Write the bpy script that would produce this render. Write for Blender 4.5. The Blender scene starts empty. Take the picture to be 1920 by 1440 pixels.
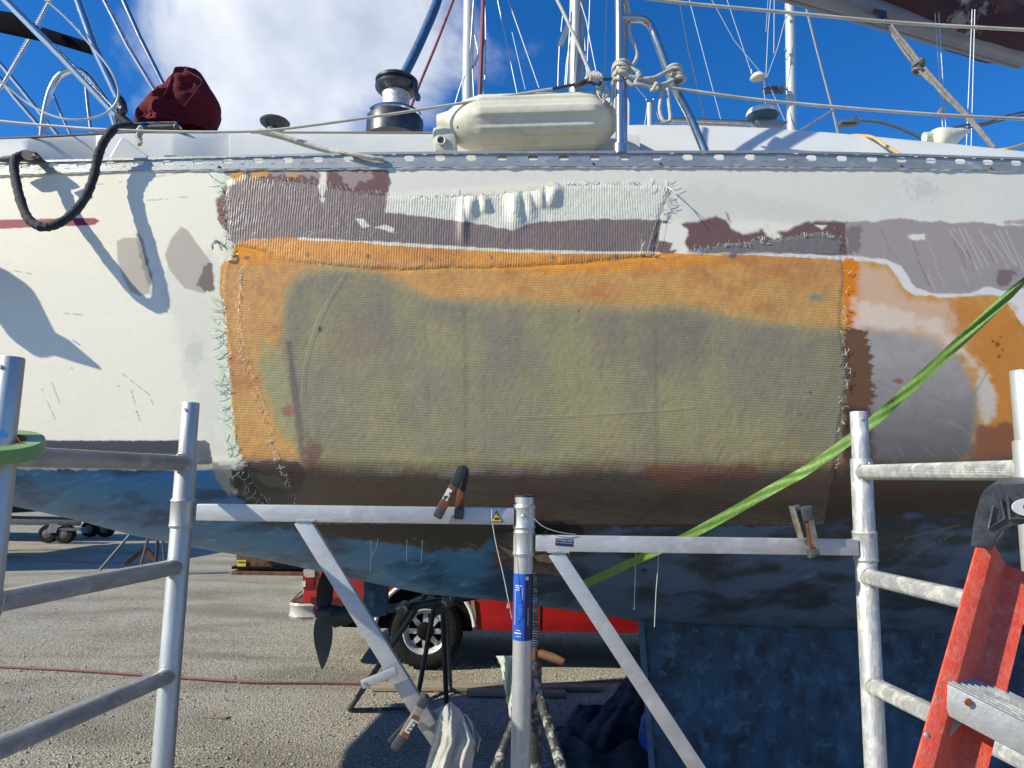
import bpy, bmesh, math, random
import numpy as np
from mathutils import Vector, Matrix
random.seed(7); RNG = np.random.RandomState(7)
S = bpy.context.scene
COL = S.collection
# ---------------------------------------------------------------- camera
PITCH, ROLL, FPX, CZ = math.radians(7.65), math.radians(1.0), 1331.0, 1.8
cd = bpy.data.cameras.new('camera'); cam = bpy.data.objects.new('camera', cd); COL.objects.link(cam)
cd.sensor_width = 36; cd.lens = 36*FPX/1920; cd.clip_start = .05; cd.clip_end = 3000
CR = Matrix.Rotation(math.pi/2+PITCH, 3, 'X') @ Matrix.Rotation(ROLL, 3, 'Z')
cam.matrix_world = Matrix.Translation((0, 0, CZ)) @ CR.to_4x4()
S.camera = cam
CRn = np.array(CR)
# ---------------------------------------------------------------- sun, sky, exposure
SUN = Vector((-.78, -.30, .55)).normalized()           # towards the sun
sd = bpy.data.lights.new('sun', 'SUN'); sd.energy = 5.0; sd.angle = math.radians(.53); sd.color = (1, .945, .75)
so = bpy.data.objects.new('sun', sd); COL.objects.link(so)
so.rotation_euler = SUN.to_track_quat('Z', 'Y').to_euler(); so.location = (-8, -3, 9)
S.view_settings.view_transform = 'Standard'; S.view_settings.look = 'None'
S.view_settings.exposure = 0.28; S.view_settings.gamma = 1; S.view_settings.use_curve_mapping = False
W = bpy.data.worlds.new('World'); S.world = W; W.use_nodes = True
def dirpx(px, py):
    v = CRn @ np.array([(px-960)/FPX, -(py-720)/FPX, -1.0]); return v/np.linalg.norm(v)
def world():
    nt = W.node_tree; N = nt.nodes; L = nt.links; N.clear()
    out = N.new('ShaderNodeOutputWorld'); bg = N.new('ShaderNodeBackground'); L.new(bg.outputs[0], out.inputs[0])
    sky = N.new('ShaderNodeTexSky'); sky.sky_type = 'NISHITA'; sky.sun_disc = False
    sky.sun_elevation = math.asin(SUN.z); sky.sun_rotation = math.atan2(SUN.x, SUN.y) % (2*math.pi)
    sky.altitude = 200; sky.air_density = 1.0; sky.dust_density = .25; sky.ozone_density = 3.0
    bg.inputs[1].default_value = .11
    hs = N.new('ShaderNodeHueSaturation'); hs.inputs['Saturation'].default_value = 1.16; hs.inputs['Value'].default_value = 1.0
    tint = N.new('ShaderNodeMix'); tint.data_type = 'RGBA'; tint.blend_type = 'MULTIPLY'; tint.inputs[0].default_value = 1; tint.inputs[7].default_value = (.70, .92, 1.26, 1)
    L.new(sky.outputs[0], tint.inputs[6]); L.new(tint.outputs[2], hs.inputs['Color'])
    tc = N.new('ShaderNodeTexCoord')
    def math_(op, a, b=None, c=None):
        m = N.new('ShaderNodeMath'); m.operation = op
        for i, v in enumerate((a, b, c)):
            if v is None: continue
            if hasattr(v, 'type') and not isinstance(v, (int, float)): L.new(v, m.inputs[i])
            else: m.inputs[i].default_value = v
        return m.outputs[0]
    acc = None
    for (px, py, rad, amp) in ((560, 40, 12, 1.0), (430, 190, 9, 1.0), (640, 180, 10, .9), (800, 90, 6, .62), (740, 210, 7, .55), (985, 165, 7, .46), (480, -160, 12, .8), (250, 230, 4.5, .5)):
        d = dirpx(px, py)
        vm = N.new('ShaderNodeVectorMath'); vm.operation = 'DOT_PRODUCT'; vm.inputs[1].default_value = d
        L.new(tc.outputs['Generated'], vm.inputs[0])
        mr = N.new('ShaderNodeMapRange'); mr.interpolation_type = 'SMOOTHSTEP'
        L.new(vm.outputs['Value'], mr.inputs[0])
        mr.inputs[1].default_value = math.cos(math.radians(rad*1.25)); mr.inputs[2].default_value = math.cos(math.radians(rad*.35))
        mr.inputs[3].default_value = 0; mr.inputs[4].default_value = amp
        acc = mr.outputs[0] if acc is None else math_('MAXIMUM', acc, mr.outputs[0])
    n1 = N.new('ShaderNodeTexNoise'); n1.inputs['Scale'].default_value = 4.2; n1.inputs['Detail'].default_value = 9; n1.inputs['Roughness'].default_value = .58
    n1.inputs['Distortion'].default_value = .35
    L.new(tc.outputs['Generated'], n1.inputs['Vector'])
    # loose clouds elsewhere round the sky, of the same kind
    n3 = N.new('ShaderNodeTexNoise'); n3.inputs['Scale'].default_value = 1.7; n3.inputs['Detail'].default_value = 2
    L.new(tc.outputs['Generated'], n3.inputs['Vector'])
    sep = N.new('ShaderNodeSeparateXYZ'); L.new(tc.outputs['Generated'], sep.inputs[0])
    beh = N.new('ShaderNodeMapRange'); L.new(sep.outputs[1], beh.inputs[0]); beh.inputs[1].default_value = .3; beh.inputs[2].default_value = -.3; beh.inputs[3].default_value = 0; beh.inputs[4].default_value = 1
    oth = math_('MULTIPLY', math_('MULTIPLY', math_('SUBTRACT', n3.outputs[0], .45), 3.0), beh.outputs[0])
    acc = math_('MAXIMUM', acc, oth)
    dens = math_('ADD', math_('MULTIPLY', acc, 1.25), math_('MULTIPLY', math_('SUBTRACT', n1.outputs[0], .70), 2.9))
    mr = N.new('ShaderNodeMapRange'); mr.interpolation_type = 'SMOOTHSTEP'; L.new(dens, mr.inputs[0])
    mr.inputs[1].default_value = 0.0; mr.inputs[2].default_value = .78; mr.inputs[3].default_value = 0; mr.inputs[4].default_value = .86
    n2 = N.new('ShaderNodeTexNoise'); n2.inputs['Scale'].default_value = 7; n2.inputs['Detail'].default_value = 5
    L.new(tc.outputs['Generated'], n2.inputs['Vector'])
    cr = N.new('ShaderNodeValToRGB'); L.new(n2.outputs[0], cr.inputs[0])
    cr.color_ramp.elements[0].position = .35; cr.color_ramp.elements[0].color = (4.6, 5.2, 6.2, 1)
    cr.color_ramp.elements[1].position = .7; cr.color_ramp.elements[1].color = (8.6, 8.7, 8.9, 1)
    mx = N.new('ShaderNodeMix'); mx.data_type = 'RGBA'
    L.new(mr.outputs[0], mx.inputs[0]); L.new(hs.outputs[0], mx.inputs[6]); L.new(cr.outputs[0], mx.inputs[7])
    L.new(mx.outputs[2], bg.inputs[0])
world()
# ---------------------------------------------------------------- helpers
def P(px, py, Y):
    """the point at depth Y metres ahead of the camera that shows at photo pixel (px, py)"""
    d = CRn @ np.array([(px-960)/FPX, -(py-720)/FPX, -1.0])
    t = Y/d[1]
    return np.array([d[0]*t, Y, CZ+d[2]*t])
def PA(px, py, Y):
    px, py, Y = np.broadcast_arrays(np.asarray(px, float), np.asarray(py, float), np.asarray(Y, float))
    c = np.stack([(px-960)/FPX, -(py-720)/FPX, -np.ones_like(px)], -1)
    d = c @ CRn.T
    t = Y/d[..., 1]
    return np.stack([d[..., 0]*t, Y, CZ+d[..., 2]*t], -1)
def GR(px, py, z=0.0):
    """the point on the plane z that shows at photo pixel (px, py)"""
    d = CRn @ np.array([(px-960)/FPX, -(py-720)/FPX, -1.0])
    t = (z-CZ)/d[2]
    return np.array([d[0]*t, d[1]*t, z])
def lin(c):
    c = np.asarray(c, float)/255
    return np.where(c <= .04045, c/12.92, ((c+.055)/1.055)**2.4)
def sp(pts, n=8, closed=False):
    """Catmull-Rom through the points"""
    p = [np.asarray(q, float) for q in pts]; out = []
    m = len(p)
    rng = range(m if closed else m-1)
    for i in rng:
        if closed: a, b, c, d = p[(i-1) % m], p[i], p[(i+1) % m], p[(i+2) % m]
        else: a, b, c, d = p[max(i-1, 0)], p[i], p[i+1], p[min(i+2, m-1)]
        for k in range(n):
            t = k/n
            out.append(.5*((2*b)+(-a+c)*t+(2*a-5*b+4*c-d)*t*t+(-a+3*b-3*c+d)*t**3))
    if not closed: out.append(p[-1])
    return out
class MB:
    def __init__(s): s.v = []; s.f = []
    def add(s, vs, fs):
        o = len(s.v); s.v.extend([tuple(map(float, q)) for q in vs]); s.f.extend([tuple(i+o for i in f) for f in fs]); return s
    def box(s, c, size, R=None, taper=1.0):
        c = np.asarray(c, float); hx, hy, hz = [q/2 for q in size]
        vs = []
        for z, k in ((-hz, 1), (hz, taper)):
            for x, y in ((-hx, -hy), (hx, -hy), (hx, hy), (-hx, hy)):
                q = np.array([x*k, y*k, z])
                if R is not None: q = np.array(R) @ q
                vs.append(c+q)
        return s.add(vs, [(3, 2, 1, 0), (4, 5, 6, 7), (0, 1, 5, 4), (1, 2, 6, 5), (2, 3, 7, 6), (3, 0, 4, 7)])
    def beam(s, a, b, w, h, up=(0, 0, 1)):
        """box beam from a to b, w across, h along up"""
        a = np.asarray(a, float); b = np.asarray(b, float); d = b-a; L = np.linalg.norm(d); d /= L
        u = np.asarray(up, float); sx = np.cross(d, u); sx /= np.linalg.norm(sx); u = np.cross(sx, d)
        R = np.stack([d, sx, u], 1)
        return s.box((a+b)/2, (L, w, h), R)
    def tube(s, pts, r, seg=10, closed=False, caps=True, prof=None):
        p = [np.asarray(q, float) for q in pts]; n = len(p)
        rs = [r]*n if np.isscalar(r) else list(r)
        T = []
        for i in range(n):
            a = p[(i-1) % n] if closed else p[max(i-1, 0)]; b = p[(i+1) % n] if closed else p[min(i+1, n-1)]
            t = b-a; l = np.linalg.norm(t); T.append(t/l if l > 1e-12 else np.array([0, 0, 1.]))
        ref = np.array([0, 0, 1.]) if abs(T[0][2]) < .9 else np.array([0, 1., 0])
        N_ = np.cross(np.cross(T[0], ref), T[0]); N_ /= np.linalg.norm(N_)
        vs = []; fs = []
        for i in range(n):
            N_ = N_ - T[i]*np.dot(N_, T[i]); N_ /= max(np.linalg.norm(N_), 1e-9)
            B = np.cross(T[i], N_)
            for k in range(seg):
                a = 2*math.pi*k/seg
                if prof is not None: c_, s_ = prof[k]
                else: c_, s_ = math.cos(a), math.sin(a)
                vs.append(p[i]+rs[i]*(c_*N_+s_*B))
        m = n if closed else n-1
        for i in range(m):
            for k in range(seg):
                k2 = (k+1) % seg; i2 = (i+1) % n
                fs.append((i*seg+k, i*seg+k2, i2*seg+k2, i2*seg+k))
        if caps and not closed:
            fs.append(tuple(range(seg-1, -1, -1))); fs.append(tuple((n-1)*seg+k for k in range(seg)))
        return s.add(vs, fs)
    def lathe(s, prof, o, axis=(0, 0, 1), seg=32):
        """prof: (radius, height) pairs along axis"""
        o = np.asarray(o, float); ax = np.asarray(axis, float); ax /= np.linalg.norm(ax)
        ref = np.array([0, 0, 1.]) if abs(ax[2]) < .9 else np.array([1., 0, 0])
        u = np.cross(ref, ax); u /= np.linalg.norm(u); w = np.cross(ax, u)
        vs = []; fs = []
        for r, h in prof:
            for k in range(seg):
                a = 2*math.pi*k/seg; vs.append(o+ax*h+max(r, 1e-5)*(math.cos(a)*u+math.sin(a)*w))
        n = len(prof)
        for i in range(n-1):
            for k in range(seg):
                k2 = (k+1) % seg; fs.append((i*seg+k, i*seg+k2, (i+1)*seg+k2, (i+1)*seg+k))
        fs.append(tuple(range(seg-1, -1, -1))); fs.append(tuple((n-1)*seg+k for k in range(seg)))
        return s.add(vs, fs)
    def slab(s, poly, Y, th, Yf=None):
        """outline in photo pixels, stood at depth Y with real thickness th"""
        n = len(poly)
        Ys = [Y]*n if Yf is None else Yf
        a = [P(x, y, Ys[i]) for i, (x, y) in enumerate(poly)]; b = [q+np.array([0, th, 0]) for q in a]
        area = sum(poly[i][0]*poly[(i+1) % n][1]-poly[(i+1) % n][0]*poly[i][1] for i in range(n))
        if area > 0: a.reverse(); b.reverse()
        fs = [tuple(range(n)), tuple(range(2*n-1, n-1, -1))]
        for i in range(n):
            j = (i+1) % n; fs.append((j, i, n+i, n+j))
        return s.add(a+b, fs)
    def grid(s, A, closed_u=False):
        """A: array rows x cols x 3"""
        r, c = A.shape[:2]; o = len(s.v)
        s.v.extend(map(tuple, A.reshape(-1, 3)))
        for i in range(r-1):
            for j in range(c-1 if not closed_u else c):
                j2 = (j+1) % c
                s.f.append((o+i*c+j, o+(i+1)*c+j, o+(i+1)*c+j2, o+i*c+j2))
        return s
    def ell(s, c, r, R=None, seg=16, rings=10):
        vs = []; fs = []; c = np.asarray(c, float)
        for i in range(rings+1):
            th = math.pi*i/rings
            for k in range(seg):
                a = 2*math.pi*k/seg
                q = np.array([r[0]*math.sin(th)*math.cos(a), r[1]*math.sin(th)*math.sin(a), r[2]*math.cos(th)])
                if R is not None: q = np.array(R) @ q
                vs.append(c+q)
        for i in range(rings):
            for k in range(seg):
                k2 = (k+1) % seg; fs.append((i*seg+k, (i+1)*seg+k, (i+1)*seg+k2, i*seg+k2))
        return s.add(vs, fs)
def base_of(par):
    o = np.zeros(3)
    while par is not None: o = o+np.array(par.location); par = par.parent
    return o
def obj(name, mb, mat, parent=None, smooth=True, bevel=0, origin=None, auto=40):
    off = base_of(parent)
    if parent is None:
        V_ = np.array(mb.v); off = np.array([V_[:, 0].mean(), V_[:, 1].mean(), V_[:, 2].min()]) if origin is None else np.asarray(origin, float)
    me = bpy.data.meshes.new(name)
    me.from_pydata([(x-off[0], y-off[1], z-off[2]) for x, y, z in mb.v], [], mb.f)
    me.materials.append(mat)
    bm = bmesh.new(); bm.from_mesh(me); bmesh.ops.remove_doubles(bm, verts=bm.verts, dist=1e-6)
    bmesh.ops.recalc_face_normals(bm, faces=bm.faces)
    if bevel:
        es = [e for e in bm.edges if len(e.link_faces) == 2 and e.calc_face_angle(0) > math.radians(35)]
        bmesh.ops.bevel(bm, geom=es, offset=bevel, segments=2, affect='EDGES', profile=.6, clamp_overlap=True)
    bm.to_mesh(me); bm.free()
    if smooth:
        me.shade_smooth()
        try: me.set_sharp_from_angle(angle=math.radians(auto))
        except Exception: pass
    ob = bpy.data.objects.new(name, me); COL.objects.link(ob)
    if parent is not None: ob.parent = parent
    else: ob.location = off
    return ob
def tag(o, label=None, cat=None, group=None, kind=None):
    if label: o['label'] = label
    if cat: o['category'] = cat
    if group: o['group'] = group
    if kind: o['kind'] = kind
    return o
def thing(name, loc, label, cat, group=None):
    o = bpy.data.objects.new(name, None); COL.objects.link(o); o.location = loc; o.empty_display_size = .1
    return tag(o, label, cat, group)
def copy_tree(o, loc):
    c = o.copy(); COL.objects.link(c); c.location = loc
    for ch in list(o.children):
        d = ch.copy(); COL.objects.link(d); d.parent = c
        for g in list(ch.children):
            e = g.copy(); COL.objects.link(e); e.parent = d
    return c
# ---------------------------------------------------------------- materials
def mat(name, c1, c2=None, rough=.5, metal=0, scale=20, stretch=(1, 1, 1), bump=0, bscale=None, coat=0, contrast=(.35, .65), c3=None, s3=6, t3=(.55, .7), rvar=.0, detail=6, spec=.5, attr=None, sheen=0, bdist=.01):
    m = bpy.data.materials.new(name); m.use_nodes = True
    nt = m.node_tree; N = nt.nodes; L = nt.links
    b = N['Principled BSDF']
    b.inputs['Roughness'].default_value = rough; b.inputs['Metallic'].default_value = metal
    b.inputs['Specular IOR Level'].default_value = spec
    if coat: b.inputs['Coat Weight'].default_value = coat; b.inputs['Coat Roughness'].default_value = .12
    if sheen: b.inputs['Sheen Weight'].default_value = sheen
    tc = N.new('ShaderNodeTexCoord'); mp = N.new('ShaderNodeMapping'); L.new(tc.outputs['Object'], mp.inputs[0]); mp.inputs['Scale'].default_value = stretch
    n = N.new('ShaderNodeTexNoise'); n.inputs['Scale'].default_value = scale; n.inputs['Detail'].default_value = detail; n.inputs['Roughness'].default_value = .62
    L.new(mp.outputs[0], n.inputs['Vector'])
    r = N.new('ShaderNodeMapRange'); L.new(n.outputs[0], r.inputs[0]); r.inputs[1].default_value = contrast[0]; r.inputs[2].default_value = contrast[1]
    mx = N.new('ShaderNodeMix'); mx.data_type = 'RGBA'; L.new(r.outputs[0], mx.inputs[0])
    c2 = c2 or tuple(q*.8 for q in c1[:3])
    mx.inputs[6].default_value = (*c1[:3], 1); mx.inputs[7].default_value = (*c2[:3], 1)
    outc = mx.outputs[2]
    if attr:
        at = N.new('ShaderNodeAttribute'); at.attribute_name = attr
        m2 = N.new('ShaderNodeMix'); m2.data_type = 'RGBA'; m2.blend_type = 'MULTIPLY'; m2.inputs[0].default_value = 1
        L.new(at.outputs['Color'], m2.inputs[6]); L.new(outc, m2.inputs[7]); outc = m2.outputs[2]
    if c3:
        n3 = N.new('ShaderNodeTexNoise'); n3.inputs['Scale'].default_value = s3; n3.inputs['Detail'].default_value = 8; n3.inputs['Roughness'].default_value = .7
        L.new(tc.outputs['Object'], n3.inputs['Vector'])
        r3 = N.new('ShaderNodeMapRange'); L.new(n3.outputs[0], r3.inputs[0]); r3.inputs[1].default_value = t3[0]; r3.inputs[2].default_value = t3[1]
        m3 = N.new('ShaderNodeMix'); m3.data_type = 'RGBA'; L.new(r3.outputs[0], m3.inputs[0]); L.new(outc, m3.inputs[6]); m3.inputs[7].default_value = (*c3[:3], 1); outc = m3.outputs[2]
        if metal:
            rm = N.new('ShaderNodeMapRange'); L.new(r3.outputs[0], rm.inputs[0]); rm.inputs[3].default_value = metal; rm.inputs[4].default_value = metal*.35; L.new(rm.outputs[0], b.inputs['Metallic'])
    L.new(outc, b.inputs['Base Color'])
    if rvar:
        rr = N.new('ShaderNodeMapRange'); L.new(n.outputs[0], rr.inputs[0]); rr.inputs[1].default_value = .3; rr.inputs[2].default_value = .7
        rr.inputs[3].default_value = max(rough-rvar, .03); rr.inputs[4].default_value = min(rough+rvar, 1); L.new(rr.outputs[0], b.inputs['Roughness'])
    if bump:
        nb = N.new('ShaderNodeTexNoise'); nb.inputs['Scale'].default_value = bscale or scale*3; nb.inputs['Detail'].default_value = 5
        L.new(mp.outputs[0], nb.inputs['Vector'])
        bp = N.new('ShaderNodeBump'); bp.inputs['Strength'].default_value = bump; bp.inputs['Distance'].default_value = bdist
        L.new(nb.outputs[0], bp.inputs['Height']); L.new(bp.outputs[0], b.inputs['Normal'])
    return m
M = {}
M['alu'] = mat('aluminium', (.60, .60, .58), (.44, .44, .42), .45, .6, 9, (1, 1, .25), .12, 60, c3=(.55, .55, .53), s3=14, t3=(.55, .75), rvar=.12)
M['alu_bar'] = mat('bar_aluminium', (.58, .58, .58), (.45, .45, .45), .46, .55, 12, (.3, 1, 1), .1, 80, c3=(.55, .54, .54), s3=20, t3=(.5, .7), rvar=.1)
M['alu_rung'] = mat('rung_aluminium', (.50, .49, .47), (.34, .33, .32), .45, .5, 30, (1, .15, 1), .2, 120, c3=(.52, .51, .46), s3=18, t3=(.52, .66), rvar=.12)
M['alu_plaster'] = mat('resin_smeared_aluminium', (.55, .55, .54), (.38, .385, .39), .48, .5, 34, (1, 1, .2), .3, 90, c3=(.60, .59, .53), s3=30, t3=(.48, .62), rvar=.12, contrast=(.40, .62))
M['steel'] = mat('stainless_steel', (.66, .65, .63), (.50, .49, .47), .22, .9, 25, (1, 1, .2), rvar=.06)
M['steel_dull'] = mat('dull_stainless_steel', (.55, .55, .56), (.40, .36, .32), .3, .95, 30, rvar=.1)
M['rail'] = mat('anodised_rail', (.47, .465, .44), (.38, .375, .36), .45, .55, 8, (1, 1, 3), .15, 90, c3=(.50, .50, .48), s3=10, t3=(.56, .66))
M['black'] = mat('black_rubber', (.018, .019, .022), (.035, .036, .04), .6, 0, 30, bump=.15, bscale=150)
M['black_plastic'] = mat('worn_black_plastic', (.035, .036, .04), (.09, .09, .095), .5, 0, 40, bump=.2, bscale=160, c3=(.17, .17, .17), s3=14, t3=(.6, .8))
M['black_rope'] = mat('black_braided_rope', (.012, .013, .018), (.03, .032, .04), .75, 0, 60, bump=.8, bscale=260, bdist=.004)
M['rope'] = mat('weathered_white_rope', (.58, .56, .49), (.40, .38, .33), .8, 0, 60, bump=.6, bscale=300, bdist=.003)
M['rope_grey'] = mat('grey_old_rope', (.24, .22, .20), (.13, .12, .11), .85, 0, 40, bump=.6, bscale=200, bdist=.004)
M['wire'] = mat('rigging_wire', (.50, .52, .56), (.36, .38, .4), .45, .3, 60)
M['line_cream'] = mat('cream_lifeline', (.60, .57, .49), (.42, .38, .31), .5, 0, 14, (.5, 1, 1))
M['fender'] = mat('cream_vinyl_fender', (.74, .69, .54), (.62, .58, .46), .42, 0, 7, c3=(.42, .42, .38), s3=5, t3=(.56, .8), bump=.12, bscale=50)
M['gel'] = mat('white_gelcoat', (.66, .65, .62), (.60, .595, .57), .28, 0, 6, coat=.2, bump=.02, bscale=8)
M['gel_roof'] = mat('white_coachroof_gelcoat', (.70, .70, .68), (.63, .63, .61), .3, 0, 4, coat=.2)
M['trim'] = mat('dark_trim', (.05, .045, .045), (.10, .09, .085), .5, 0, 20)
M['red_cloth'] = mat('burgundy_canvas', (.135, .009, .016), (.075, .006, .011), .85, 0, 8, bump=.5, bscale=220, bdist=.003, spec=.2)
M['maroon'] = mat('faded_maroon_canvas', (.05, .010, .016), (.030, .008, .012), .85, 0, 20, bump=.5, bscale=150, c3=(.22, .20, .19), s3=2.2, t3=(.60, .64))
M['boom'] = mat('grey_boom', (.20, .20, .21), (.15, .15, .16), .45, .4, 10, (.3, 1, 1))
M['blue_sleeve'] = mat('blue_canvas_sleeve', (.018, .10, .26), (.012, .065, .17), .7, 0, 12, bump=.6, bscale=40)
M['red_rope'] = mat('dark_red_rope', (.22, .035, .05), (.34, .14, .14), .8, 0, 60, bump=.5, bscale=200)
M['winch_dark'] = mat('charcoal_winch_metal', (.055, .058, .066), (.09, .09, .10), .38, .6, 30)
M['chrome'] = mat('chrome', (.75, .76, .78), (.55, .56, .58), .12, 1, 60)
M['drum'] = mat('pitted_chrome_drum', (.72, .69, .62), (.45, .43, .39), .5, .55, 60, bump=.3, bscale=200)
M['antifoul'] = mat('blue_antifouling', (.020, .085, .17), (.007, .022, .046), .62, 0, 7, (1.6, 1, 1), c3=(.085, .20, .31), s3=13, t3=(.53, .80), bump=.35, bscale=40, detail=9)
M['antifoul_edge'] = mat('pale_blue_antifouling', (.05, .13, .21), (.03, .08, .14), .6, 0, 14)
M['bronze'] = mat('antifouled_bronze', (.035, .042, .050), (.02, .026, .034), .6, .1, 12, bump=.3, bscale=60)
M['tape'] = mat('green_masking_tape', (.15, .27, .045), (.115, .22, .035), .5, 0, 25, (1, 1, 1), bump=.25, bscale=70)
M['tape_roll'] = mat('pale_green_tape_roll', (.27, .42, .20), (.14, .28, .08), .55, 0, 5)
M['card'] = mat('brown_cardboard', (.30, .19, .08), (.42, .27, .10), .7, 0, 30)
M['orange_fg'] = mat('orange_fibreglass', (.76, .095, .05), (.68, .075, .035), .5, 0, 40, bump=.2, bscale=200, c3=(.70, .22, .16), s3=60, t3=(.45, .8))
M['step'] = mat('ladder_aluminium', (.42, .42, .42), (.34, .34, .34), .5, .6, 60, bump=.06, bscale=200)
M['white_paint'] = mat('white_print', (.75, .75, .72), (.65, .65, .62), .5)
M['truck_red'] = mat('red_car_paint', (.42, .014, .012), (.33, .012, .010), .3, 0, 5, coat=.5, c3=(.25, .015, .012), s3=3, t3=(.6, .8))
M['truck_stripe'] = mat('dark_red_stripe', (.10, .008, .008), (.08, .006, .006), .4)
M['tyre'] = mat('tyre_rubber', (.012, .012, .012), (.026, .025, .024), .85, 0, 20, bump=.5, bscale=80, spec=.15)
M['wheel_steel'] = mat('white_steel_rim', (.66, .66, .65), (.46, .45, .44), .35, .2, 15)
M['dark'] = mat('dark_underbody', (.007, .007, .008), (.013, .012, .011), .95, 0, 20, spec=.05)
M['lamp_red'] = mat('red_lens', (.35, .012, .02), (.25, .01, .015), .15, 0, 50)
M['lamp_white'] = mat('clear_lens', (.55, .50, .45), (.4, .38, .36), .2, 0, 30)
M['rust'] = mat('rusty_steel', (.15, .065, .032), (.06, .03, .02), .8, .2, 14, bump=.4, bscale=60, c3=(.22, .10, .04), s3=6, t3=(.5, .7))
M['wood'] = mat('weathered_wood', (.32, .26, .18), (.19, .15, .10), .8, 0, 6, (.12, 2, 2), bump=.5, bscale=30, c3=(.34, .24, .19), s3=3, t3=(.5, .7))
M['ply'] = mat('broken_plywood', (.20, .12, .06), (.06, .04, .025), .85, 0, 14, (1, 1, 4), bump=.6, bscale=40, c3=(.46, .30, .22), s3=9, t3=(.54, .62))
M['tripod'] = mat('dark_painted_steel', (.03, .036, .045), (.055, .06, .065), .55, .2, 20, (1, 1, .4), c3=(.18, .16, .13), s3=14, t3=(.62, .72))
M['splash'] = mat('resin_splashed_steel', (.05, .05, .05), (.02, .02, .02), .5, 0, 16, (1, 1, .35), bump=.4, bscale=60, c3=(.38, .36, .31), s3=24, t3=(.50, .60))
M['tarp'] = mat('black_tarpaulin', (.022, .026, .034), (.055, .062, .075), .85, 0, 9, bump=.4, bscale=30, c3=(.05, .055, .065), s3=5, t3=(.55, .8), spec=.06)
M['rag'] = mat('off_white_cotton_rag', (.48, .46, .40), (.36, .34, .30), .9, 0, 18, bump=.8, bscale=200, sheen=.3, bdist=.003)
M['blue_bag'] = mat('blue_plastic_bag', (.02, .08, .40), (.012, .05, .26), .35, 0, 10, bump=.4, bscale=30)
M['hose_red'] = mat('dusty_red_hose', (.25, .09, .07), (.17, .07, .055), .7, 0, 20)
M['hose_yellow'] = mat('yellow_hose', (.62, .36, .08), (.48, .28, .06), .5, 0, 20)
M['clear_hose'] = mat('milky_plastic_hose', (.50, .50, .48), (.40, .40, .39), .3, 0, 20)
M['clamp_steel'] = mat('clamp_brass_steel', (.40, .34, .24), (.58, .53, .42), .35, .8, 40)
M['clamp_orange'] = mat('rusty_orange_clamp', (.26, .085, .035), (.16, .06, .03), .5, .3, 40, c3=(.40, .30, .22), s3=30, t3=(.6, .75))
M['label_blue'] = mat('blue_sticker', (.012, .10, .52), (.01, .075, .40), .3, 0, 20, coat=.3)
M['label_navy'] = mat('navy_sticker', (.012, .015, .06), (.015, .02, .08), .35, 0, 20)
M['yellow'] = mat('yellow_sticker', (.75, .52, .02), (.68, .46, .02), .4, 0, 20)
M['mast_white'] = mat('white_painted_mast', (.60, .63, .64), (.50, .53, .54), .35, .1, 10, (1, 1, .1))
M['mast_grey'] = mat('anodised_mast', (.42, .43, .43), (.33, .34, .34), .4, .6, 8, (1, 1, .1))
M['dome_white'] = mat('white_plastic_dome', (.70, .72, .70), (.6, .62, .6), .35)
M['dome_blue'] = mat('teal_radome_base', (.05, .12, .17), (.04, .09, .13), .5)
M['glassfibre'] = mat('pale_glass_fibre', (.56, .60, .50), (.44, .48, .40), .3, 0, 40, coat=.4)
M['resin_white'] = mat('white_fibres', (.62, .63, .56), (.6, .62, .56), .4, 0, 60)
M['leaf'] = mat('dry_leaf', (.36, .15, .04), (.22, .09, .03), .7, 0, 30)
M['black_blade'] = mat('black_composite', (.006, .006, .008), (.012, .012, .015), .9, 0, 10, bump=.1, bscale=20, spec=.02)
M['boat_white'] = mat('distant_boat_hull', (.55, .55, .53), (.48, .48, .46), .35, 0, 3)
M['galv'] = mat('galvanised_steel', (.10, .10, .105), (.16, .16, .16), .5, .5, 14)
M['glass'] = mat('dark_window', (.02, .025, .03), (.03, .035, .04), .1)
M['grey_light'] = mat('grey_lamp_metal', (.25, .27, .28), (.18, .19, .2), .4, .5, 10)
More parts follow.
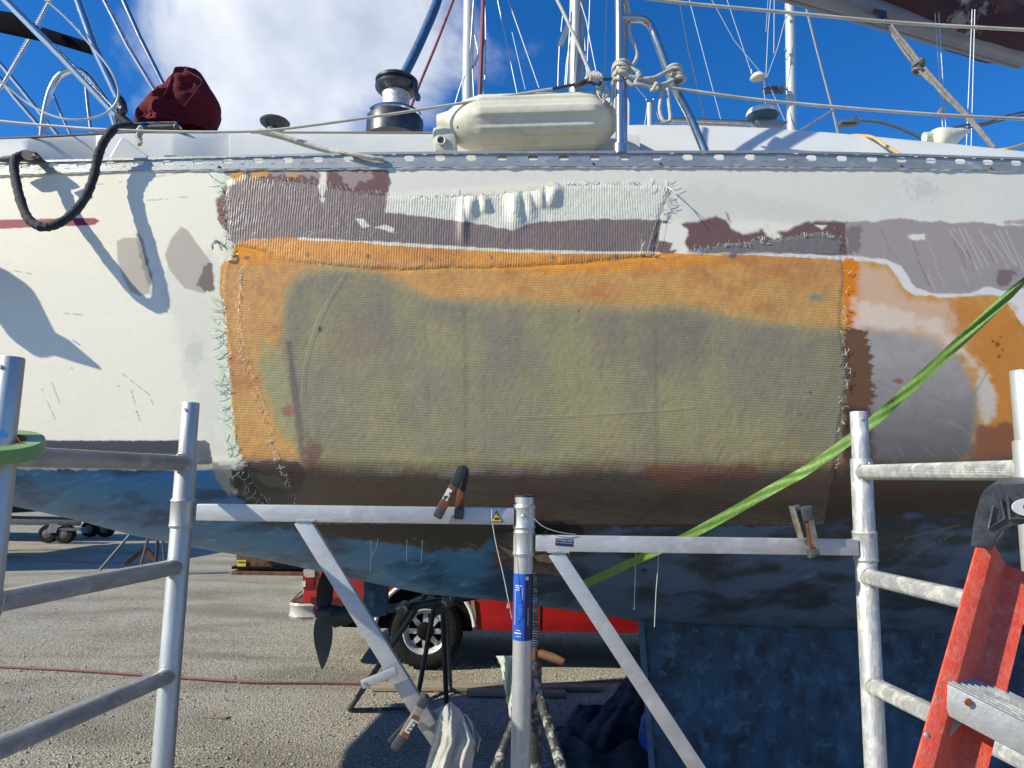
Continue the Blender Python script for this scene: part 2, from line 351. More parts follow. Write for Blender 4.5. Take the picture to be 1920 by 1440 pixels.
# ================================================================ ground
def noise2(x, y, seed=0, oct=4, rough=.5):
    def vn(x, y, s):
        xi = np.floor(x).astype(np.int64); yi = np.floor(y).astype(np.int64); xf = x-xi; yf = y-yi
        def h(a, b):
            n = (a*374761393 + b*668265263 + s*2147483647) & 0xFFFFFFFF
            n = ((n ^ (n >> 13))*1274126177) & 0xFFFFFFFF
            return ((n ^ (n >> 16)) & 0xFFFFFF)/float(0xFFFFFF)
        u = xf*xf*(3-2*xf); v = yf*yf*(3-2*yf)
        return (h(xi, yi)*(1-u)+h(xi+1, yi)*u)*(1-v)+(h(xi, yi+1)*(1-u)+h(xi+1, yi+1)*u)*v
    a = 1; t = 0; n = 0
    for o in range(oct):
        t = t+a*vn(x*2**o+o*17.3, y*2**o+o*9.1, seed+o*31); n += a; a *= rough
    return t/n-.5
def make_ground():
    xs = np.unique(np.concatenate([np.linspace(-900, -14, 14), np.linspace(-14, 9, 150), np.linspace(9, 900, 14)]))
    ys = np.unique(np.concatenate([np.linspace(-400, 2.5, 8), np.linspace(2.5, 22, 150), np.linspace(22, 1500, 16)]))
    X, Y = np.meshgrid(xs, ys)
    near = np.clip(1-np.abs(Y-8)/14, 0, 1)*np.clip(1-np.abs(X+2)/12, 0, 1)
    Z = noise2(X*.5, Y*.9, 3)*.035*near + noise2(X*2.2, Y*2.2, 9, 3)*.012*near - .004
    mb = MB(); mb.grid(np.stack([X, Y, Z], -1))
    m = mat('compacted_gravel', (.60, .54, .42), (.27, .24, .18), .95, 0, 34, (1, 1, 1), bump=1.0, bscale=62, contrast=(.40, .62), detail=14, bdist=.03)
    nt = m.node_tree; N = nt.nodes; L = nt.links; b = N['Principled BSDF']
    src = b.inputs['Base Color'].links[0].from_socket
    tc = N.new('ShaderNodeTexCoord')
    # tyre tracks and damp dark streaks along the yard, pale dusty patches
    mp = N.new('ShaderNodeMapping'); mp.inputs['Scale'].default_value = (.30, .9, 1); mp.inputs['Rotation'].default_value = (0, 0, .12); L.new(tc.outputs['Object'], mp.inputs[0])
    n = N.new('ShaderNodeTexNoise'); n.inputs['Scale'].default_value = 1.35; n.inputs['Detail'].default_value = 6; n.inputs['Distortion'].default_value = .4; L.new(mp.outputs[0], n.inputs['Vector'])
    r = N.new('ShaderNodeMapRange'); L.new(n.outputs[0], r.inputs[0]); r.inputs[1].default_value = .46; r.inputs[2].default_value = .62; r.inputs[4].default_value = .5
    mx = N.new('ShaderNodeMix'); mx.data_type = 'RGBA'; L.new(r.outputs[0], mx.inputs[0]); L.new(src, mx.inputs[6]); mx.inputs[7].default_value = (.16, .13, .085, 1)
    v = N.new('ShaderNodeTexVoronoi'); v.inputs['Scale'].default_value = 85; L.new(tc.outputs['Object'], v.inputs['Vector'])
    rv = N.new('ShaderNodeMapRange'); L.new(v.outputs['Distance'], rv.inputs[0]); rv.inputs[1].default_value = .0; rv.inputs[2].default_value = .55; rv.inputs[3].default_value = 1.25; rv.inputs[4].default_value = .72
    nd = N.new('ShaderNodeTexNoise'); nd.inputs['Scale'].default_value = 1.1; nd.inputs['Detail'].default_value = 9; nd.inputs['Roughness'].default_value = .68; L.new(tc.outputs['Object'], nd.inputs['Vector'])
    rd_ = N.new('ShaderNodeMapRange'); L.new(nd.outputs[0], rd_.inputs[0]); rd_.inputs[1].default_value = .50; rd_.inputs[2].default_value = .70; rd_.inputs[4].default_value = .6
    md = N.new('ShaderNodeMix'); md.data_type = 'RGBA'; L.new(rd_.outputs[0], md.inputs[0]); L.new(mx.outputs[2], md.inputs[6]); md.inputs[7].default_value = (.56, .52, .43, 1)
    m2 = N.new('ShaderNodeMix'); m2.data_type = 'RGBA'; m2.blend_type = 'MULTIPLY'; m2.inputs[0].default_value = 1; L.new(md.outputs[2], m2.inputs[6]); L.new(rv.outputs[0], m2.inputs[7])
    L.new(m2.outputs[2], b.inputs['Base Color'])
    o = obj('ground', mb, m, origin=(0, 0, 0)); tag(o, kind='structure')
make_ground()
def pebbles():
    mb = MB(); n = 9500
    base = [(1, 0, 0), (0, 1, 0), (-1, 0, 0), (0, -1, 0), (0, 0, 1), (0, 0, -.6)]
    F = [(0, 1, 4), (1, 2, 4), (2, 3, 4), (3, 0, 4), (1, 0, 5), (2, 1, 5), (3, 2, 5), (0, 3, 5)]
    for i in range(n):
        y = 3.9+RNG.rand()**1.6*7.5; x = (RNG.rand()*1.5-.85)*y*.95
        s = .004+.012*RNG.rand()**2.6; a = RNG.rand()*6.28; c, q = math.cos(a), math.sin(a); k = .6+.7*RNG.rand()
        mb.add([(x+s*(u*c-w*k*q), y+s*(u*q+w*k*c), .004+s*.7*h) for u, w, h in base], F)
    o = obj('gravel_stones', mb, mat('gravel_stone', (.45, .42, .36), (.22, .20, .17), .9, 0, 60, c3=(.42, .40, .36), s3=30, t3=(.55, .6)), smooth=False, origin=(0, 0, 0))
    tag(o, 'loose gravel stones scattered over the grey yard', kind='stuff')
pebbles()
# ================================================================ the sailboat: hull surface
YC = 4.02                                             # centreline of the boat
boat = thing('sailboat', (0, YC, 0), 'large white sailboat under repair with an amber and olive fibreglass patch above blue bottom paint', 'sailboat')
def smooth01(t): t = np.clip(t, 0, 1); return t*t*(3-2*t)
def D0(px):
    px = np.asarray(px, float); u = (px-1000)/960
    d = 2.40+.062*u*u
    d = d+np.where(px < 0, .55*(np.clip(-px, 0, 900)/900)**1.7, 0)
    return d+np.where(px > 1960, 1.25*(np.clip(px-1960, 0, 2600)/2600)**1.6, 0)
def interp(px, pts):
    a = np.array(pts, float); return np.interp(px, a[:, 0], a[:, 1])
RB = [(-900, 352), (-300, 336), (0, 327), (240, 319), (480, 315), (960, 311), (1440, 311), (1680, 314), (1920, 320), (2600, 345), (4600, 430)]    # foot of the toe rail
SIL = [(-900, 800), (-400, 880), (-150, 915), (20, 948), (130, 972), (250, 1004), (380, 1030), (480, 1046), (560, 1063), (720, 1098), (800, 1114), (960, 1129), (1200, 1164), (1440, 1175), (1650, 1184), (1920, 1190), (2600, 1190), (4600, 1100)]
DS = [(-900, 3.1), (-150, 3.05), (20, 3.08), (250, 3.2), (560, 3.4), (960, 3.65), (1200, 3.8), (1440, 3.86), (4600, 3.95)]
def hullY(px, py):
    d0 = D0(px); ys = interp(px, SIL); yr = interp(px, RB); wl = 862 - 25*smooth01((300-px)/900.)*0
    top = (np.clip(py, yr, None)-yr)/(wl-yr)
    side = .045*(1-top)**2 + .03*np.clip(top-.6, 0, 1)**2
    s = np.clip((py-wl)/(ys-wl), 0, 1)
    a = interp(px, DS)-d0-.02
    return d0+np.where(py < wl, side, .03*.16)+a*(1-np.sqrt(np.clip(1-s**1.7, 0, 1)))
# ---------------------------------------------------------------- colour of the hull, laid out on its surface
def sdf(poly, PX, PY):
    n = len(poly); d = np.full(PX.shape, 1e9); ins = np.zeros(PX.shape, bool)
    for i in range(n):
        x0, y0 = poly[i]; x1, y1 = poly[(i+1) % n]; ex, ey = x1-x0, y1-y0
        wx, wy = PX-x0, PY-y0
        t = np.clip((wx*ex+wy*ey)/(ex*ex+ey*ey+1e-9), 0, 1)
        d = np.minimum(d, (wx-ex*t)**2+(wy-ey*t)**2)
        if y0 != y1:
            c = ((y0 <= PY) & (PY < y1)) | ((y1 <= PY) & (PY < y0))
            ins ^= c & (PX < x0+(PY-y0)/(y1-y0)*ex)
    d = np.sqrt(d); return np.where(ins, d, -d)
class Paint:
    def __init__(s, PX, PY, base): s.X, s.Y = PX, PY; s.c = np.zeros(PX.shape+(3,))+lin(base)/K0
    def poly(s, pts, col, soft=2, amp=2, sc=14, alpha=1, seed=1, k=None, aniso=(1, 1)):
        xs = [p[0] for p in pts]; ys = [p[1] for p in pts]; mg = soft+amp*2+6
        m = (s.X > min(xs)-mg) & (s.X < max(xs)+mg) & (s.Y > min(ys)-mg) & (s.Y < max(ys)+mg)
        if not m.any(): return
        x, y = s.X[m], s.Y[m]
        d = sdf(pts, x, y)+noise2(x/sc*aniso[0], y/sc*aniso[1], seed, 4, .6)*amp*2
        a = smooth01(d/soft+.5)*alpha
        c = (lin(col)/(k or K0)) if not callable(col) else col(x, y)
        s.c[m] = s.c[m]*(1-a[:, None])+c*a[:, None]
    def blob(s, cx, cy, rx, ry, col, alpha=1, seed=1, amp=.5, ang=0, k=None, sc=30):
        R = max(rx, ry)*1.8
        m = (abs(s.X-cx) < R) & (abs(s.Y-cy) < R)
        if not m.any(): return
        x, y = s.X[m]-cx, s.Y[m]-cy; ca, sa = math.cos(ang), math.sin(ang)
        u, v = x*ca+y*sa, -x*sa+y*ca
        d = 1-np.sqrt((u/rx)**2+(v/ry)**2)+noise2(s.X[m]/sc, s.Y[m]/sc, seed, 4, .6)*amp
        a = smooth01(d*1.6)*alpha
        s.c[m] = s.c[m]*(1-a[:, None])+(lin(col)/(k or K0))*a[:, None]
    def line(s, pts, w, col, alpha=1, k=None, dash=0, seed=1):
        for (x0, y0), (x1, y1) in zip(pts[:-1], pts[1:]):
            m = (s.X > min(x0, x1)-6) & (s.X < max(x0, x1)+6) & (s.Y > min(y0, y1)-6) & (s.Y < max(y0, y1)+6)
            if not m.any(): continue
            x, y = s.X[m], s.Y[m]; ex, ey = x1-x0, y1-y0
            t = np.clip(((x-x0)*ex+(y-y0)*ey)/(ex*ex+ey*ey+1e-9), 0, 1)
            d = np.hypot(x-x0-ex*t, y-y0-ey*t)
            a = smooth01((w-d)/1.6+.5)*alpha
            if dash: a = a*smooth01((noise2(x/dash, y/dash, seed, 2)+.08)*6+.5)
            s.c[m] = s.c[m]*(1-a[:, None])+(lin(col)/(k or K0))*a[:, None]
K0 = .80
def paint_hull(PX, PY):
    p = Paint(PX, PY, (214, 209, 196))
    X, Y = PX, PY
    p.c *= (1+.03*noise2(X/260, Y/90, 5, 5)[..., None])
    # primer field, sanded and a little greyer, scuffed areas
    p.poly([(730, 316), (1960, 312), (1960, 420), (1240, 415), (1240, 345), (1000, 340), (735, 362)], (198, 197, 193), 10, 6, 40, .7, 3)
    p.poly([(1250, 350), (1400, 360), (1560, 395), (1600, 412), (1500, 415), (1300, 410)], (186, 184, 176), 30, 26, 26, .45, 4)
    p.poly([(300, 500), (400, 470), (415, 540), (420, 860), (395, 870), (345, 700)], (186, 186, 180), 24, 26, 22, .5, 6)
    p.blob(365, 660, 22, 34, (170, 172, 168), .45, 8, 1.6, sc=7); p.blob(1730, 355, 40, 26, (180, 180, 175), .6, 9, 2.0, sc=7)
    # red stripe on the left
    p.poly([(-900, 432), (-900, 416), (0, 412), (178, 408), (186, 414), (178, 422), (0, 429)], (128, 22, 48), 1.6, 1.0, 6, 1, 2)
    # oval filler spots
    p.poly([(219, 452), (232, 446), (258, 446), (268, 470), (281, 510), (290, 538), (284, 550), (262, 555), (244, 546), (228, 516), (221, 484)], (166, 158, 148), 2.5, .8, 20, 1, 11)
    p.poly([(256, 438), (264, 440), (276, 480), (288, 530), (280, 536), (262, 480)], (112, 104, 104), 4, 5, 12, .75, 12)
    p.blob(286, 541, 7, 12, (205, 203, 196), .9, 3)
    p.poly([(340, 425), (352, 432), (395, 490), (402, 545), (380, 550), (345, 540), (318, 505), (309, 478), (322, 446)], (164, 157, 149), 2.5, .8, 20, 1, 13)
    p.poly([(380, 500), (398, 495), (404, 546), (384, 548), (372, 535)], (96, 84, 84), 4, 8, 14, .9, 14)
    # scratches in the topsides
    for q in (((265, 377), (300, 374), (352, 369)), ((180, 346), (240, 340)), ((290, 332), (350, 322)), ((228, 700), (280, 740), (287, 758)), ((246, 730), (262, 790)), ((78, 728), (103, 785)), ((98, 718), (112, 755)), ((120, 588), (155, 590)), ((0, 508), (28, 508), (60, 514))):
        p.line(q, .8, (110, 106, 100), .75, dash=9, seed=int(q[0][0]))
    p.line(((137, 638), (150, 647)), 1.0, (60, 90, 170), .9)
    p.blob(135, 690, 2.5, 2.5, (70, 66, 60), .9); p.blob(256, 772, 2, 2, (60, 60, 60), .9); p.blob(222, 724, 2, 2, (70, 70, 66), .8)
    # ---- brown ground-back band
    BR = (112, 96, 93); BD = (104, 80, 78); MV = (148, 138, 138)
    p.poly([(420, 320), (730, 318), (733, 345), (726, 368), (722, 400), (560, 448), (470, 450), (438, 458), (422, 430), (408, 412), (406, 385), (418, 350)], BR, 3, 5, 13, 1, 21)
    p.poly([(598, 322), (613, 321), (611, 352), (603, 372), (597, 350)], (212, 208, 196), 4, 2.5, 8, 1, 22)
    p.poly([(616, 326), (728, 323), (726, 360), (660, 360), (614, 346)], BD, 3, 6, 12, 1, 23)
    p.poly([(628, 322), (690, 324), (700, 332), (668, 345), (655, 350), (640, 330)], (146, 134, 134), 3, 9, 9, .9, 24)
    p.poly([(470, 326), (600, 328), (600, 345), (520, 336)], BD, 3, 5, 10, .9, 25)
    for q in (((436, 322), (460, 326), (452, 342), (430, 336)), ((470, 323), (505, 322), (500, 332), (470, 334)), ((536, 324), (575, 321), (556, 332), (536, 333))): p.poly(q, (196, 140, 60), 5, 6, 9, .95, 26)
    p.poly([(505, 320), (598, 321), (598, 330), (575, 334), (560, 326), (512, 330)], (156, 144, 144), 3, 8, 9, .8, 27)
    p.poly([(404, 372), (424, 372), (426, 430), (412, 415)], (110, 72, 62), 4, 5, 9, .8, 28)
    p.poly([(540, 398), (724, 398), (765, 404), (800, 462), (700, 454), (600, 448), (540, 446)], BR, 3, 2, 16, 1, 29)
    p.poly([(722, 400), (760, 402), (850, 412), (900, 420), (960, 432), (990, 420), (1040, 414), (1120, 411), (1180, 410), (1245, 412), (1262, 420), (1246, 432), (1236, 446), (1262, 455), (1270, 470), (1262, 476), (1180, 474), (960, 468), (800, 462), (700, 452), (600, 446)], BR, 3, 3, 16, 1, 29)
    for q in (((666, 410), (682, 410), (694, 424), (680, 428)), ((702, 426), (722, 421), (740, 428), (738, 437), (716, 430))): p.poly(q, (206, 204, 186), 2.5, 1.5, 10, 1, 30)
    p.poly([(600, 372), (608, 370), (608, 378), (603, 382)], (206, 200, 180), 2, 1.5, 10, 1, 31)
    # right hand brown with bright unsanded islands
    p.poly([(1270, 420), (1300, 417), (1342, 406), (1362, 412), (1370, 425), (1392, 440), (1440, 424), (1455, 436), (1474, 432), (1500, 420), (1530, 413), (1590, 415), (1600, 450), (1592, 482), (1290, 472), (1284, 450), (1290, 440)], BD, 6, 4, 12, 1, 32)
    p.poly([(1364, 412), (1372, 420), (1366, 402), (1360, 396)], BD, 3, 1, 9, .7, 33)
    p.poly([(1428, 424), (1446, 424), (1466, 444), (1458, 452), (1436, 440)], (214, 210, 198), 7, 4, 9, .95, 34)
    p.poly([(1380, 414), (1438, 416), (1424, 434), (1392, 438), (1372, 426)], (210, 207, 197), 7, 4, 9, .8, 35)
    p.poly([(1528, 422), (1552, 422), (1542, 430)], (214, 208, 196), 3, 1, 9, .95, 36)
    p.poly([(1240, 418), (1276, 418), (1290, 432), (1284, 452), (1276, 468), (1256, 470), (1262, 456), (1236, 450), (1236, 440)], (212, 209, 199), 3, 3, 8, 1, 37)
    # mauve filler field right
    p.poly([(1584, 416), (1640, 414), (1690, 409), (1730, 414), (1790, 418), (1830, 414), (1880, 424), (2600, 420), (2600, 560), (1900, 560), (1700, 560), (1660, 500), (1590, 486)], MV, 3, 4, 18, 1, 38)
    p.poly([(1880, 414), (1960, 412), (1960, 422), (1880, 420)], (150, 134, 134), 4, 3, 9, .8, 39)
    p.poly([(1700, 440), (1735, 438), (1734, 450), (1710, 450)], (212, 206, 194), 3, 3, 8, .95, 40)
    p.poly([(1586, 424), (1620, 430), (1610, 470), (1588, 486)], (104, 92, 92), 6, 10, 9, .7, 41)
    for i in range(26):
        x = 1600+RNG.rand()*320; y = 425+RNG.rand()*110; l = 12+RNG.rand()*40
        p.line(((x, y), (x+l*.45, y+l)), .7+RNG.rand()*1.2, (172, 164, 166) if RNG.rand() < .6 else (112, 98, 98), .55, seed=i)
    for i in range(9):
        x = 1780+i*13+RNG.rand()*6; p.line(((x, 425+RNG.rand()*20), (x+34, 480+RNG.rand()*30)), 1.0, (186, 180, 180), .6, seed=i)
    p.poly([(1870, 508), (1905, 500), (1900, 530), (1870, 540)], (106, 86, 86), 6, 10, 9, .8, 42)
    # ---- amber ground laminate
    AM = lambda x, y: np.stack([lin((196, 130, 44))[i]/K0*(1+0*x) for i in range(3)], -1)
    def amber(x, y):
        n = noise2(x/60, y/34, 50, 5)[:, None]; n2 = noise2(x/14, y/11, 51, 4)[:, None]
        a, b, c = lin((204, 134, 28)), lin((186, 138, 68)), lin((166, 104, 40))
        v = smooth01((y-(488+12*np.sin(x/140)))/22)[:, None]          # paler wet cloth below the first ply
        col = a*(1-v)+b*v
        col = col*(1-smooth01(n*3+.2)*.6)+c*smooth01(n*3+.2)*.6
        return col*(1+.32*n2)/K0
    p.poly([(414, 500), (432, 470), (446, 456), (474, 448), (540, 446), (620, 448), (700, 456), (800, 462), (960, 470), (1100, 473), (1230, 474), (1590, 484), (1640, 489), (1668, 498), (1684, 520), (1700, 544), (1730, 552), (1780, 556), (1870, 554), (1890, 570), (1904, 590), (1930, 625), (2050, 700), (2050, 870), (1580, 875), (560, 864), (454, 864), (440, 830), (436, 780), (430, 700), (424, 640), (418, 600), (411, 545)], amber, 2.2, 2.5, 16, 1, 52)
    p.poly([(700, 452), (960, 468), (1100, 471), (1238, 472), (1240, 476), (1100, 476), (960, 473), (700, 458)], (222, 206, 180), 1.6, .8, 9, .9, 53)
    p.poly([(560, 445), (700, 454), (560, 450)], (222, 206, 180), 1.6, .8, 9, .8, 54)
    p.poly([(1400, 472), (1590, 480), (1660, 486), (1690, 500), (1704, 520), (1716, 540), (1760, 552), (1820, 550), (1850, 538), (1880, 545), (1940, 540), (2100, 600), (2100, 700), (1940, 640), (1906, 590), (1890, 562), (1860, 552), (1780, 558), (1716, 553), (1694, 540), (1680, 518), (1664, 497), (1630, 490), (1400, 476)], (206, 204, 202), 3, 3, 18, .97, 55)
    p.blob(1530, 558, 17, 9, (108, 104, 96), .9, 3, .3); p.blob(1530, 558, 30, 18, (150, 140, 100), .4, 4, .3)
    for x, y, r in ((577, 478, 5), (690, 480, 5), (808, 486, 4), (825, 486, 3), (463, 484, 8), (922, 483, 4), (1037, 483, 5), (1156, 480, 5), (1375, 478, 12)): p.blob(x, y, r, r*1.3 if r < 8 else r*.7, (92, 80, 72), .9, int(x), .8, sc=6)
    # brush-edge deep orange strip and hazy pale amber on the right
    p.poly([(1580, 484), (1598, 486), (1616, 500), (1612, 560), (1614, 618), (1582, 616)], (202, 118, 22), 4, 9, 5, 1, 56, aniso=(.5, 2))
    p.poly([(1612, 492), (1660, 498), (1680, 530), (1704, 558), (1790, 562), (1800, 600), (1830, 640), (1790, 660), (1700, 640), (1612, 628)], (196, 164, 140), 22, 16, 20, .85, 57)
    p.poly([(1780, 560), (1890, 575), (1940, 650), (1950, 830), (1850, 850), (1852, 700), (1800, 640)], (186, 116, 44), 18, 22, 26, .75, 58)
    p.poly([(1600, 560), (1760, 600), (1840, 690), (1868, 740), (1850, 800), (1830, 690), (1740, 620), (1600, 618)], (206, 192, 180), 20, 16, 14, .75, 59)
    p.poly([(1838, 700), (1856, 720), (1868, 780), (1846, 792), (1830, 760)], (186, 178, 168), 8, 10, 10, .85, 60)
    for x, y, r in ((1870, 645, 6), (1873, 668, 4), (1862, 640, 3), (1880, 655, 2.5), (1876, 632, 2.5)): p.blob(x, y, r, r, (86, 46, 22), .85, int(x), 1.2, sc=4)
    p.poly([(1836, 800), (1960, 780), (1960, 880), (1810, 875)], (122, 74, 52), 14, 14, 20, .9, 61)
    # ---- olive wet glass over the repair
    def olive(x, y):
        n = noise2(x/120, y/90, 70, 5)[:, None]; n2 = noise2(x/26, y/20, 71, 4)[:, None]; n3 = noise2(x/60, y/150, 72, 3)[:, None]
        a, b, c, d = lin((128, 119, 90)), lin((139, 129, 86)), lin((121, 110, 92)), lin((122, 96, 74))
        t1 = smooth01(n*3+.5); t2 = smooth01(n3*3+.35)*.7
        top = smooth01((y-610)/150)[:, None]
        col = (a*(1-t1)+b*t1); col = col*(1-t2*(1-top*.5))+c*t2*(1-top*.5)
        col = col*(1-smooth01(n2*4-.55)*.35)+d*smooth01(n2*4-.55)*.35
        return col*(1+.22*n2)/K0
    p.poly([(534, 545), (548, 522), (575, 506), (620, 500), (680, 504), (720, 512), (752, 530), (790, 552), (850, 560), (900, 558), (1000, 562), (1080, 572), (1150, 570), (1290, 572), (1330, 580), (1380, 594), (1440, 600), (1590, 616), (1600, 880), (520, 880), (566, 860), (556, 830), (530, 800), (508, 770), (496, 740), (486, 690), (492, 640), (530, 650), (527, 600)], (152, 142, 90), 26, 7, 40, .8, 73)
    p.poly([(540, 552), (554, 530), (582, 512), (640, 506), (700, 514), (750, 540), (800, 562), (900, 566), (1080, 578), (1290, 580), (1380, 602), (1590, 624), (1600, 880), (570, 880), (562, 840), (545, 760), (530, 660)], olive, 30, 5, 40, .97, 74)
    p.poly([(490, 680), (520, 660), (545, 760), (560, 850), (520, 800)], (140, 138, 92), 12, 10, 22, .75, 75)
    p.poly([(536, 640), (546, 640), (566, 790), (574, 870), (564, 870), (552, 780)], (84, 70, 62), 7, 3, 20, .65, 76)
    p.blob(542, 770, 16, 13, (142, 84, 54), .85, 77, .8, sc=12); p.blob(585, 850, 22, 34, (108, 62, 48), .75, 78, .8)
    p.blob(660, 640, 60, 60, (130, 100, 78), .45, 79, .8); p.blob(1130, 650, 14, 40, (150, 124, 78), .35, 80, .6); p.blob(1060, 640, 80, 34, (136, 130, 84), .4, 81, .7); p.blob(1010, 760, 160, 70, (136, 128, 84), .4, 82, .8)
    p.blob(1250, 650, 120, 80, (108, 96, 86), .5, 83, .8); p.blob(560, 600, 34, 90, (112, 100, 86), .4, 84, .6)
    p.blob(600, 617, 5, 8, (50, 38, 32), .9, 85, .6, sc=5); p.blob(1085, 583, 2.5, 6, (60, 44, 36), .9, 86, .3); p.blob(1519, 736, 3, 3, (40, 30, 26), .9)
    for x in (868, 1225): p.poly([(x, 570), (x+7, 570), (x+9, 880), (x+1, 880)], (96, 86, 66), 8, 3, 30, .35, x)
    # ---- dark oval right of the patch, and wet brown brush edge
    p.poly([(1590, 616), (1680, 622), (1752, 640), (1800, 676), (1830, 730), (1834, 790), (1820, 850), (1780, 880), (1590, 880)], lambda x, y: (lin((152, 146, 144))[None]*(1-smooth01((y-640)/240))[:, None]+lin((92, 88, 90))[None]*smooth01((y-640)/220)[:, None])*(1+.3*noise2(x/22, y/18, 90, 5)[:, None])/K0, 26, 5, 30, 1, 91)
    p.poly([(1582, 616), (1622, 618), (1632, 660), (1640, 740), (1626, 790), (1632, 860), (1584, 880)], (98, 66, 38), 4, 14, 6, .95, 92, aniso=(.5, 1.6))
    p.poly([(1584, 760), (1634, 770), (1640, 880), (1580, 880)], (62, 44, 34), 14, 10, 12, .8, 93)
    p.blob(1684, 714, 12, 7, (130, 76, 58), .8, 94, 1.5, sc=6)
    for i in range(24):
        x = 1640+RNG.rand()*190; y = 630+RNG.rand()*220; a = RNG.rand()*.8+.3; l = 8+RNG.rand()*30
        p.line(((x, y), (x+l*math.cos(a), y+l*math.sin(a))), .6+.6*RNG.rand(), (165, 158, 160) if RNG.rand() < .6 else (70, 60, 62), .25, seed=i)
    # ---- below the old waterline: brown band, then bottom paint
    KD = .66
    def brown(x, y):
        n = noise2(x/70, y/16, 100, 5)[:, None]; n2 = noise2(x/200, y/50, 101, 3)[:, None]
        a, b, c = lin((88, 62, 52)), lin((78, 72, 56)), lin((112, 70, 48))
        t = smooth01(n*3+.5); r = smooth01(n2*5-.2)*.6
        return (a*(1-t)+b*t)*(1-r)/KD+c*r/KD
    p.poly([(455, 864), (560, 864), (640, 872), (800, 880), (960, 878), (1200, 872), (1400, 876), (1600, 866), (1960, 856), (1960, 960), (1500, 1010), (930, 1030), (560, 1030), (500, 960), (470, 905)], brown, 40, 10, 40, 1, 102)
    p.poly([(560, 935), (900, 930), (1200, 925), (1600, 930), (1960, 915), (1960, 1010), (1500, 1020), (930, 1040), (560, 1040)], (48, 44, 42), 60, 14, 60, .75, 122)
    p.poly([(455, 864), (556, 864), (575, 882), (560, 925), (480, 925), (466, 890)], (70, 46, 48), 3, 4, 20, .9, 103)
    p.poly([(1208, 872), (1410, 874), (1440, 892), (1300, 908), (1210, 896)], (118, 62, 42), 10, 8, 16, .7, 104)
    def blue(x, y):
        d = lin((30, 68, 100)); e = lin((18, 42, 66)); f = lin((72, 120, 150)); s = lin((34, 42, 50)); w = lin((66, 88, 104))
        right = smooth01((x-820)/300)[:, None]
        n = noise2(x/90-y/60, y/26+x/120, 110, 5)[:, None]; n2 = noise2(x/70-y/30, (y+x*.35)/5.5, 111, 5, .6)[:, None]; n4 = noise2(x/46+y/30, y/40, 114, 5)[:, None]
        a = d*(1-right)+lin((42, 56, 78))*right; b = e*(1-right)+s*.6*right
        t = smooth01(n*3.4+.30+.2*right)
        col = a*(1-t)+b*t
        u = smooth01(n2*4-.5)*.42*(1-right*.7)
        col = col*(1-u)+f*u
        v = smooth01(n4*5-.9)*.35
        col = col*(1-v)+w*v
        return col/KDB
    KDB = .25
    p.poly([(-900, 876), (280, 880), (400, 880), (420, 884), (440, 925), (500, 955), (560, 985), (620, 1005), (700, 1015), (800, 1030), (890, 1030), (925, 1005), (1100, 990), (1500, 985), (1700, 962), (4600, 950), (4600, 1400), (-900, 1400)], blue, 2.5, 6, 16, 1, 112)
    p.poly([(480, 975), (920, 978), (925, 1000), (890, 1028), (800, 1032), (740, 1012), (640, 1010), (560, 1000)], (52, 50, 46), 3, 12, 14, .85, 113)
    # boot top: grey band, cream gap
    p.poly([(-900, 826), (385, 826), (393, 832), (399, 868), (392, 872), (-900, 872)], lambda x, y: lin((88, 92, 98))[None]*(1+.5*noise2(x/30, y/12, 115, 4)[:, None])/K0, 1.6, .8, 8, 1, 114)
    p.poly([(-900, 826), (345, 826), (345, 850), (-900, 850)], (40, 42, 48), 3, 3, 10, .75, 116)
    p.poly([(-900, 871), (398, 871), (400, 879), (-900, 879)], (196, 188, 166), 1.5, .5, 9, 1, 117)
    p.poly([(398, 868), (450, 874), (462, 890), (452, 912), (430, 930), (414, 912), (402, 888)], (150, 150, 142), 4, 6, 9, .9, 118)
    p.poly([(432, 880), (470, 878), (520, 905), (560, 940), (540, 975), (470, 960), (440, 925)], (30, 34, 30), 5, 12, 10, .9, 119)
    p.poly([(470, 890), (520, 892), (540, 915), (500, 910)], (88, 92, 66), 6, 6, 12, .7, 120)
    # torn dark scoop behind the stand, blade scratches
    p.poly([(985, 975), (1080, 974), (1094, 990), (1096, 1012), (985, 1012)], (16, 20, 28), 2, 2, 9, 1, 121)
    p.blob(1208, 1069, 8, 3.4, (10, 10, 12), 1)
    for q in (((1850, 700), (1810, 770)), ((1560, 1130), (1610, 1160)), ((1800, 985), (1690, 1010)), ((1790, 1000), (1720, 1035)), ((1776, 1070), (1770, 1110))): p.line(q, 1.0, (120, 118, 112), .8)
    for i in range(120):
        x = 60+RNG.rand()*1800; yb = np.interp(x, [0, 500, 1200, 1900], [890, 990, 1040, 1000]); y = yb+RNG.rand()*110; l = 15+RNG.rand()*60; a = .5+RNG.randn()*.25 if x < 900 else -.6+RNG.randn()*.3
        p.line(((x, y), (x+l*math.cos(a), y+l*math.sin(a))), .5+.5*RNG.rand(), (110, 140, 165) if x < 1000 else (100, 106, 110), .22+.25*RNG.rand(), seed=i)
    # pale green resin fringe on the left of the patch and at its top corner
    FR = (196, 204, 184)
    p.poly([(385, 545), (412, 545), (420, 600), (426, 660), (430, 740), (436, 800), (452, 868), (440, 880), (425, 860), (418, 800), (408, 720), (400, 650), (392, 590)], FR, 3, 9, 9, .9, 130, aniso=(.5, 1.4))
    p.poly([(398, 330), (424, 326), (446, 345), (420, 350), (412, 380), (404, 360)], FR, 3, 5, 9, .9, 131)
    p.poly([(398, 448), (412, 446), (440, 462), (434, 490), (420, 486), (416, 470)], FR, 3, 4, 9, .9, 132)
    return np.clip(p.c*np.array([.985, .955, .91]), .002, .86)
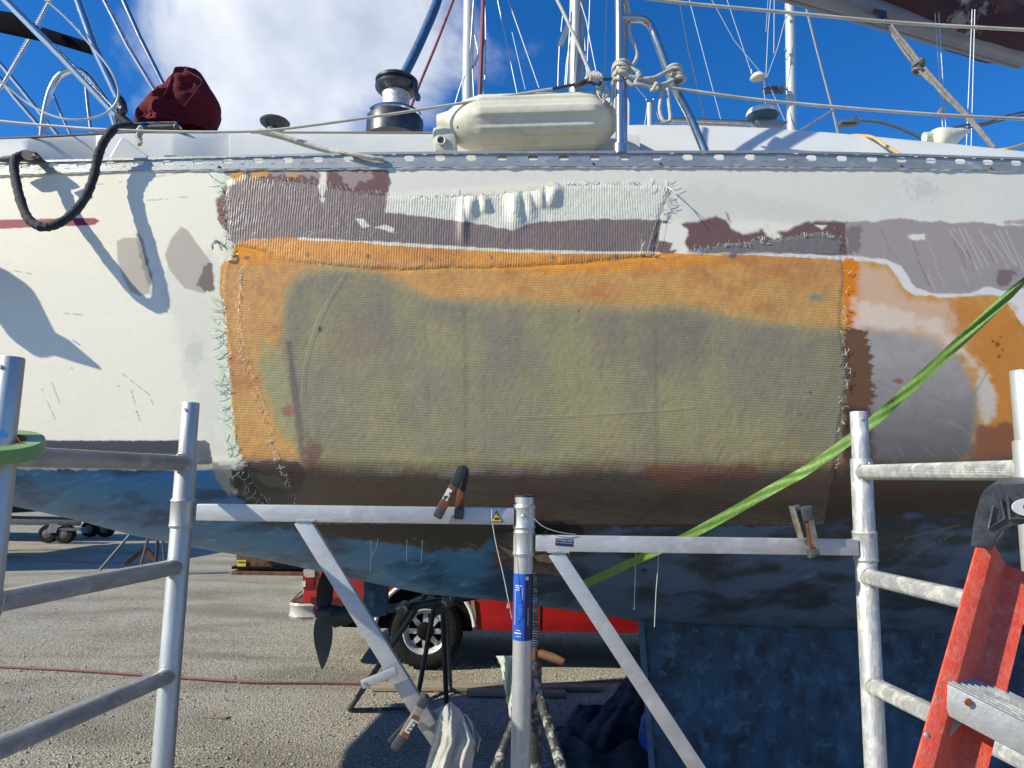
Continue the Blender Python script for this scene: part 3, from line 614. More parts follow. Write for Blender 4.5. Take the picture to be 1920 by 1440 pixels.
def finish_hull_material(name, attr, rough, coat, fine=0.0, weave=None):
    """colour attribute with fine grain; weave = (axis, pitch, depth): ripples of the glass cloth under wet resin"""
    m = bpy.data.materials.new(name); m.use_nodes = True; nt = m.node_tree; N = nt.nodes; L = nt.links; b = N['Principled BSDF']
    at = N.new('ShaderNodeAttribute'); at.attribute_name = attr
    tc = N.new('ShaderNodeTexCoord')
    n = N.new('ShaderNodeTexNoise'); n.inputs['Scale'].default_value = 55; n.inputs['Detail'].default_value = 6; n.inputs['Roughness'].default_value = .7; L.new(tc.outputs['Object'], n.inputs['Vector'])
    r = N.new('ShaderNodeMapRange'); L.new(n.outputs[0], r.inputs[0]); r.inputs[1].default_value = .3; r.inputs[2].default_value = .7; r.inputs[3].default_value = 1-fine; r.inputs[4].default_value = 1+fine
    mx = N.new('ShaderNodeMix'); mx.data_type = 'RGBA'; mx.blend_type = 'MULTIPLY'; mx.inputs[0].default_value = 1; L.new(at.outputs['Color'], mx.inputs[6]); L.new(r.outputs[0], mx.inputs[7])
    L.new(mx.outputs[2], b.inputs['Base Color']); b.inputs['Roughness'].default_value = rough
    b.inputs['Coat Weight'].default_value = coat; b.inputs['Coat Roughness'].default_value = .12
    if not weave: b.inputs['Specular IOR Level'].default_value = .28
    bp = N.new('ShaderNodeBump')
    if weave:
        ax, pitch, strength, wob = weave
        sep = N.new('ShaderNodeSeparateXYZ'); L.new(tc.outputs['Object'], sep.inputs[0])
        def mth(op, a, b_=None):
            q = N.new('ShaderNodeMath'); q.operation = op
            for i, v in enumerate((a, b_)):
                if v is None: continue
                if isinstance(v, (int, float)): q.inputs[i].default_value = v
                else: L.new(v, q.inputs[i])
            return q.outputs[0]
        mp = N.new('ShaderNodeMapping'); mp.inputs['Scale'].default_value = (3.5, 1, 9) if ax == 2 else (9, 1, 14); L.new(tc.outputs['Object'], mp.inputs[0])
        nw = N.new('ShaderNodeTexNoise'); nw.inputs['Scale'].default_value = 1; nw.inputs['Detail'].default_value = 5; L.new(mp.outputs[0], nw.inputs['Vector'])
        ph = mth('ADD', mth('MULTIPLY', sep.outputs[ax], 2*math.pi/pitch), mth('MULTIPLY', nw.outputs[0], wob))
        if ax == 2: ph = mth('ADD', ph, mth('MULTIPLY', sep.outputs[0], 2*math.pi/pitch*.03))
        s = mth('SINE', ph)
        # cross threads on the bias, much fainter
        di = mth('SINE', mth('MULTIPLY', mth('ADD', mth('MULTIPLY', sep.outputs[0], .80), mth('MULTIPLY', sep.outputs[2], -.45)), 2*math.pi/(pitch*2.6)))
        n4 = N.new('ShaderNodeTexNoise'); n4.inputs['Scale'].default_value = 130; n4.inputs['Detail'].default_value = 3; L.new(tc.outputs['Object'], n4.inputs['Vector'])
        n5 = N.new('ShaderNodeTexNoise'); n5.inputs['Scale'].default_value = 6; n5.inputs['Detail'].default_value = 3; L.new(tc.outputs['Object'], n5.inputs['Vector'])
        amp = mth('ADD', mth('MULTIPLY', n5.outputs[0], 1.6), -.25)
        h = mth('ADD', mth('ADD', mth('MULTIPLY', s, amp), mth('MULTIPLY', di, .12)), mth('MULTIPLY', n4.outputs[0], .8))
        # beads of wet resin caught in the cloth glint in patches
        vo = N.new('ShaderNodeTexVoronoi'); vo.inputs['Scale'].default_value = 170; L.new(tc.outputs['Object'], vo.inputs['Vector'])
        n6 = N.new('ShaderNodeTexNoise'); n6.inputs['Scale'].default_value = 6.5; n6.inputs['Detail'].default_value = 4; L.new(tc.outputs['Object'], n6.inputs['Vector'])
        gm = N.new('ShaderNodeMapRange'); L.new(n6.outputs[0], gm.inputs[0]); gm.inputs[1].default_value = .50; gm.inputs[2].default_value = .64
        sc6 = N.new('ShaderNodeSeparateColor'); L.new(vo.outputs['Color'], sc6.inputs[0])
        pick = mth('GREATER_THAN', mth('ADD', sc6.outputs[0], mth('MULTIPLY', gm.outputs[0], .22)), .915)
        dome = mth('MAXIMUM', mth('SUBTRACT', .45, vo.outputs['Distance']), 0)
        h = mth('ADD', h, mth('MULTIPLY', mth('MULTIPLY', dome, pick), 13.0))
        L.new(h, bp.inputs['Height']); bp.inputs['Strength'].default_value = strength; bp.inputs['Distance'].default_value = .0022
        rr = N.new('ShaderNodeMapRange'); L.new(n5.outputs[0], rr.inputs[0]); rr.inputs[1].default_value = .35; rr.inputs[2].default_value = .65; rr.inputs[3].default_value = rough+.12; rr.inputs[4].default_value = max(rough-.12, .08); L.new(rr.outputs[0], b.inputs['Roughness'])
        # resin is thinner on the crests: slightly paler glass shows
        m2 = N.new('ShaderNodeMix'); m2.data_type = 'RGBA'; cr = mth('MULTIPLY', mth('POWER', mth('ADD', mth('MULTIPLY', s, .5), .5), 3.0), .07)
        L.new(cr, m2.inputs[0]); L.new(mx.outputs[2], m2.inputs[6]); m2.inputs[7].default_value = (.52, .50, .40, 1); L.new(m2.outputs[2], b.inputs['Base Color'])
    else:
        n4 = N.new('ShaderNodeTexNoise'); n4.inputs['Scale'].default_value = 70; n4.inputs['Detail'].default_value = 6; L.new(tc.outputs['Object'], n4.inputs['Vector'])
        L.new(n4.outputs[0], bp.inputs['Height']); bp.inputs['Strength'].default_value = .05; bp.inputs['Distance'].default_value = .005
    L.new(bp.outputs[0], b.inputs['Normal'])
    return m
def grid_obj(name, A, C, mat_, parent, keep=None, smooth=True):
    r, c = A.shape[:2]; off = base_of(parent)
    idx = np.arange(r*c).reshape(r, c)
    q = np.stack([idx[:-1, :-1], idx[1:, :-1], idx[1:, 1:], idx[:-1, 1:]], -1).reshape(-1, 4)
    V_ = A.reshape(-1, 3)-off; CC = C.reshape(-1, 3)
    if keep is not None:
        k = keep[:-1, :-1] & keep[1:, :-1] & keep[1:, 1:] & keep[:-1, 1:]
        q = q[k.reshape(-1)]
        used = np.unique(q); remap = -np.ones(r*c, int); remap[used] = np.arange(len(used)); q = remap[q]; V_ = V_[used]; CC = CC[used]
    me = bpy.data.meshes.new(name)
    me.vertices.add(len(V_)); me.vertices.foreach_set('co', V_.astype(np.float32).ravel())
    me.loops.add(len(q)*4); me.loops.foreach_set('vertex_index', q.astype(np.int32).ravel())
    me.polygons.add(len(q)); me.polygons.foreach_set('loop_start', np.arange(0, len(q)*4, 4, dtype=np.int32)); me.polygons.foreach_set('loop_total', np.full(len(q), 4, np.int32))
    me.update(calc_edges=True)
    ca = me.color_attributes.new('Col', 'FLOAT_COLOR', 'POINT'); ca.data.foreach_set('color', np.concatenate([CC, np.ones((len(CC), 1))], 1).astype(np.float32).ravel())
    me.materials.append(mat_)
    if smooth: me.shade_smooth()
    me.validate()
    ob = bpy.data.objects.new(name, me); COL.objects.link(ob); ob.parent = parent
    return ob
def build_hull():
    xs = np.unique(np.concatenate([np.linspace(-600, -40, 20), np.arange(-40, 1960, 2.3), np.linspace(1960, 4600, 40)]))
    t = np.linspace(0, 1, 390); t = t
    PX = np.repeat(xs[None], len(t), 0); yr = interp(xs, RB)-14; ys = interp(xs, SIL)
    tt = np.where(t < .8, t, .8+.2*np.sin((t-.8)/.2*math.pi/2)**.9)     # denser rows where the bilge turns away
    PY = yr[None]+(ys-yr)[None]*tt[:, None]
    Y = hullY(PX, PY)
    A = PA(PX, PY, Y)
    # gentle unfairness of an old, repaired hull
    A[..., 1] += noise2(PX/240, PY/200, 200, 2)*.005
    C = paint_hull(PX, PY)
    # far rows: on under the bilge to the centreline and up the other side (mirrored)
    last = A[-1]; rows = []; crow = []
    n = 10
    deep = np.interp(xs, [-900, 20, 130, 250, 420, 4600], [.05, .12, .10, .05, .02, .02])
    for k in range(1, n+1):
        f = k/n; y = last[:, 1]+(YC-last[:, 1])*f
        z = last[:, 2]-deep*f-.02*math.sin(f*math.pi/2)
        rows.append(np.stack([last[:, 0], y, z], -1))
    half = [A[i] for i in range(len(t)-1, -1, -13)]
    for r_ in rows[::-1][1:]+half:
        q = r_.copy(); q[:, 1] = 2*YC-q[:, 1]; rows.append(q)
    rows = np.array(rows)
    dark = np.zeros(rows.shape)+np.array([.022, .055, .095])
    white = PA  # noqa
    zmask = rows[..., 2] > 1.9
    dark[zmask] = lin((200, 198, 192))/K0
    A = np.concatenate([A, rows], 0); C = np.concatenate([C, dark], 0)
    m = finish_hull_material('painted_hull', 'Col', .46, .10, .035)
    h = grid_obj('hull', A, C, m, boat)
    # transom and deck close the shell
    mb = MB(); st = [tuple(A[i, 0]) for i in range(0, A.shape[0], 12)]
    mb.add(st, [tuple(range(len(st)))]); obj('transom', mb, M['gel'], boat, smooth=False)
    return A
HA = build_hull()
def deck():
    mb = MB(); xs = np.linspace(-600, 4600, 70); yr = interp(xs, RB)-4
    a = PA(xs, yr, D0(xs)+.05); z = a[:, 2]
    b = a.copy(); b[:, 1] = 2*YC-b[:, 1]
    mb.grid(np.stack([a, (a+b)/2+np.array([0, 0, .05]), b], 0)); obj('deck', mb, M['gel_roof'], boat)
deck()
# ---------------------------------------------------------------- glass cloth plies, each a real sheet standing proud of the hull
def sheet(name, poly, off, material, ragged=(3, 5), seed=1, lumps=None, tint=None, label=None, fr=(1, 1), edgef=1.0):
    xs0 = min(p[0] for p in poly)-14; xs1 = max(p[0] for p in poly)+14; ys0 = min(p[1] for p in poly)-14; ys1 = max(p[1] for p in poly)+14
    PX, PY = np.meshgrid(np.arange(xs0, xs1, 2.2), np.arange(ys0, ys1, 2.2))
    d = sdf(poly, PX, PY)+noise2(PX/ragged[1]*fr[0], PY/ragged[1]*fr[1], seed, 3, .7)*2*ragged[0]
    keep = d > 0
    Y = hullY(PX, PY)-off*smooth01(d/11+.1)+.0005
    Y = Y+noise2(PX/240, PY/200, 200, 2)*.005 - np.abs(noise2(PX/22, PY/22, seed+5, 4))*.0025
    # crumpled raised threads along the cut edge
    edge = np.exp(-((d-5)/4)**2)*edgef
    Y = Y-edge*(.002+.010*np.clip(noise2(PX/7, PY/7, seed+9, 3)+.1, 0, 1))
    if lumps is not None: Y = Y-lumps(PX, PY)
    C = paint_hull(PX, PY)
    if tint is not None: C = tint(PX, PY, C)
    o = grid_obj(name, PA(PX, PY, Y), np.clip(C, .002, .86), material, boat, keep)
    if label: o['label'] = label
    return o
PLY_A = [(427, 334), (463, 326), (507, 336), (548, 340), (594, 343), (618, 351), (673, 361), (722, 365), (780, 366), (820, 367), (860, 366), (895, 366), (930, 362), (960, 360), (995, 357), (1030, 349), (1052, 345), (1145, 342), (1195, 345), (1240, 344), (1262, 354), (1252, 372), (1240, 400), (1232, 440), (1228, 480), (1160, 488), (1077, 495), (1000, 500), (960, 502), (897, 505), (846, 503), (753, 508), (697, 506), (598, 498), (558, 496), (526, 488), (491, 472), (440, 462), (424, 440), (424, 400), (420, 370)]
PLY_C = [(434, 474), (420, 500), (414, 540), (420, 600), (426, 660), (427, 700), (433, 780), (437, 830), (455, 866), (466, 890), (480, 920), (505, 950), (560, 975), (640, 975), (640, 500), (500, 474)]
PLY_B = [(468, 470), (526, 488), (598, 498), (697, 506), (753, 508), (846, 503), (960, 501), (1077, 494), (1160, 487), (1243, 478), (1287, 468), (1362, 456), (1462, 445), (1541, 434), (1566, 438), (1578, 452), (1578, 480), (1584, 520), (1578, 570), (1578, 620), (1584, 660), (1592, 700), (1584, 740), (1575, 800), (1570, 860), (1556, 920), (1546, 985), (930, 984), (560, 984), (558, 950), (545, 920), (520, 860), (500, 800), (480, 740), (462, 690), (450, 640), (441, 600), (446, 540), (450, 500)]
def lumpsA(PX, PY):
    h = 0
    for x, y0, y1, w, a, lean in ((868, 352, 470, 9, .010, 0), (887, 350, 420, 13, .015, -3), (905, 356, 402, 9, .015, 2), (964, 340, 432, 15, .020, 2), (986, 346, 420, 12, .012, 4), (1006, 340, 394, 14, .015, 4), (1040, 334, 394, 14, .017, -3)):
        t = np.clip((PY-y0)/(y1-y0), -.2, 1.2)
        prof = np.clip(np.sin(np.clip(t, 0, 1)*math.pi), 0, 1)**1.1
        h = np.maximum(h, a*prof*np.exp(-np.abs((PX-x-lean*t*3)/w)**2.2)*(1+.35*noise2(PX/9, PY/12, 33, 3)))
    return h
def tintA(PX, PY, C):
    # the translucent cloth makes white gelcoat look pale green, brown look greyer
    l = C.mean(-1, keepdims=True); w = smooth01((l-.35)/.25)
    pale = lin((198, 197, 180))/K0
    g = lin((122, 112, 106))/K0
    return C*(1-w*.85)+pale*w*.85*(.95+.1*noise2(PX/20, PY/20, 3)[..., None]) + (g-C)*.12*(1-w)
def tintB(PX, PY, C):
    g = lin((112, 108, 100))/K0; top = smooth01((478-PY)/6)[..., None]*smooth01((PX-1280)/20)[..., None]
    return C*(1-.75*top)+g*.75*top
mA = finish_hull_material('wet_glass_cloth_upright_ripples', 'Col', .42, .25, .10, (0, .0092, .30, 9))
mB = finish_hull_material('wet_glass_cloth_level_ripples', 'Col', .22, .7, .10, (2, .0088, .22, 8))
mC = finish_hull_material('wet_glass_cloth_edge_ply', 'Col', .22, .7, .12, (2, .0085, .25, 10))
sheet('glass_cloth', PLY_C, .0012, mC, (3, 7), 11, edgef=.3, label='amber edge ply')
sheet('glass_cloth', PLY_B, .0024, mB, (2.0, 5), 12, edgef=.2, tint=tintB, label='olive main ply with level ripples')
sheet('glass_cloth', PLY_A, .0040, mA, (3.2, 5), 13, edgef=.12, lumps=lumpsA, tint=tintA, label='upper ply with upright ripples and four bubbles')
# fringe of loose glass threads
def threads():
    mb = MB(); mg = MB()
    def strand(m, x, y, ang, L, lift, r=.0007, curl=.6):
        pts = []; a = ang; n = 6; z = .001
        for i in range(n+1):
            pts.append(P(x, y, float(hullY(np.array(x), np.array(y)))-.005-lift*math.sin(i/n*math.pi*.75)))
            a += RNG.randn()*curl*.4; x += math.cos(a)*L/n; y += math.sin(a)*L/n
        m.tube(pts, r, 4, caps=False)
    def along(m, poly, n, ang, L, lift, closed=False, jit=4, r=.0007, curl=.6):
        seg = [(poly[i], poly[i+1]) for i in range(len(poly)-1)]; ls = [math.hypot(b[0]-a[0], b[1]-a[1]) for a, b in seg]
        for i in range(n):
            k = RNG.choice(len(seg), p=np.array(ls)/sum(ls)); t = RNG.rand(); a, b = seg[k]
            strand(m, a[0]+(b[0]-a[0])*t+RNG.randn()*jit, a[1]+(b[1]-a[1])*t+RNG.randn()*jit, ang+RNG.randn()*.7, L*(.4+RNG.rand()), lift*RNG.rand(), r*(.7+.6*RNG.rand()), curl)
    left = [(412, 545), (416, 600), (420, 660), (424, 740), (430, 800), (446, 866)]
    along(mg, left, 80, math.pi, 20, .0005, jit=7, r=.0008, curl=.45); along(mg, [(446, 860), (462, 900), (500, 950), (540, 975)], 34, 2.2, 18, .006, jit=6, curl=1.5)
    along(mg, PLY_A[:8], 50, -1.7, 8, .003, jit=2); along(mg, PLY_A[8:20], 110, -1.6, 8, .003, jit=2); along(mg, [(1240, 344), (1262, 354), (1250, 380), (1240, 402)], 40, .3, 18, .003, jit=6)
    along(mg, [(424, 340), (424, 440), (436, 470)], 45, math.pi, 13, .005, jit=4, curl=1.2)
    along(mg, [(1590, 500), (1580, 620), (1590, 700), (1575, 800), (1566, 880)], 45, .2, 10, .004, jit=4, curl=1.3); along(mg, [(1300, 468), (1462, 446), (1560, 437), (1578, 460)], 60, -1.0, 7, .003, jit=4, curl=1.2)
    inner = [(450, 500), (441, 600), (462, 690), (480, 740), (500, 800), (520, 860), (545, 920), (558, 950)]
    along(mg, inner, 110, 1.2, 8, .003, jit=3, curl=1.6)
    # long single threads
    for pts in (((650, 505), (622, 548), (595, 600), (572, 672), (566, 738)), ((960, 782), (1100, 776), (1240, 768), (1300, 762)), ((1244, 400), (1238, 440), (1226, 482)), ((1232, 410), (1218, 455), (1212, 480))):
        mg.tube(sp([P(x, y, float(hullY(np.array(float(x)), np.array(float(y))))-.007) for x, y in pts], 6), .0003, 4, caps=False)
    # curled tufts that stand clear of the hull
    for pts in (((1252, 350, .004), (1262, 358, .03), (1270, 372, .04), (1276, 384, .05)), ((1254, 352, .01), (1268, 362, .045), (1284, 372, .05)), ((400, 334, .004), (392, 326, .02), (388, 316, .03)), ((412, 348, .004), (400, 350, .02), (390, 350, .025)), ((1200, 478, .004), (1204, 462, .02), (1202, 448, .03)), ((1204, 462, .02), (1210, 452, .035))):
        mg.tube(sp([P(x, y, float(hullY(np.array(float(x)), np.array(float(y))))-d) for x, y, d in pts], 5), [.0022*(1-.7*i/((len(pts)-1)*5)) for i in range((len(pts)-1)*5+1)], 5)
    for i in range(14):
        x0 = 396+RNG.rand()*14; y0 = 450+RNG.rand()*14
        mg.tube(sp([P(414+RNG.rand()*14, 462+RNG.rand()*12, 2.43), P(408, 450+RNG.rand()*6, 2.415), P(400-RNG.rand()*4, 455+RNG.rand()*6, 2.41), P(397+RNG.rand()*4, 465+RNG.rand()*4, 2.42)], 5), .0012, 4)
    # dripped threads hanging below the patch
    for pts in (((695, 1012), (696, 1040), (694, 1073)), ((709, 1010), (704, 1030), (697, 1043)), ((763, 1012), (762, 1052)), ((792, 1012), (790, 1055)), ((1192, 1034), (1191, 1080), (1189, 1143)), ((1236, 1010), (1234, 1060), (1230, 1110), (1227, 1176))):
        d = float(hullY(np.array(float(pts[0][0])), np.array(float(pts[0][1]))))-.03
        mg.tube([P(x, y, d) for x, y in pts], .0013, 5)
    o = obj('loose_glass_threads', mg, M['resin_white'], boat); o['kind'] = 'stuff'
threads()
# ================================================================ toe rail with real slots
RT = [(-900, 318), (-300, 309), (0, 303), (240, 297), (480, 291), (700, 286), (960, 284), (1440, 283), (1600, 286), (1700, 289), (1920, 296), (2600, 316), (4600, 396)]
def RY(px): return float(D0(px))+.043
def toe_rail():
    holes = [-370, -316, -262, -208, -156, -104, -50, 2, 48, 100, 153, 207, 260, 315, 371, 427, 484, 540, 596, 653, 710, 767, 825, 883, 941, 999, 1057, 1115, 1172, 1231, 1289, 1348, 1406, 1464, 1521, 1578, 1635, 1690, 1745, 1800, 1852, 1905, 1960, 2015, 2070, 2125, 2180]
    mb = MB()
    def pt(x, h, dy):          # h 0 = top, 1 = foot
        yt, yb = float(interp(x, RT)), float(interp(x, RB)); return P(x, yt+(yb-yt)*h, RY(x)+dy)
    k = 20
    for i, x in enumerate(holes):
        x0 = (holes[i-1]+x)/2 if i else x-27; x1 = (holes[i+1]+x)/2 if i < len(holes)-1 else x+27
        hx, hy = 9.5, .19; ho = []; ou = []
        for j in range(k):
            a = 2*math.pi*j/k; c, s = math.cos(a), math.sin(a)
            ex = math.copysign(abs(c)**.55, c)*hx; ey = math.copysign(abs(s)**.8, s)*hy
            ho.append((x+ex, .43+ey))
            m_ = max(abs(c)/1, abs(s)/1); qx, qy = c/m_, s/m_
            ou.append((x+(qx*(x1-x) if qx > 0 else -qx*(x0-x)), .43+(qy*.29 if qy > 0 else qy*.33)))
        vs = []; n = 0.004
        for (a, b) in ou+ho: vs.append(pt(a, b, 0))
        for (a, b) in ou+ho: vs.append(pt(a, b, .006))
        fs = []
        for j in range(k):
            j2 = (j+1) % k
            fs.append((j, k+j, k+j2, j2)); fs.append((2*k+j, 2*k+j2, 3*k+j2, 3*k+j)); fs.append((k+j, 3*k+j, 3*k+j2, k+j2))
        mb.add(vs, fs)
    xs = np.linspace(-600, 2600, 130)
    def strip(h0, h1, d0, d1):
        vs = []; fs = []
        for x in xs: vs += [pt(x, h0, d0), pt(x, h1, d0), pt(x, h1, d1), pt(x, h0, d1)]
        for i in range(len(xs)-1):
            for a in range(4):
                b = (a+1) % 4; fs.append((4*i+a, 4*i+b, 4*i+4+b, 4*i+4+a))
        mb.add(vs, fs)
    strip(-.04, .13, -.005, .009); strip(.71, 1.0, -.003, .007); strip(.95, 1.04, -.005, .004)
    r = obj('toe_rail', mb, M['rail'], boat, smooth=True, auto=30)
    for x in (410, 1112, 1238, 1690, 1858):
        mb = MB(); mb.ell(pt(x, .84, -.006), (.005, .003, .005), seg=8, rings=5); obj('bolt_head', mb, M['trim'], r)
    mb = MB()
    pts = [pt(x, 1.12, -.001) for x in np.linspace(-60, 2000, 240)]
    mb.tube([p+np.array([0, 0, RNG.randn()*.0008]) for p in pts], [.0022+.0018*abs(RNG.randn()) for _ in pts], 5); obj('sealant_bead', mb, M['gel'], boat)
toe_rail()
# ---------------------------------------------------------------- coaming with its moulded recess, coachroof
def coaming():
    CT = [(-900, 275), (0, 262), (240, 250), (480, 251), (600, 251), (960, 252), (1200, 252)]
    def yt(x): return float(interp(x, CT))
    # face depth along the boat: recess between 58 and 205, ramp to 270; slant added for the cover's shadow at 325..430
    def dep(x):
        base = 2.66
        if x < 50: return base
        if x < 208: return base+.135*(x-50)/158
        if 328 <= x <= 430: return base+.075*(x-328)/102
        return base
    xs = sorted(set(list(np.linspace(-600, 40, 10))+[50, 54, 58, 62, 120, 180, 208, 216, 240, 270, 320, 328, 380, 430, 431, 445]+list(np.linspace(470, 1200, 30))))
    mb = MB(); rows = []
    for k, (f) in enumerate((0, .12, .5, 1)):
        row = []
        for x in xs:
            d = dep(x)
            y = yt(x)+(340-yt(x))*f
            slant = -.02*f
            if 205 <= x <= 216: pass
            row.append(P(x-(0 if x < 208 or x > 216 else 70*f*.6), y, d+slant+(.012 if k == 0 else 0)))
        rows.append(row)
    top = [q+np.array([0, .75, .004]) for q in rows[0]]; rows = [top]+rows
    mb.grid(np.array(rows)); c = obj('coaming', mb, M['gel'], boat, auto=25)
    # wedge-shaped moulding beside the recess
    mb = MB()
    tri = [(206, 294), (226, 259), (232, 258), (276, 292), (276, 300), (206, 300)]
    a = [P(x, y, 2.64) for x, y in tri]; b = [P(x, y, 2.78) for x, y in tri]
    n = len(tri); mb.add(a+b, [tuple(range(n))]+[(j, (j+1) % n, n+(j+1) % n, n+j) for j in range(n)]); obj('coaming_moulding', mb, M['gel'], boat, smooth=False, bevel=.004)
    
    # dark rubber capping and weathered wooden strip along the top
    mb = MB(); mb.tube([P(x, yt(x)-2, 2.68) for x in np.linspace(-600, 350, 30)], .006, 6); obj('rubber_capping', mb, M['trim'], boat)
    mb = MB(); mb.tube([P(x, yt(x)-2.5, 2.70) for x in np.linspace(470, 830, 20)], .005, 6); obj('teak_strip', mb, M['wood'], boat)
    # coachroof on the right
    RX = [(1040, 262), (1100, 246), (1150, 238), (1190, 234), (1300, 235), (1440, 240), (1560, 249), (1640, 256), (1700, 262), (1800, 271), (1920, 284), (2300, 330), (2600, 366)]
    xs = np.concatenate([np.linspace(1040, 1200, 12), np.linspace(1210, 2600, 60)]); rows = []
    for f in (-.35, -.12, -.03, 0, .02, .06, .14, .3, .6, 1):
        row = []
        for x in xs:
            y0 = float(interp(x, RX)); p = P(x, y0, 2.78)
            if f < 0: row.append(P(x, y0, 2.78)+np.array([0, -f*4.2, (-f)*.05]))
            else:
                q = P(x, y0+(345-y0)*f, 2.78-.11*math.sin(min(f, 1)*math.pi/2)); row.append(q)
        rows.append(row)
    mb = MB(); mb.grid(np.array(rows)); obj('coachroof', mb, M['gel_roof'], boat, auto=60)
    # rounded hatch garage seen over the fender
    mb = MB(); A = []
    for i in range(15):
        t = i/14; x = 966+(1180-966)*t; h = 34*math.sin(min(t*1.15+.02, 1)*math.pi*.62)**.6 if t < .8 else 30
        row = []
        for j in range(9):
            a = math.pi*j/8; row.append(P(x, 194-h*math.sin(a)**.5, 3.3)+np.array([0, .55*(1-math.cos(a)), 0]))
        A.append([P(x, 240, 3.3)]+row)
    mb.grid(np.array(A)); obj('hatch_garage', mb, M['gel_roof'], boat)
    mb = MB(); mb.tube(sp([P(1222, 246, 3.2), P(1232, 232, 3.2), P(1250, 225, 3.2), P(1300, 226, 3.2), P(1395, 230, 3.2), P(1412, 235, 3.2), P(1424, 246, 3.2)], 5), .011, 8)
    mb.tube([P(1250, 229, 3.25), P(1400, 235, 3.25)], .009, 8); obj('grab_rail', mb, M['steel_dull'], boat)
coaming()
# ---------------------------------------------------------------- keel, shaft, propeller
def keel():
    Yf = 3.80
    tl, tr = P(1213, 1150, Yf), P(2150, 1175, Yf+.05); bl = P(1238, 1460, Yf); bl[2] = .14; 
    k = (P(1238, 1440, Yf)-P(1213, 1150, Yf)); bl = tl+k*((tl[2]-.14)/(tl[2]-P(1238, 1440, Yf)[2]))
    br = tr+np.array([.5, 0, .14-tr[2]])
    mb = MB(); n = 26; rows = []
    tl = tl+np.array([0, 0, .12]); tr = tr+np.array([0, 0, .12])
    for i in range(14):
        v = i/13; a = tl+(bl-tl)*v; b = tr+(br-tr)*v; row = []
        for j in range(n):
            u = (j/(n-1))**1.2; p = a+(b-a)*u
            half = .012+.2*(math.sin(min(u*1.6+.03, 1)*math.pi/2)**.8); 
            p = np.array([p[0], YC-half*(1-.0*v), p[2]]); row.append(p)
        rows.append(row)
    rows = np.array(rows); back = rows.copy(); back[..., 1] = 2*YC-back[..., 1]
    # close round: trailing edge strip, front and back
    mb.grid(rows); mb.grid(back[:, ::-1])
    mb.grid(np.stack([back[:, 0], rows[:, 0]], 1)); mb.grid(np.stack([rows[:, -1], back[:, -1]], 1)); mb.grid(np.stack([rows[-1], back[-1]], 0))
    obj('keel', mb, M['antifoul'], boat, auto=50)
    mb = MB(); e0 = rows[0, 0]+np.array([-.012, -.004, 0]); e1 = rows[-1, 0]+np.array([-.012, -.004, 0]); mb.beam(e0, e1, .03, .034, (0, 1, 0)); obj('trailing_edge', mb, M['antifoul_edge'], boat, bevel=.006)
    for (x, y, r) in ((1239, 1260, 7), (1246, 1264, 5), (1234, 1300, 5), (1240, 1302, 4), (1252, 1303, 3), (1246, 1288, 2.5), (1223, 1227, 2), (1246, 1311, 2)):
        mb = MB(); mb.ell(P(x, y, YC-.055), (r*.0026, .004, r*.0023), seg=9, rings=5); obj('barnacle_scar', mb, M['antifoul_edge'], boat)
    # keel rests on timber
    t = MB(); c = (rows[-1, 3]+back[-1, 3])/2; t.box((c[0]+.25, YC, .065), (.5, .42, .13)); 
    tag(obj('timber_block', t, M['wood'], bevel=.006), 'thick timber block under the aft corner of the blue keel', 'timber block', 'timber blocks under the keel')
    t = MB(); t.box((c[0]+1.6, YC, .065), (.5, .42, .13)); tag(obj('timber_block', t, M['wood'], bevel=.006), 'timber block under the forward part of the blue keel', 'timber block', 'timber blocks under the keel')
keel()
def propeller():
    h = P(607, 1150, YC)
    mb = MB(); mb.lathe([(.0, -.05), (.02, -.045), (.034, -.02), (.042, 0), (.044, .05), (.040, .075), (.036, .10)], h, (1, 0, .02), 20)
    pr = obj('propeller', mb, M['bronze'], boat); ax = np.array([1, 0, .02])
    sc = YC/FPX
    def blade(ang, face, L=.27, w=.062):
        mb = MB(); d = np.array([0.0, math.sin(ang)*math.cos(face)*0, 0]); up = np.array([0, math.sin(ang), math.cos(ang)]); tw = np.array([0, math.cos(ang), -math.sin(ang)])
        rows = []
        for s in (1, -1):
            for i in range(13):
                t = i/12; row = []; ww = w*math.sin(math.pi*min(.16+t*.84, 1))**.55*(1 if t < .98 else .2)
                f = face*(1-.5*t)
                for j in range(9):
                    u = -1+2*j/8; a = ww*u
                    p = h+up*(.03+L*t)+tw*a*math.cos(f)+ax*a*math.sin(f)+np.array([s*.006*(1-u*u)*(1-t*.7), 0, 0])
                    row.append(p)
                rows.append(row)
        mb.grid(np.array(rows[:13])); mb.grid(np.array(rows[13:])[:, ::-1]); obj('blade', mb, M['bronze'], pr)
    blade(math.radians(2), math.radians(62), .22, .05); blade(math.radians(176), math.radians(78), .27, .066); blade(math.radians(110), math.radians(60), .22, .06); 
    mb = MB(); mb.tube([P(625, 1158, YC), P(650, 1153, YC), P(690, 1140, YC), P(722, 1134, YC)], [.055, .05, .034, .03], 14); obj('shaft_strut', mb, M['bronze'], boat)
    mb = MB(); mb.slab([(680, 1080), (726, 1085), (725, 1154), (700, 1159), (682, 1156)], YC-.035, .07); obj('skeg', mb, M['antifoul'], boat, bevel=.012)
propeller()
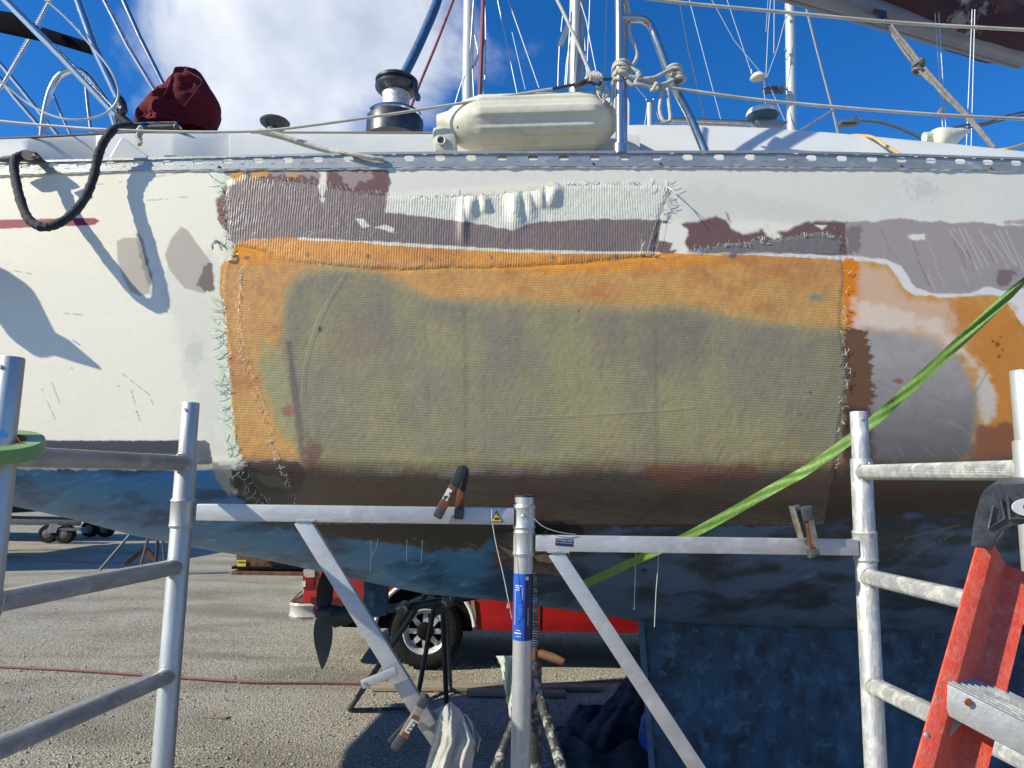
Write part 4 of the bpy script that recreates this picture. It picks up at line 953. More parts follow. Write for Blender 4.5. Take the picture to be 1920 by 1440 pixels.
# ---------------------------------------------------------------- winches
def winch():
    o = P(740, 251, 3.02); sc = 3.02/FPX; u = lambda q: q*sc
    mb = MB(); mb.lathe([(u(56), -.03), (u(56), u(26)), (u(54), u(30))], o, seg=40); w = obj('winch', mb, M['winch_dark'], boat)
    mb = MB(); mb.lathe([(u(54), u(30)), (u(55.5), u(33)), (u(54), u(38)), (u(47), u(41)), (u(34), u(42))], o, seg=40); obj('chrome_ring', mb, M['chrome'], w)
    mb = MB(); mb.lathe([(u(33), u(40)), (u(28), u(46)), (u(26.5), u(60)), (u(27), u(75)), (u(28.5), u(84))], o, seg=40); obj('drum', mb, M['drum'], w)
    mb = MB(); mb.lathe([(u(28), u(82)), (u(34), u(86)), (u(42), u(94)), (u(42.5), u(99)), (u(38), u(100)), (u(35), u(103)), (u(38), u(106)), (u(42), u(107)), (u(42.5), u(111)), (u(38), u(115)), (u(20), u(118)), (0, u(118))], o, seg=40); obj('self_tailing_jaws', mb, M['winch_dark'], w)
    mb = MB(); mb.slab([(772, 147), (781, 150), (784, 172), (788, 178), (786, 184), (778, 184), (776, 172), (774, 160)], 2.96, .03); obj('feeder_arm', mb, M['winch_dark'], w, bevel=.004)
    o = P(514, 252, 3.02); mb = MB(); mb.lathe([(u(17), -.02), (u(17), u(6)), (u(14), u(11)), (u(22), u(17)), (u(28), u(22)), (u(29), u(26)), (u(26), u(29)), (u(10), u(31)), (0, u(31))], o, seg=32); obj('small_winch', mb, M['black_plastic'], boat)
winch()
# ---------------------------------------------------------------- stainless tubes: gate stanchion, pushpit, bimini
def T(name, pts, r, m='steel', parent=boat, seg=12, n=6, smooth=True):
    mb = MB(); q = [P(*p) for p in pts]; mb.tube(sp(q, n) if smooth and len(q) > 2 else q, r, seg); return obj(name, mb, M[m], parent)
T('gate_stanchion', [(1160, -160, 2.46), (1162, 60, 2.46), (1163, 278, 2.46)], .0172, 'steel', smooth=False)
T('gate_stanchion', [(1171, -160, 2.52), (1171, 60, 2.52), (1170, 262, 2.52)], .0125, 'steel_dull', smooth=False)
T('stanchion_base', [(1163, 272, 2.46), (1163, 290, 2.46)], .027, 'steel')
T('gate_brace', [(1166, 35, 2.46), (1195, 35, 2.46), (1208, 38, 2.47), (1220, 50, 2.48), (1232, 78, 2.48), (1262, 158, 2.50), (1296, 224, 2.50), (1324, 290, 2.50)], .0150, 'steel_dull', n=7)
for nm, q, r, m_ in (('bimini_tube', [(-60, -70, 2.72), (115, 106, 2.72), (228, 226, 2.72)], .0155, 'steel'),
                   ('bimini_tube', [(128, -50, 2.72), (178, 92, 2.72), (224, 190, 2.72)], .0155, 'steel'),
                   ('bimini_tube', [(180, -30, 3.3), (240, 88, 3.3), (296, 180, 3.3)], .0115, 'steel_dull'),
                   ('bimini_tube', [(215, -35, 3.3), (262, 70, 3.3), (312, 170, 3.3)], .0115, 'steel_dull'),
                   ('bimini_tube', [(-60, 46, 3.2), (40, 168, 3.2), (112, 258, 3.2)], .010, 'steel_dull'),
                   ('bimini_tube', [(-60, 72, 3.1), (30, 186, 3.1), (92, 258, 3.1)], .010, 'steel_dull'),
                   ('bimini_tube', [(160, 150, 3.3), (165, 200, 3.3), (171, 248, 3.3)], .0085, 'steel_dull'),
                   ('bimini_tube', [(96, 168, 3.3), (115, 216, 3.3), (134, 256, 3.3)], .0075, 'steel_dull')):
    T(nm, q, r, m_, smooth=False)
T('pushpit_arch', [(78, 262, 2.95), (83, 218, 2.95), (94, 172, 2.95), (112, 142, 2.95), (138, 131, 2.95), (160, 138, 2.95), (182, 165, 2.95), (204, 200, 2.95), (218, 240, 2.95)], .0140, 'steel')
mb = MB(); mb.tube([P(222, 186, 2.71), P(228, 196, 2.71), P(229, 206, 2.71)], .020, 12); mb.ell(P(231, 206, 2.69), (.016, .018, .020), seg=12, rings=8); mb.tube([P(222, 216, 2.71), P(242, 234, 2.71)], .019, 12); mb.tube([P(212, 208, 2.72), P(224, 244, 2.72)], .008, 8)
obj('deck_hinge', mb, M['winch_dark'], boat)
T('backstay', [(110, -30, 3.0), (55, 76, 3.0), (-8, 180, 3.0)], .0058, 'wire', smooth=False)
mb = MB()
for k in range(60):
    t = k/59; a = P(108, -26, 3.0); b = P(2, 165, 3.0); p = a+(b-a)*t; d = (b-a)/np.linalg.norm(b-a); mb.tube([p-d*.002, p+d*.002], .0075, 6)
obj('bead_rollers', mb, M['resin_white'], boat)
# flat black composite boards crossing behind the tubes
for k, q in enumerate((((-8, 18), (30, 24), (66, 44), (70, 60), (66, 70), (-8, 54)), ((78, 50), (88, 53), (160, 76), (178, 86), (181, 94), (176, 99), (98, 76), (70, 62)))):
    mb = MB(); mb.slab(list(q), 2.86, .03)
    tag(obj('black_board', mb, M['black_blade'], bevel=.004), ('wider black flat board cut off by the left edge, behind the steel tubes' if k == 0 else 'slim tapered black flat board pointing right between two steel tubes'), 'board', 'flat black boards among the tubes')
# ---------------------------------------------------------------- lifelines and stays of this boat
T('lifeline', [(-160, 205, 2.52), (0, 227, 2.50), (110, 237, 2.48), (200, 243, 2.46), (330, 247, 2.46), (480, 246, 2.46), (600, 233, 2.46), (740, 213, 2.46), (900, 188, 2.46), (1040, 166, 2.46)], .0050, 'line_cream', n=5)
T('lifeline_end_fitting', [(1036, 167, 2.46), (1080, 158, 2.46)], .0062, 'winch_dark', smooth=False)
T('lifeline', [(1175, 155, 2.46), (1280, 168, 2.46), (1440, 189, 2.46), (1700, 211, 2.46), (1920, 223, 2.46), (2300, 236, 2.46)], .0058, 'line_cream', n=5)
T('lifeline', [(1130, -18, 2.46), (1250, 2, 2.46), (1440, 20, 2.46), (1680, 42, 2.46), (1920, 56, 2.46), (2300, 76, 2.46)], .0062, 'line_cream', n=5)
T('mooring_line', [(1010, -60, 2.5), (1045, 0, 2.5), (1075, 64, 2.48), (1108, 140, 2.46)], .0068, 'rope', n=4)
T('blue_covered_stay', [(830, -60, 4.1), (820, 0, 4.1), (796, 60, 4.1), (772, 112, 4.1), (752, 150, 4.1)], [.03]*24+[.02], 'blue_sleeve', n=6)
T('furling_line', [(872, -60, 4.0), (850, 0, 4.0), (815, 90, 4.0), (786, 160, 4.0), (766, 215, 4.0)], .0085, 'red_rope', n=4)
mb = MB(); mb.tube(sp([P(1078, 160, 2.45), P(1090, 154, 2.44), P(1104, 150, 2.44), P(1112, 158, 2.44), P(1124, 160, 2.44), P(1126, 150, 2.44), P(1118, 146, 2.44)], 5), .0058, 8)
mb.tube([P(1128, 149, 2.45), P(1154, 148, 2.45)], .006, 8); mb.tube([P(1076, 162, 2.46), P(1100, 154, 2.45)], .0095, 8); mb.ell(P(1104, 152, 2.44), (.014, .012, .012), seg=8, rings=6)
obj('pelican_hook', mb, M['winch_dark'], boat)
# boom with its faded maroon sail cover
def boom():
    a = P(1452, -42, 3.40); b = P(1912, 96, 3.95)
    d = (b-a)/np.linalg.norm(b-a); up = np.array([0, 0, 1.]); sd_ = np.cross(d, up); sd_ /= np.linalg.norm(sd_); up = np.cross(sd_, d)
    mb = MB(); prof = []
    for k in range(24):
        t = 2*math.pi*k/24; c, s = math.cos(t), math.sin(t); prof.append((math.copysign(abs(c)**.8, c)*.072, math.copysign(abs(s)**.9, s)*.105))
    rows = []
    for q in (a-d*1.0, a, (a+b)/2, b-d*.01, b): rows.append([q+sd_*u+up*v for u, v in prof])
    A = np.array(rows); mb.grid(A, closed_u=True); o = len(mb.v); mb.f.append(tuple(range(o-24, o)))
    bo = obj('boom', mb, M['boom'], boat, auto=35)
    mb = MB(); mb.tube([a+up*-.101-d, b+up*-.101], .006, 6); mb.tube([a-sd_*.07+up*-.05-d, b-sd_*.07+up*-.05], .004, 6); obj('boom_groove', mb, M['trim'], bo)
    mb = MB(); rows = []
    for i in range(40):
        t = i/39; q = a-d*1.0+(b-a+d*1.05)*t; row = []
        for k in range(28):
            an = 2*math.pi*k/28; c, s = math.cos(an), math.sin(an)
            w = .155+.02*math.sin(t*23+k*.7)+.012*math.sin(t*57+k); h = .20+.03*math.sin(t*9)
            row.append(q+up*(.17+h*s)+sd_*(w*c)-up*.06*abs(c))
        rows.append(row)
    mb.grid(np.array(rows), closed_u=True); obj('sail_cover', mb, M['maroon'], boat)
boom()
# lashing ropes from boom to deck
mb = MB(); mb.tube([P(1646, 22, 3.55), P(1656, 42, 3.5)], .012, 8); mb.slab([(1640, 16), (1662, 20), (1664, 34), (1652, 40)], 3.5, .02); obj('boom_bail', mb, M['winch_dark'], boat)
mb = MB()
mb.tube(sp([P(1658, 36, 3.5), P(1672, 60, 3.45), P(1694, 86, 3.4), P(1718, 116, 3.35), P(1760, 168, 3.2), P(1812, 220, 3.1), P(1868, 284, 3.0)], 6), .0075, 8)
mb.tube(sp([P(1664, 36, 3.5), P(1682, 62, 3.44), P(1704, 88, 3.38), P(1728, 120, 3.32), P(1770, 168, 3.18), P(1822, 224, 3.08), P(1866, 278, 2.98)], 6), .0075, 8)
mb.tube(sp([P(1660, 44, 3.47), P(1676, 70, 3.43), P(1700, 104, 3.35), P(1716, 124, 3.32)], 6), .006, 8)
mb.tube(sp([P(1715, 122, 3.33), P(1738, 148, 3.25), P(1765, 172, 3.2), P(1772, 186, 3.18)], 5), .0055, 8)
for k in range(4):
    c = P(1722, 116+k*6, 3.32-.01*(k % 2)); ring = [c+np.array([.026*math.cos(t), .022*math.sin(t), .010*math.cos(t+k)]) for t in np.linspace(0, 2*math.pi, 14)[:-1]]; mb.tube(ring, .0065, 7, closed=True)
tag(obj('lashing_rope', mb, M['rope_grey']), 'grey weathered rope with a bulky knot running down from the boom', 'rope')
mb = MB(); mb.slab([(1760, 208), (1766, 200), (1771, 206), (1773, 214), (1768, 218), (1760, 216)], 3.2, .02); obj('rope_block', mb, M['rope_grey'], boat, bevel=.003)
for x0, x1, y0, y1, r in ((1751, 1768, 55, 245, .0022), (1758, 1774, 55, 246, .0022), (1823, 1812, 78, 275, .0022), (1828, 1821, 78, 276, .0022)):
    T('flag_halyard', [(x0, y0-60, 3.6), (x1, y1, 3.6)], r*1.3, 'wire', smooth=False)
# ---------------------------------------------------------------- fender lying on the side deck
def fender():
    sc = 2.56/FPX; a = P(842, 236, 2.545); b = P(1152, 227, 2.545); ax = (b-a)/np.linalg.norm(b-a); L = np.linalg.norm(b-a)
    f = thing('fender', (float(a[0]), 2.545, float(a[2]-.1)), 'long cream ribbed vinyl boat fender lying on deck behind the slotted toe rail', 'boat fender')
    u = np.cross([0, 0, 1.], ax); u /= np.linalg.norm(u); w = np.cross(ax, u)
    R = .103; rows = []; seg = 120
    ts = np.concatenate([np.linspace(-.07, .0, 4), np.linspace(0.01, .16, 10), np.linspace(.19, .81, 40), np.linspace(.84, 1.03, 12)])
    for t in ts:
        if t < 0.0: r = .042+.012*(t+.07)/.07
        elif t < .20: r = .054+(R-.054)*math.sin(t/.20*math.pi/2)**.9
        elif t > .82: r = max(R*math.cos((t-.82)/.215*math.pi/2)**.62, .004)
        else: r = R
        row = []
        for k in range(seg):
            an = 2*math.pi*k/seg
            ph = (an*9/(2*math.pi)) % 1; rib = smooth01((.30-abs(ph-.5))/.10)
            on = smooth01((t-.155)/.025)*smooth01((.895-t)/.02)
            rr = r+.0070*float(rib*on)
            row.append(a+ax*L*t+rr*(math.cos(an)*u+math.sin(an)*w))
        rows.append(row)
    mb = MB(); mb.grid(np.array(rows), closed_u=True); n = len(mb.v); mb.f.append(tuple(range(seg-1, -1, -1))); mb.f.append(tuple(range(n-seg, n)))
    obj('fender_body', mb, M['fender'], f, auto=60)
    # moulded eye on the left end
    mb = MB(); c = P(826, 258, 2.49)
    mb.slab([(811, 238), (830, 234), (852, 240), (858, 282), (814, 283), (811, 262)], 2.495, .06); obj('end_lug', mb, M['fender'], f, bevel=.012)
    mb = MB(); ring = [P(827, 263, 2.488)+np.array([.0155*math.cos(t), 0, .0165*math.sin(t)]) for t in np.linspace(0, 2*math.pi, 20)[:-1]]; mb.tube(ring, .0042, 8, closed=True); obj('eye_rim', mb, M['fender'], f)
    mb = MB(); mb.lathe([(.0, -.0015), (.0125, -.001), (.0125, .004)], P(827, 263, 2.49), (0, 1, 0), 16); obj('eye_hole', mb, M['trim'], f)
    mb = MB(); mb.lathe([(.0, -.002), (.003, -.002), (.003, .01)], P(858, 238, 2.44), (0, 1, 0), 8); obj('air_valve', mb, M['trim'], f)
fender()
# ---------------------------------------------------------------- ropes tied round the stanchion
def ropes():
    mb = MB(); r = .0072
    def ring(px, py, Y, rx, ry, tilt=0, rr=r):
        c = P(px, py, Y); mb.tube([c+np.array([rx*math.cos(t), ry*math.sin(t), tilt*math.cos(t)+.003*math.sin(2*t)]) for t in np.linspace(0, 2*math.pi, 22)[:-1]], rr, 8, closed=True)
    for y, k in ((126, .004), (133, -.004), (141, .006), (147, 0)): ring(1165, y, 2.478, .030, .045, k)
    for y, k in ((129, .006), (135, .004), (145, -.002), (151, .004)): ring(1263 + (y-129)*.4, y, 2.492, .024, .026, k)
    pl = lambda *q: mb.tube(sp([P(*p) for p in q], 7), r, 8)
    pl((1156, 134, 2.44), (1180, 143, 2.44), (1200, 147, 2.44), (1225, 146, 2.44), (1248, 135, 2.46), (1262, 128, 2.46))
    pl((1172, 124, 2.45), (1190, 131, 2.44), (1200, 140, 2.44), (1192, 155, 2.44), (1206, 160, 2.44), (1222, 164, 2.45), (1236, 160, 2.46), (1256, 149, 2.46))
    pl((1176, 150, 2.45), (1186, 160, 2.45), (1200, 152, 2.45), (1215, 150, 2.45), (1240, 158, 2.45), (1262, 150, 2.46))
    pl((1170, -10, 2.47), (1178, 22, 2.47), (1180, 60, 2.47), (1190, 86, 2.47), (1194, 104, 2.47), (1188, 120, 2.46), (1176, 126, 2.45))
    pl((1176, -20, 2.5), (1176, 10, 2.49), (1180, 20, 2.48))
    pl((1240, 164, 2.45), (1240, 180, 2.45), (1237, 205, 2.45), (1242, 224, 2.45), (1250, 229, 2.45), (1257, 222, 2.45), (1254, 190, 2.45), (1252, 166, 2.45))
    pl((1162, 148, 2.44), (1150, 150, 2.45), (1149, 175, 2.46), (1146, 200, 2.46))
    for c in ((1197, 139), (1199, 142), (1228, 163), (1233, 166), (1224, 169), (1231, 158)):
        mb.ell(P(c[0], c[1], 2.437), (.011, .009, .009), seg=9, rings=6)
    tag(obj('tied_rope', mb, M['rope']), 'off white rope wound round the steel stanchion and its slanting brace with a loop hanging', 'rope')
    mb = MB()
    for c, q in (((1106, 141), .013), ((1114, 138), .011), ((1102, 147), .012), ((1118, 148), .010)): mb.ell(P(c[0], c[1], 2.44), (q, q*.8, q), seg=10, rings=7)
    for k in range(5):
        x = 1100+k*5; mb.tube(sp([P(x, 136, 2.43), P(x+8, 143, 2.422), P(x+6, 152, 2.43)], 5), .0055, 7)
    mb.tube(sp([P(1120, 146, 2.44), P(1130, 152, 2.44), P(1126, 164, 2.44), P(1116, 160, 2.44)], 5), .0055, 7)
    tag(obj('rope_knot', mb, M['rope']), 'chunky knot of cream rope on the dark hook left of the steel stanchion', 'knot')
    mb = MB()
    for pts in (((1128, 158), (1124, 172), (1126, 184), (1132, 182), (1134, 170), (1130, 160)), ((1132, 160), (1140, 172), (1136, 182), (1130, 178)), ((1120, 164), (1122, 176), (1130, 188)), ((1132, 176), (1132, 194))):
        mb.tube(sp([P(x, y, 2.45) for x, y in pts], 5), .0055, 7)
    tag(obj('fender_lanyard', mb, M['rope']), 'short knotted white lanyard at the right end of the cream fender', 'rope')
    # braided rope coming off the small winch
    mb = MB(); mb.tube(sp([P(486, 245, 2.50), P(520, 252, 2.50), P(560, 264, 2.49), P(610, 279, 2.47), (P(650, 287, 2.44)), P(700, 296, 2.43), P(720, 300, 2.44)], 6), .0085, 8); mb.tube(sp([P(488, 249, 2.52), P(530, 259, 2.51), P(570, 272, 2.50), P(640, 291, 2.46)], 6), .0075, 8)
    tag(obj('braided_rope', mb, M['rope']), 'braided cream rope slanting down from the small black winch to the toe rail', 'rope')
    mb = MB()
    for k in range(8):
        mb.ell(P(262+RNG.randn()*2.5, 240+k*4.2, 2.47), (.010, .009, .010), seg=8, rings=6)
    mb.tube(sp([P(262, 238, 2.46), P(258, 256, 2.46), P(266, 268, 2.46)], 4), .005, 6)
    tag(obj('fender_knot', mb, M['rope']), 'small lumpy white knot hanging over the lifeline below the dark tray', 'knot')
ropes()
# milky hose looping at the left
mb = MB(); mb.tube(sp([P(60, -20, 2.68), P(120, 30, 2.68), (P(170, 85, 2.68)), P(206, 130, 2.66), P(221, 165, 2.66), P(219, 190, 2.66), P(200, 211, 2.66), P(170, 222, 2.66), P(130, 224, 2.66), P(90, 214, 2.68), P(50, 192, 2.7), P(10, 160, 2.7), P(-30, 130, 2.7)], 8), .0042, 8)
tag(obj('plastic_hose', mb, M['clear_hose']), 'thin milky plastic hose looping among the steel tubes at top left', 'hose')
# ---------------------------------------------------------------- black padded mooring loop hanging over the rail
def loop():
    pts = [(246, 236, 2.60), (232, 237, 2.55), (214, 242, 2.46), (200, 258, 2.43), (190, 276, 2.43), (182, 300, 2.43), (176, 330, 2.418), (164, 362, 2.392), (146, 390, 2.365), (120, 413, 2.335), (92, 425, 2.318), (70, 423, 2.318), (52, 408, 2.33), (40, 380, 2.352), (32, 350, 2.38), (27, 322, 2.41), (27, 303, 2.425), (36, 293, 2.44), (50, 290, 2.46), (64, 293, 2.50), (72, 300, 2.52)]
    mb = MB(); q = sp([P(*p) for p in pts], 10); mb.tube(q, [.0152+.0012*math.sin(i*.9)*math.sin(i*.37)+.0006*RNG.randn() for i in range(len(q))], 14)
    l = thing('mooring_loop', tuple(P(92, 425, 2.29)), 'thick black braided hose-like loop hanging over the rail at upper left', 'mooring line')
    obj('braided_sleeve', mb, M['black_rope'], l, auto=80)
    mb = MB(); mb.tube([P(50, 290, 2.41), P(56, 291, 2.43)], .0175, 14); obj('silver_tape_band', mb, M['galv'] if False else M['steel_dull'], l)
    mb = MB(); mb.slab([(-10, 298), (6, 292), (30, 289), (56, 286), (72, 292), (76, 297), (60, 300), (30, 297), (10, 300)], 2.44, .03); obj('black_strap', mb, M['black'], l, bevel=.004)
loop()
# unseen cloth shape added outside the frame to shadow the left topsides
def bag():
    mb = MB(); rows = []
    out = [(-330, 330), (-300, 400), (-262, 450), (-222, 478), (-190, 476), (-130, 500), (-74, 520)]
    top = [(-330, 300), (-296, 296), (-252, 326), (-214, 386), (-186, 430), (-140, 456), (-72, 512)]
    for i, ((xa, ya), (xb, yb)) in enumerate(zip(top, out)):
        row = []
        for j in range(18):
            t = 2*math.pi*j/18; m_ = .5-.5*math.cos(t); y = ya+(yb-ya)*m_; x = xa+(xb-xa)*m_
            row.append(P(x, y, 2.30-.045*math.sin(t)*(1-i/7)))
        rows.append(row)
    mb.grid(np.array(rows), closed_u=True)
    tag(obj('topsides_shadow_caster', mb, M['red_cloth']), 'pointed burgundy cloth shape added unseen beyond the left edge to shadow the topsides', 'bag')
bag()
# ---------------------------------------------------------------- burgundy cover and dark tray
def cover():
    c = thing('winch_cover', tuple(P(330, 250, 2.95)), 'burgundy canvas cover with sharp folds standing left of the cloud on deck', 'canvas cover')
    out = {248: (252, 402), 225: (256, 404), 205: (272, 411), 190: (288, 408), 175: (304, 400), 160: (314, 390), 145: (322, 381), 136: (326, 376), 128: (330, 350)}
    rows = []; ys = sorted(out)
    sc = 2.95/FPX
    for y in np.linspace(127, 252, 26):
        l = np.interp(y, ys, [out[k][0] for k in ys]); r = np.interp(y, ys, [out[k][1] for k in ys]); row = []
        for k in range(40):
            t = 2*math.pi*k/40; c_, s_ = math.cos(t), math.sin(t)
            cx = (l+r)/2; hw = (r-l)/2
            fold = 1+.22*abs(math.sin(1.5*t+y*.02))*abs(s_)+.14*abs(math.sin(4*t+y*.045))-.1
            p = P(cx+hw*c_, y, 2.95); p[1] += -.13*s_*fold*min(1, .35+(y-127)/90)
            p[1] += .10*abs(float(noise2(np.array(cx+hw*c_)/30., np.array(y)/26., 300, 2)))
            row.append(p)
        rows.append(row)
    mb = MB(); mb.grid(np.array(rows), closed_u=True); mb.f.append(tuple(range(39, -1, -1)))
    obj('canvas', mb, M['red_cloth'], c, auto=70)
    mb = MB(); mb.tube(sp([P(352, 134, 2.83), P(378, 150, 2.80), P(372, 165, 2.80), P(345, 200, 2.79)], 6), .0035, 6); mb.tube(sp([P(258, 226, 2.82), P(300, 190, 2.80), P(322, 150, 2.84)], 6), .003, 6); obj('seam', mb, M['red_cloth'], c)
    t = MB(); t.slab([(241, 231), (329, 228), (347, 248), (243, 250)], 2.72, .12); b = obj('instrument_tray', t, M['black_plastic'], boat, bevel=.004)
    t = MB(); q = [P(x, y, 2.715) for x, y in ((242, 231), (329, 229), (347, 249), (244, 250))]; t.tube(q, .0035, 6, closed=True); obj('tray_rim', t, M['steel_dull'], b)
    t = MB(); t.tube([P(262, 240, 2.71), P(325, 238, 2.71)], .012, 10); t.ell(P(330, 238, 2.70), (.012, .012, .016), seg=10, rings=6); obj('roller', t, M['trim'], b)
cover()
# yellow hoses and horn shaped fender on the right
for k, q in enumerate((((1598, 254, 2.86), (1615, 254, 2.80), (1638, 258, 2.74), (1660, 273, 2.70), (1692, 292, 2.66)), ((1868, 281, 2.84), (1890, 279, 2.82), (1912, 273, 2.84), (1960, 258, 2.9)))):
    mb = MB(); mb.tube(sp([P(*p) for p in q], 6), .0062, 8); tag(obj('deck_hose', mb, M['hose_yellow']), ('yellow hose arching over the white coachroof edge right of centre' if k == 0 else 'yellow hose end at the right edge above the toe rail'), 'hose', 'yellow hoses on deck')
h = thing('horn_fender', tuple(P(1780, 272, 3.0)), 'cream horn shaped plastic buoy lying on the white coachroof at upper right', 'buoy')
mb = MB(); a = P(1748, 268, 3.0); b = P(1822, 246, 3.0); mb.tube(sp([a, P(1765, 262, 3.0), P(1785, 256, 3.0), P(1806, 248, 3.0), b], 5), [.03, .045, .052, .055, .056, .055, .053, .050, .047, .044, .04, .036, .03, .026, .022, .018, .014, .010, .007, .004, .002], 16); obj('horn', mb, M['fender'], h)
mb = MB(); mb.tube([P(1733, 258, 3.0), P(1752, 256, 3.0)], .024, 14); obj('cap', mb, M['glassfibre'], h); mb = MB(); mb.tube([P(1750, 255, 2.98), P(1768, 246, 2.98)], .010, 8); obj('shackle', mb, M['steel_dull'], h)
mb = MB(); mb.tube(sp([P(1768, 246, 3.4), P(1800, 236, 3.4), P(1850, 230, 3.4), P(1890, 216, 3.4), P(1960, 202, 3.4)], 6), .006, 7); mb.tube(sp([P(1775, 244, 3.42), P(1840, 236, 3.42), P(1900, 220, 3.42), P(1960, 210, 3.42)], 6), .004, 7); tag(obj('black_cable', mb, M['trim']), 'pair of black cables crossing the sky at the right edge', 'cable')
# ================================================================ folding scaffold
sc_ = thing('folding_scaffold', (0, 1.86, 0), 'aluminium folding scaffold with ribbed rungs, square guard bars and slanting braces standing before the patch', 'scaffold')
def vline(px, py, Y):
    p = P(px, py, Y); return p[0], p[1]
def post(name, px, py_top, Y, spig, r=.0262, rs=.0218, collar=True, parent=sc_, material='alu'):
    """upright tube with a narrower spigot on top; spig = photo row where the spigot enters the tube"""
    x, y = vline(px, py_top, Y); zt = P(px, py_top, Y)[2]; zs = P(px, spig, Y)[2]
    mb = MB(); mb.lathe([(r, 0.01), (r, zs-.004), (r-.002, zs)], (x, y, 0), seg=36); p = obj(name, mb, M[material], parent)
    mb = MB(); mb.lathe([(rs, zs-.02), (rs, zt-.002), (rs-.0015, zt), (rs-.003, zt), (rs-.004, zt-.02), (rs-.004, zs)], (x, y, 0), seg=36); obj('spigot', mb, M[material], p)
    mb = MB(); mb.lathe([(0, -.001), (.0042, -.001), (.0042, .002)], (x-.004, y-rs, zt-.02), (0, -1, 0), 12); obj('pin_hole', mb, M['mast_white'], p)
    mb = MB(); mb.ell((x+.012, y-r*.92, zs-.012), (.006, .004, .006), seg=10, rings=6); obj('rivet', mb, M['chrome'], p)
    mb = MB(); mb.box((x, y, .008), (.1, .1, .014)); obj('foot_plate', mb, M['galv'], p)
    return x, y, zt, zs, p
LX, LY, LZ, _, pL = post('post', 358, 755, 1.86, 868)
NX, NY, NZ, _, pN = post('post', 22, 670, 1.30, 862)
RX_, RY_, RZ, _, pR = post('post', 1610, 772, 1.86, 860, material='alu_plaster')
QX, QY, QZ, _, pQ = post('post', 1918, 695, 1.32, 826, material='alu')
def collar(x, y, z0, z1, r, name='collar', par=sc_, m='alu'):
    mb = MB(); mb.lathe([(.0264, z0-.003), (r, z0), (r+.0015, z0+.004), (r, z0+.008), (r, z1-.008), (r+.0015, z1-.004), (r, z1), (.0264, z1+.003)], (x, y, 0), seg=36); return obj(name, mb, M[m], par)
collar(LX, LY, P(345, 988, 1.86)[2], P(345, 936, 1.86)[2], .0292)
collar(RX_, RY_, P(1625, 1052, 1.86)[2], P(1625, 996, 1.86)[2], .0292, m='alu_plaster')
# ribbed rungs
def rung(a, b, r=.0245, m='alu_rung'):
    seg = 80; prof = []
    for k in range(seg):
        t = 2*math.pi*k/seg; rr = 1.0+(.035 if (k % 2 == 0) else -.02)*(abs(math.cos(t)) < .93)
        prof.append((math.cos(t)*rr*.80, math.sin(t)*rr))
    mb = MB(); a = np.array(a); b = np.array(b); d = (b-a)/np.linalg.norm(b-a)
    mb.tube([a+d*.012, b-d*.012], r, seg, prof=prof); o = obj('rung', mb, M[m], sc_, auto=20)
    for q, s in ((a, 1), (b, -1)):                # weld bead
        mb = MB(); c = q+d*s*.026; u = np.cross(d, [0, 0, 1.]); u /= np.linalg.norm(u); w = np.cross(u, d)
        mb.tube([c+u*.0235*math.cos(t)+w*.0255*math.sin(t)-d*s*.010*abs(math.cos(t)) for t in np.linspace(0, 2*math.pi, 26)[:-1]], [.0022+.0009*RNG.rand() for _ in range(25)], 6, closed=True); obj('weld', mb, M['alu'], o)
for zf in (P(350, 869, 1.86)[2], P(338, 1062, 1.86)[2], P(315, 1264, 1.86)[2], P(315, 1264, 1.86)[2]-.295, P(315, 1264, 1.86)[2]-.59, .08):
    rung((NX, NY, zf), (LX, LY, zf))
for i, zf in enumerate((P(1620, 886, 1.86)[2], P(1628, 1081, 1.86)[2], P(1640, 1284, 1.86)[2], P(1640, 1284, 1.86)[2]-.295, P(1640, 1284, 1.86)[2]-.59, .08)):
    rung((QX, QY, zf), (RX_, RY_, zf), m='alu_plaster')
# centre post with hinge collars, cap and sticker
CX, CY_ = vline(981, 1100, 1.86)
zt = P(981, 932, 1.86)[2]
mb = MB(); mb.lathe([(.0245, .01), (.0245, zt)], (CX, CY_, 0), seg=36); cp = obj('post', mb, M['alu'], sc_)
mb = MB(); mb.lathe([(.0235, zt-.001), (.0248, zt), (.0248, zt+.005), (.022, zt+.006), (.021, zt+.001)], (CX, CY_, 0), seg=32); obj('end_cap', mb, M['black'], cp)
zc = lambda y: P(981, y, 1.86)[2]
for y0, y1, r in ((948, 991, .0278), (995, 1040, .0272)):
    collar(CX, CY_, zc(y1), zc(y0), r, 'hinge_collar', cp)
mb = MB(); mb.lathe([(.0250, zc(1198)), (.0252, zc(1197)), (.0252, zc(1075)), (.0250, zc(1074))], (CX, CY_, 0), seg=36); st = obj('sticker', mb, M['label_blue'], cp)
mb = MB(); mb.lathe([(.0253, zc(1197.5)), (.0254, zc(1197)), (.0254, zc(1075)), (.0253, zc(1074.5))], (CX, CY_, 0), seg=72)
mb.f = [f for f in mb.f if len(f) == 4 and np.mean([mb.v[i][0] for i in f])-CX > .004]; obj('dark_half', mb, M['label_navy'], st)
def marks(par, items, matn, R, seg_lift=.0003):
    """printed bars wrapped on the round sticker: (angle centre deg, z centre row, width m, height m)"""
    mb = MB()
    for an, row, w, h in items:
        n = 4; a0 = math.radians(an); z = zc(row); vs = []; fs = []
        for k in range(n+1):
            a = a0+(k/n-.5)*w/R
            for zz in (z-h/2, z+h/2): vs.append((CX+R*math.sin(a), CY_-R*math.cos(a), zz))
        for k in range(n): fs.append((2*k, 2*k+2, 2*k+3, 2*k+1))
        mb.add(vs, fs)
    o = obj('printed_marks', mb, M['white_paint'], par, smooth=False); o['kind'] = 'stuff'
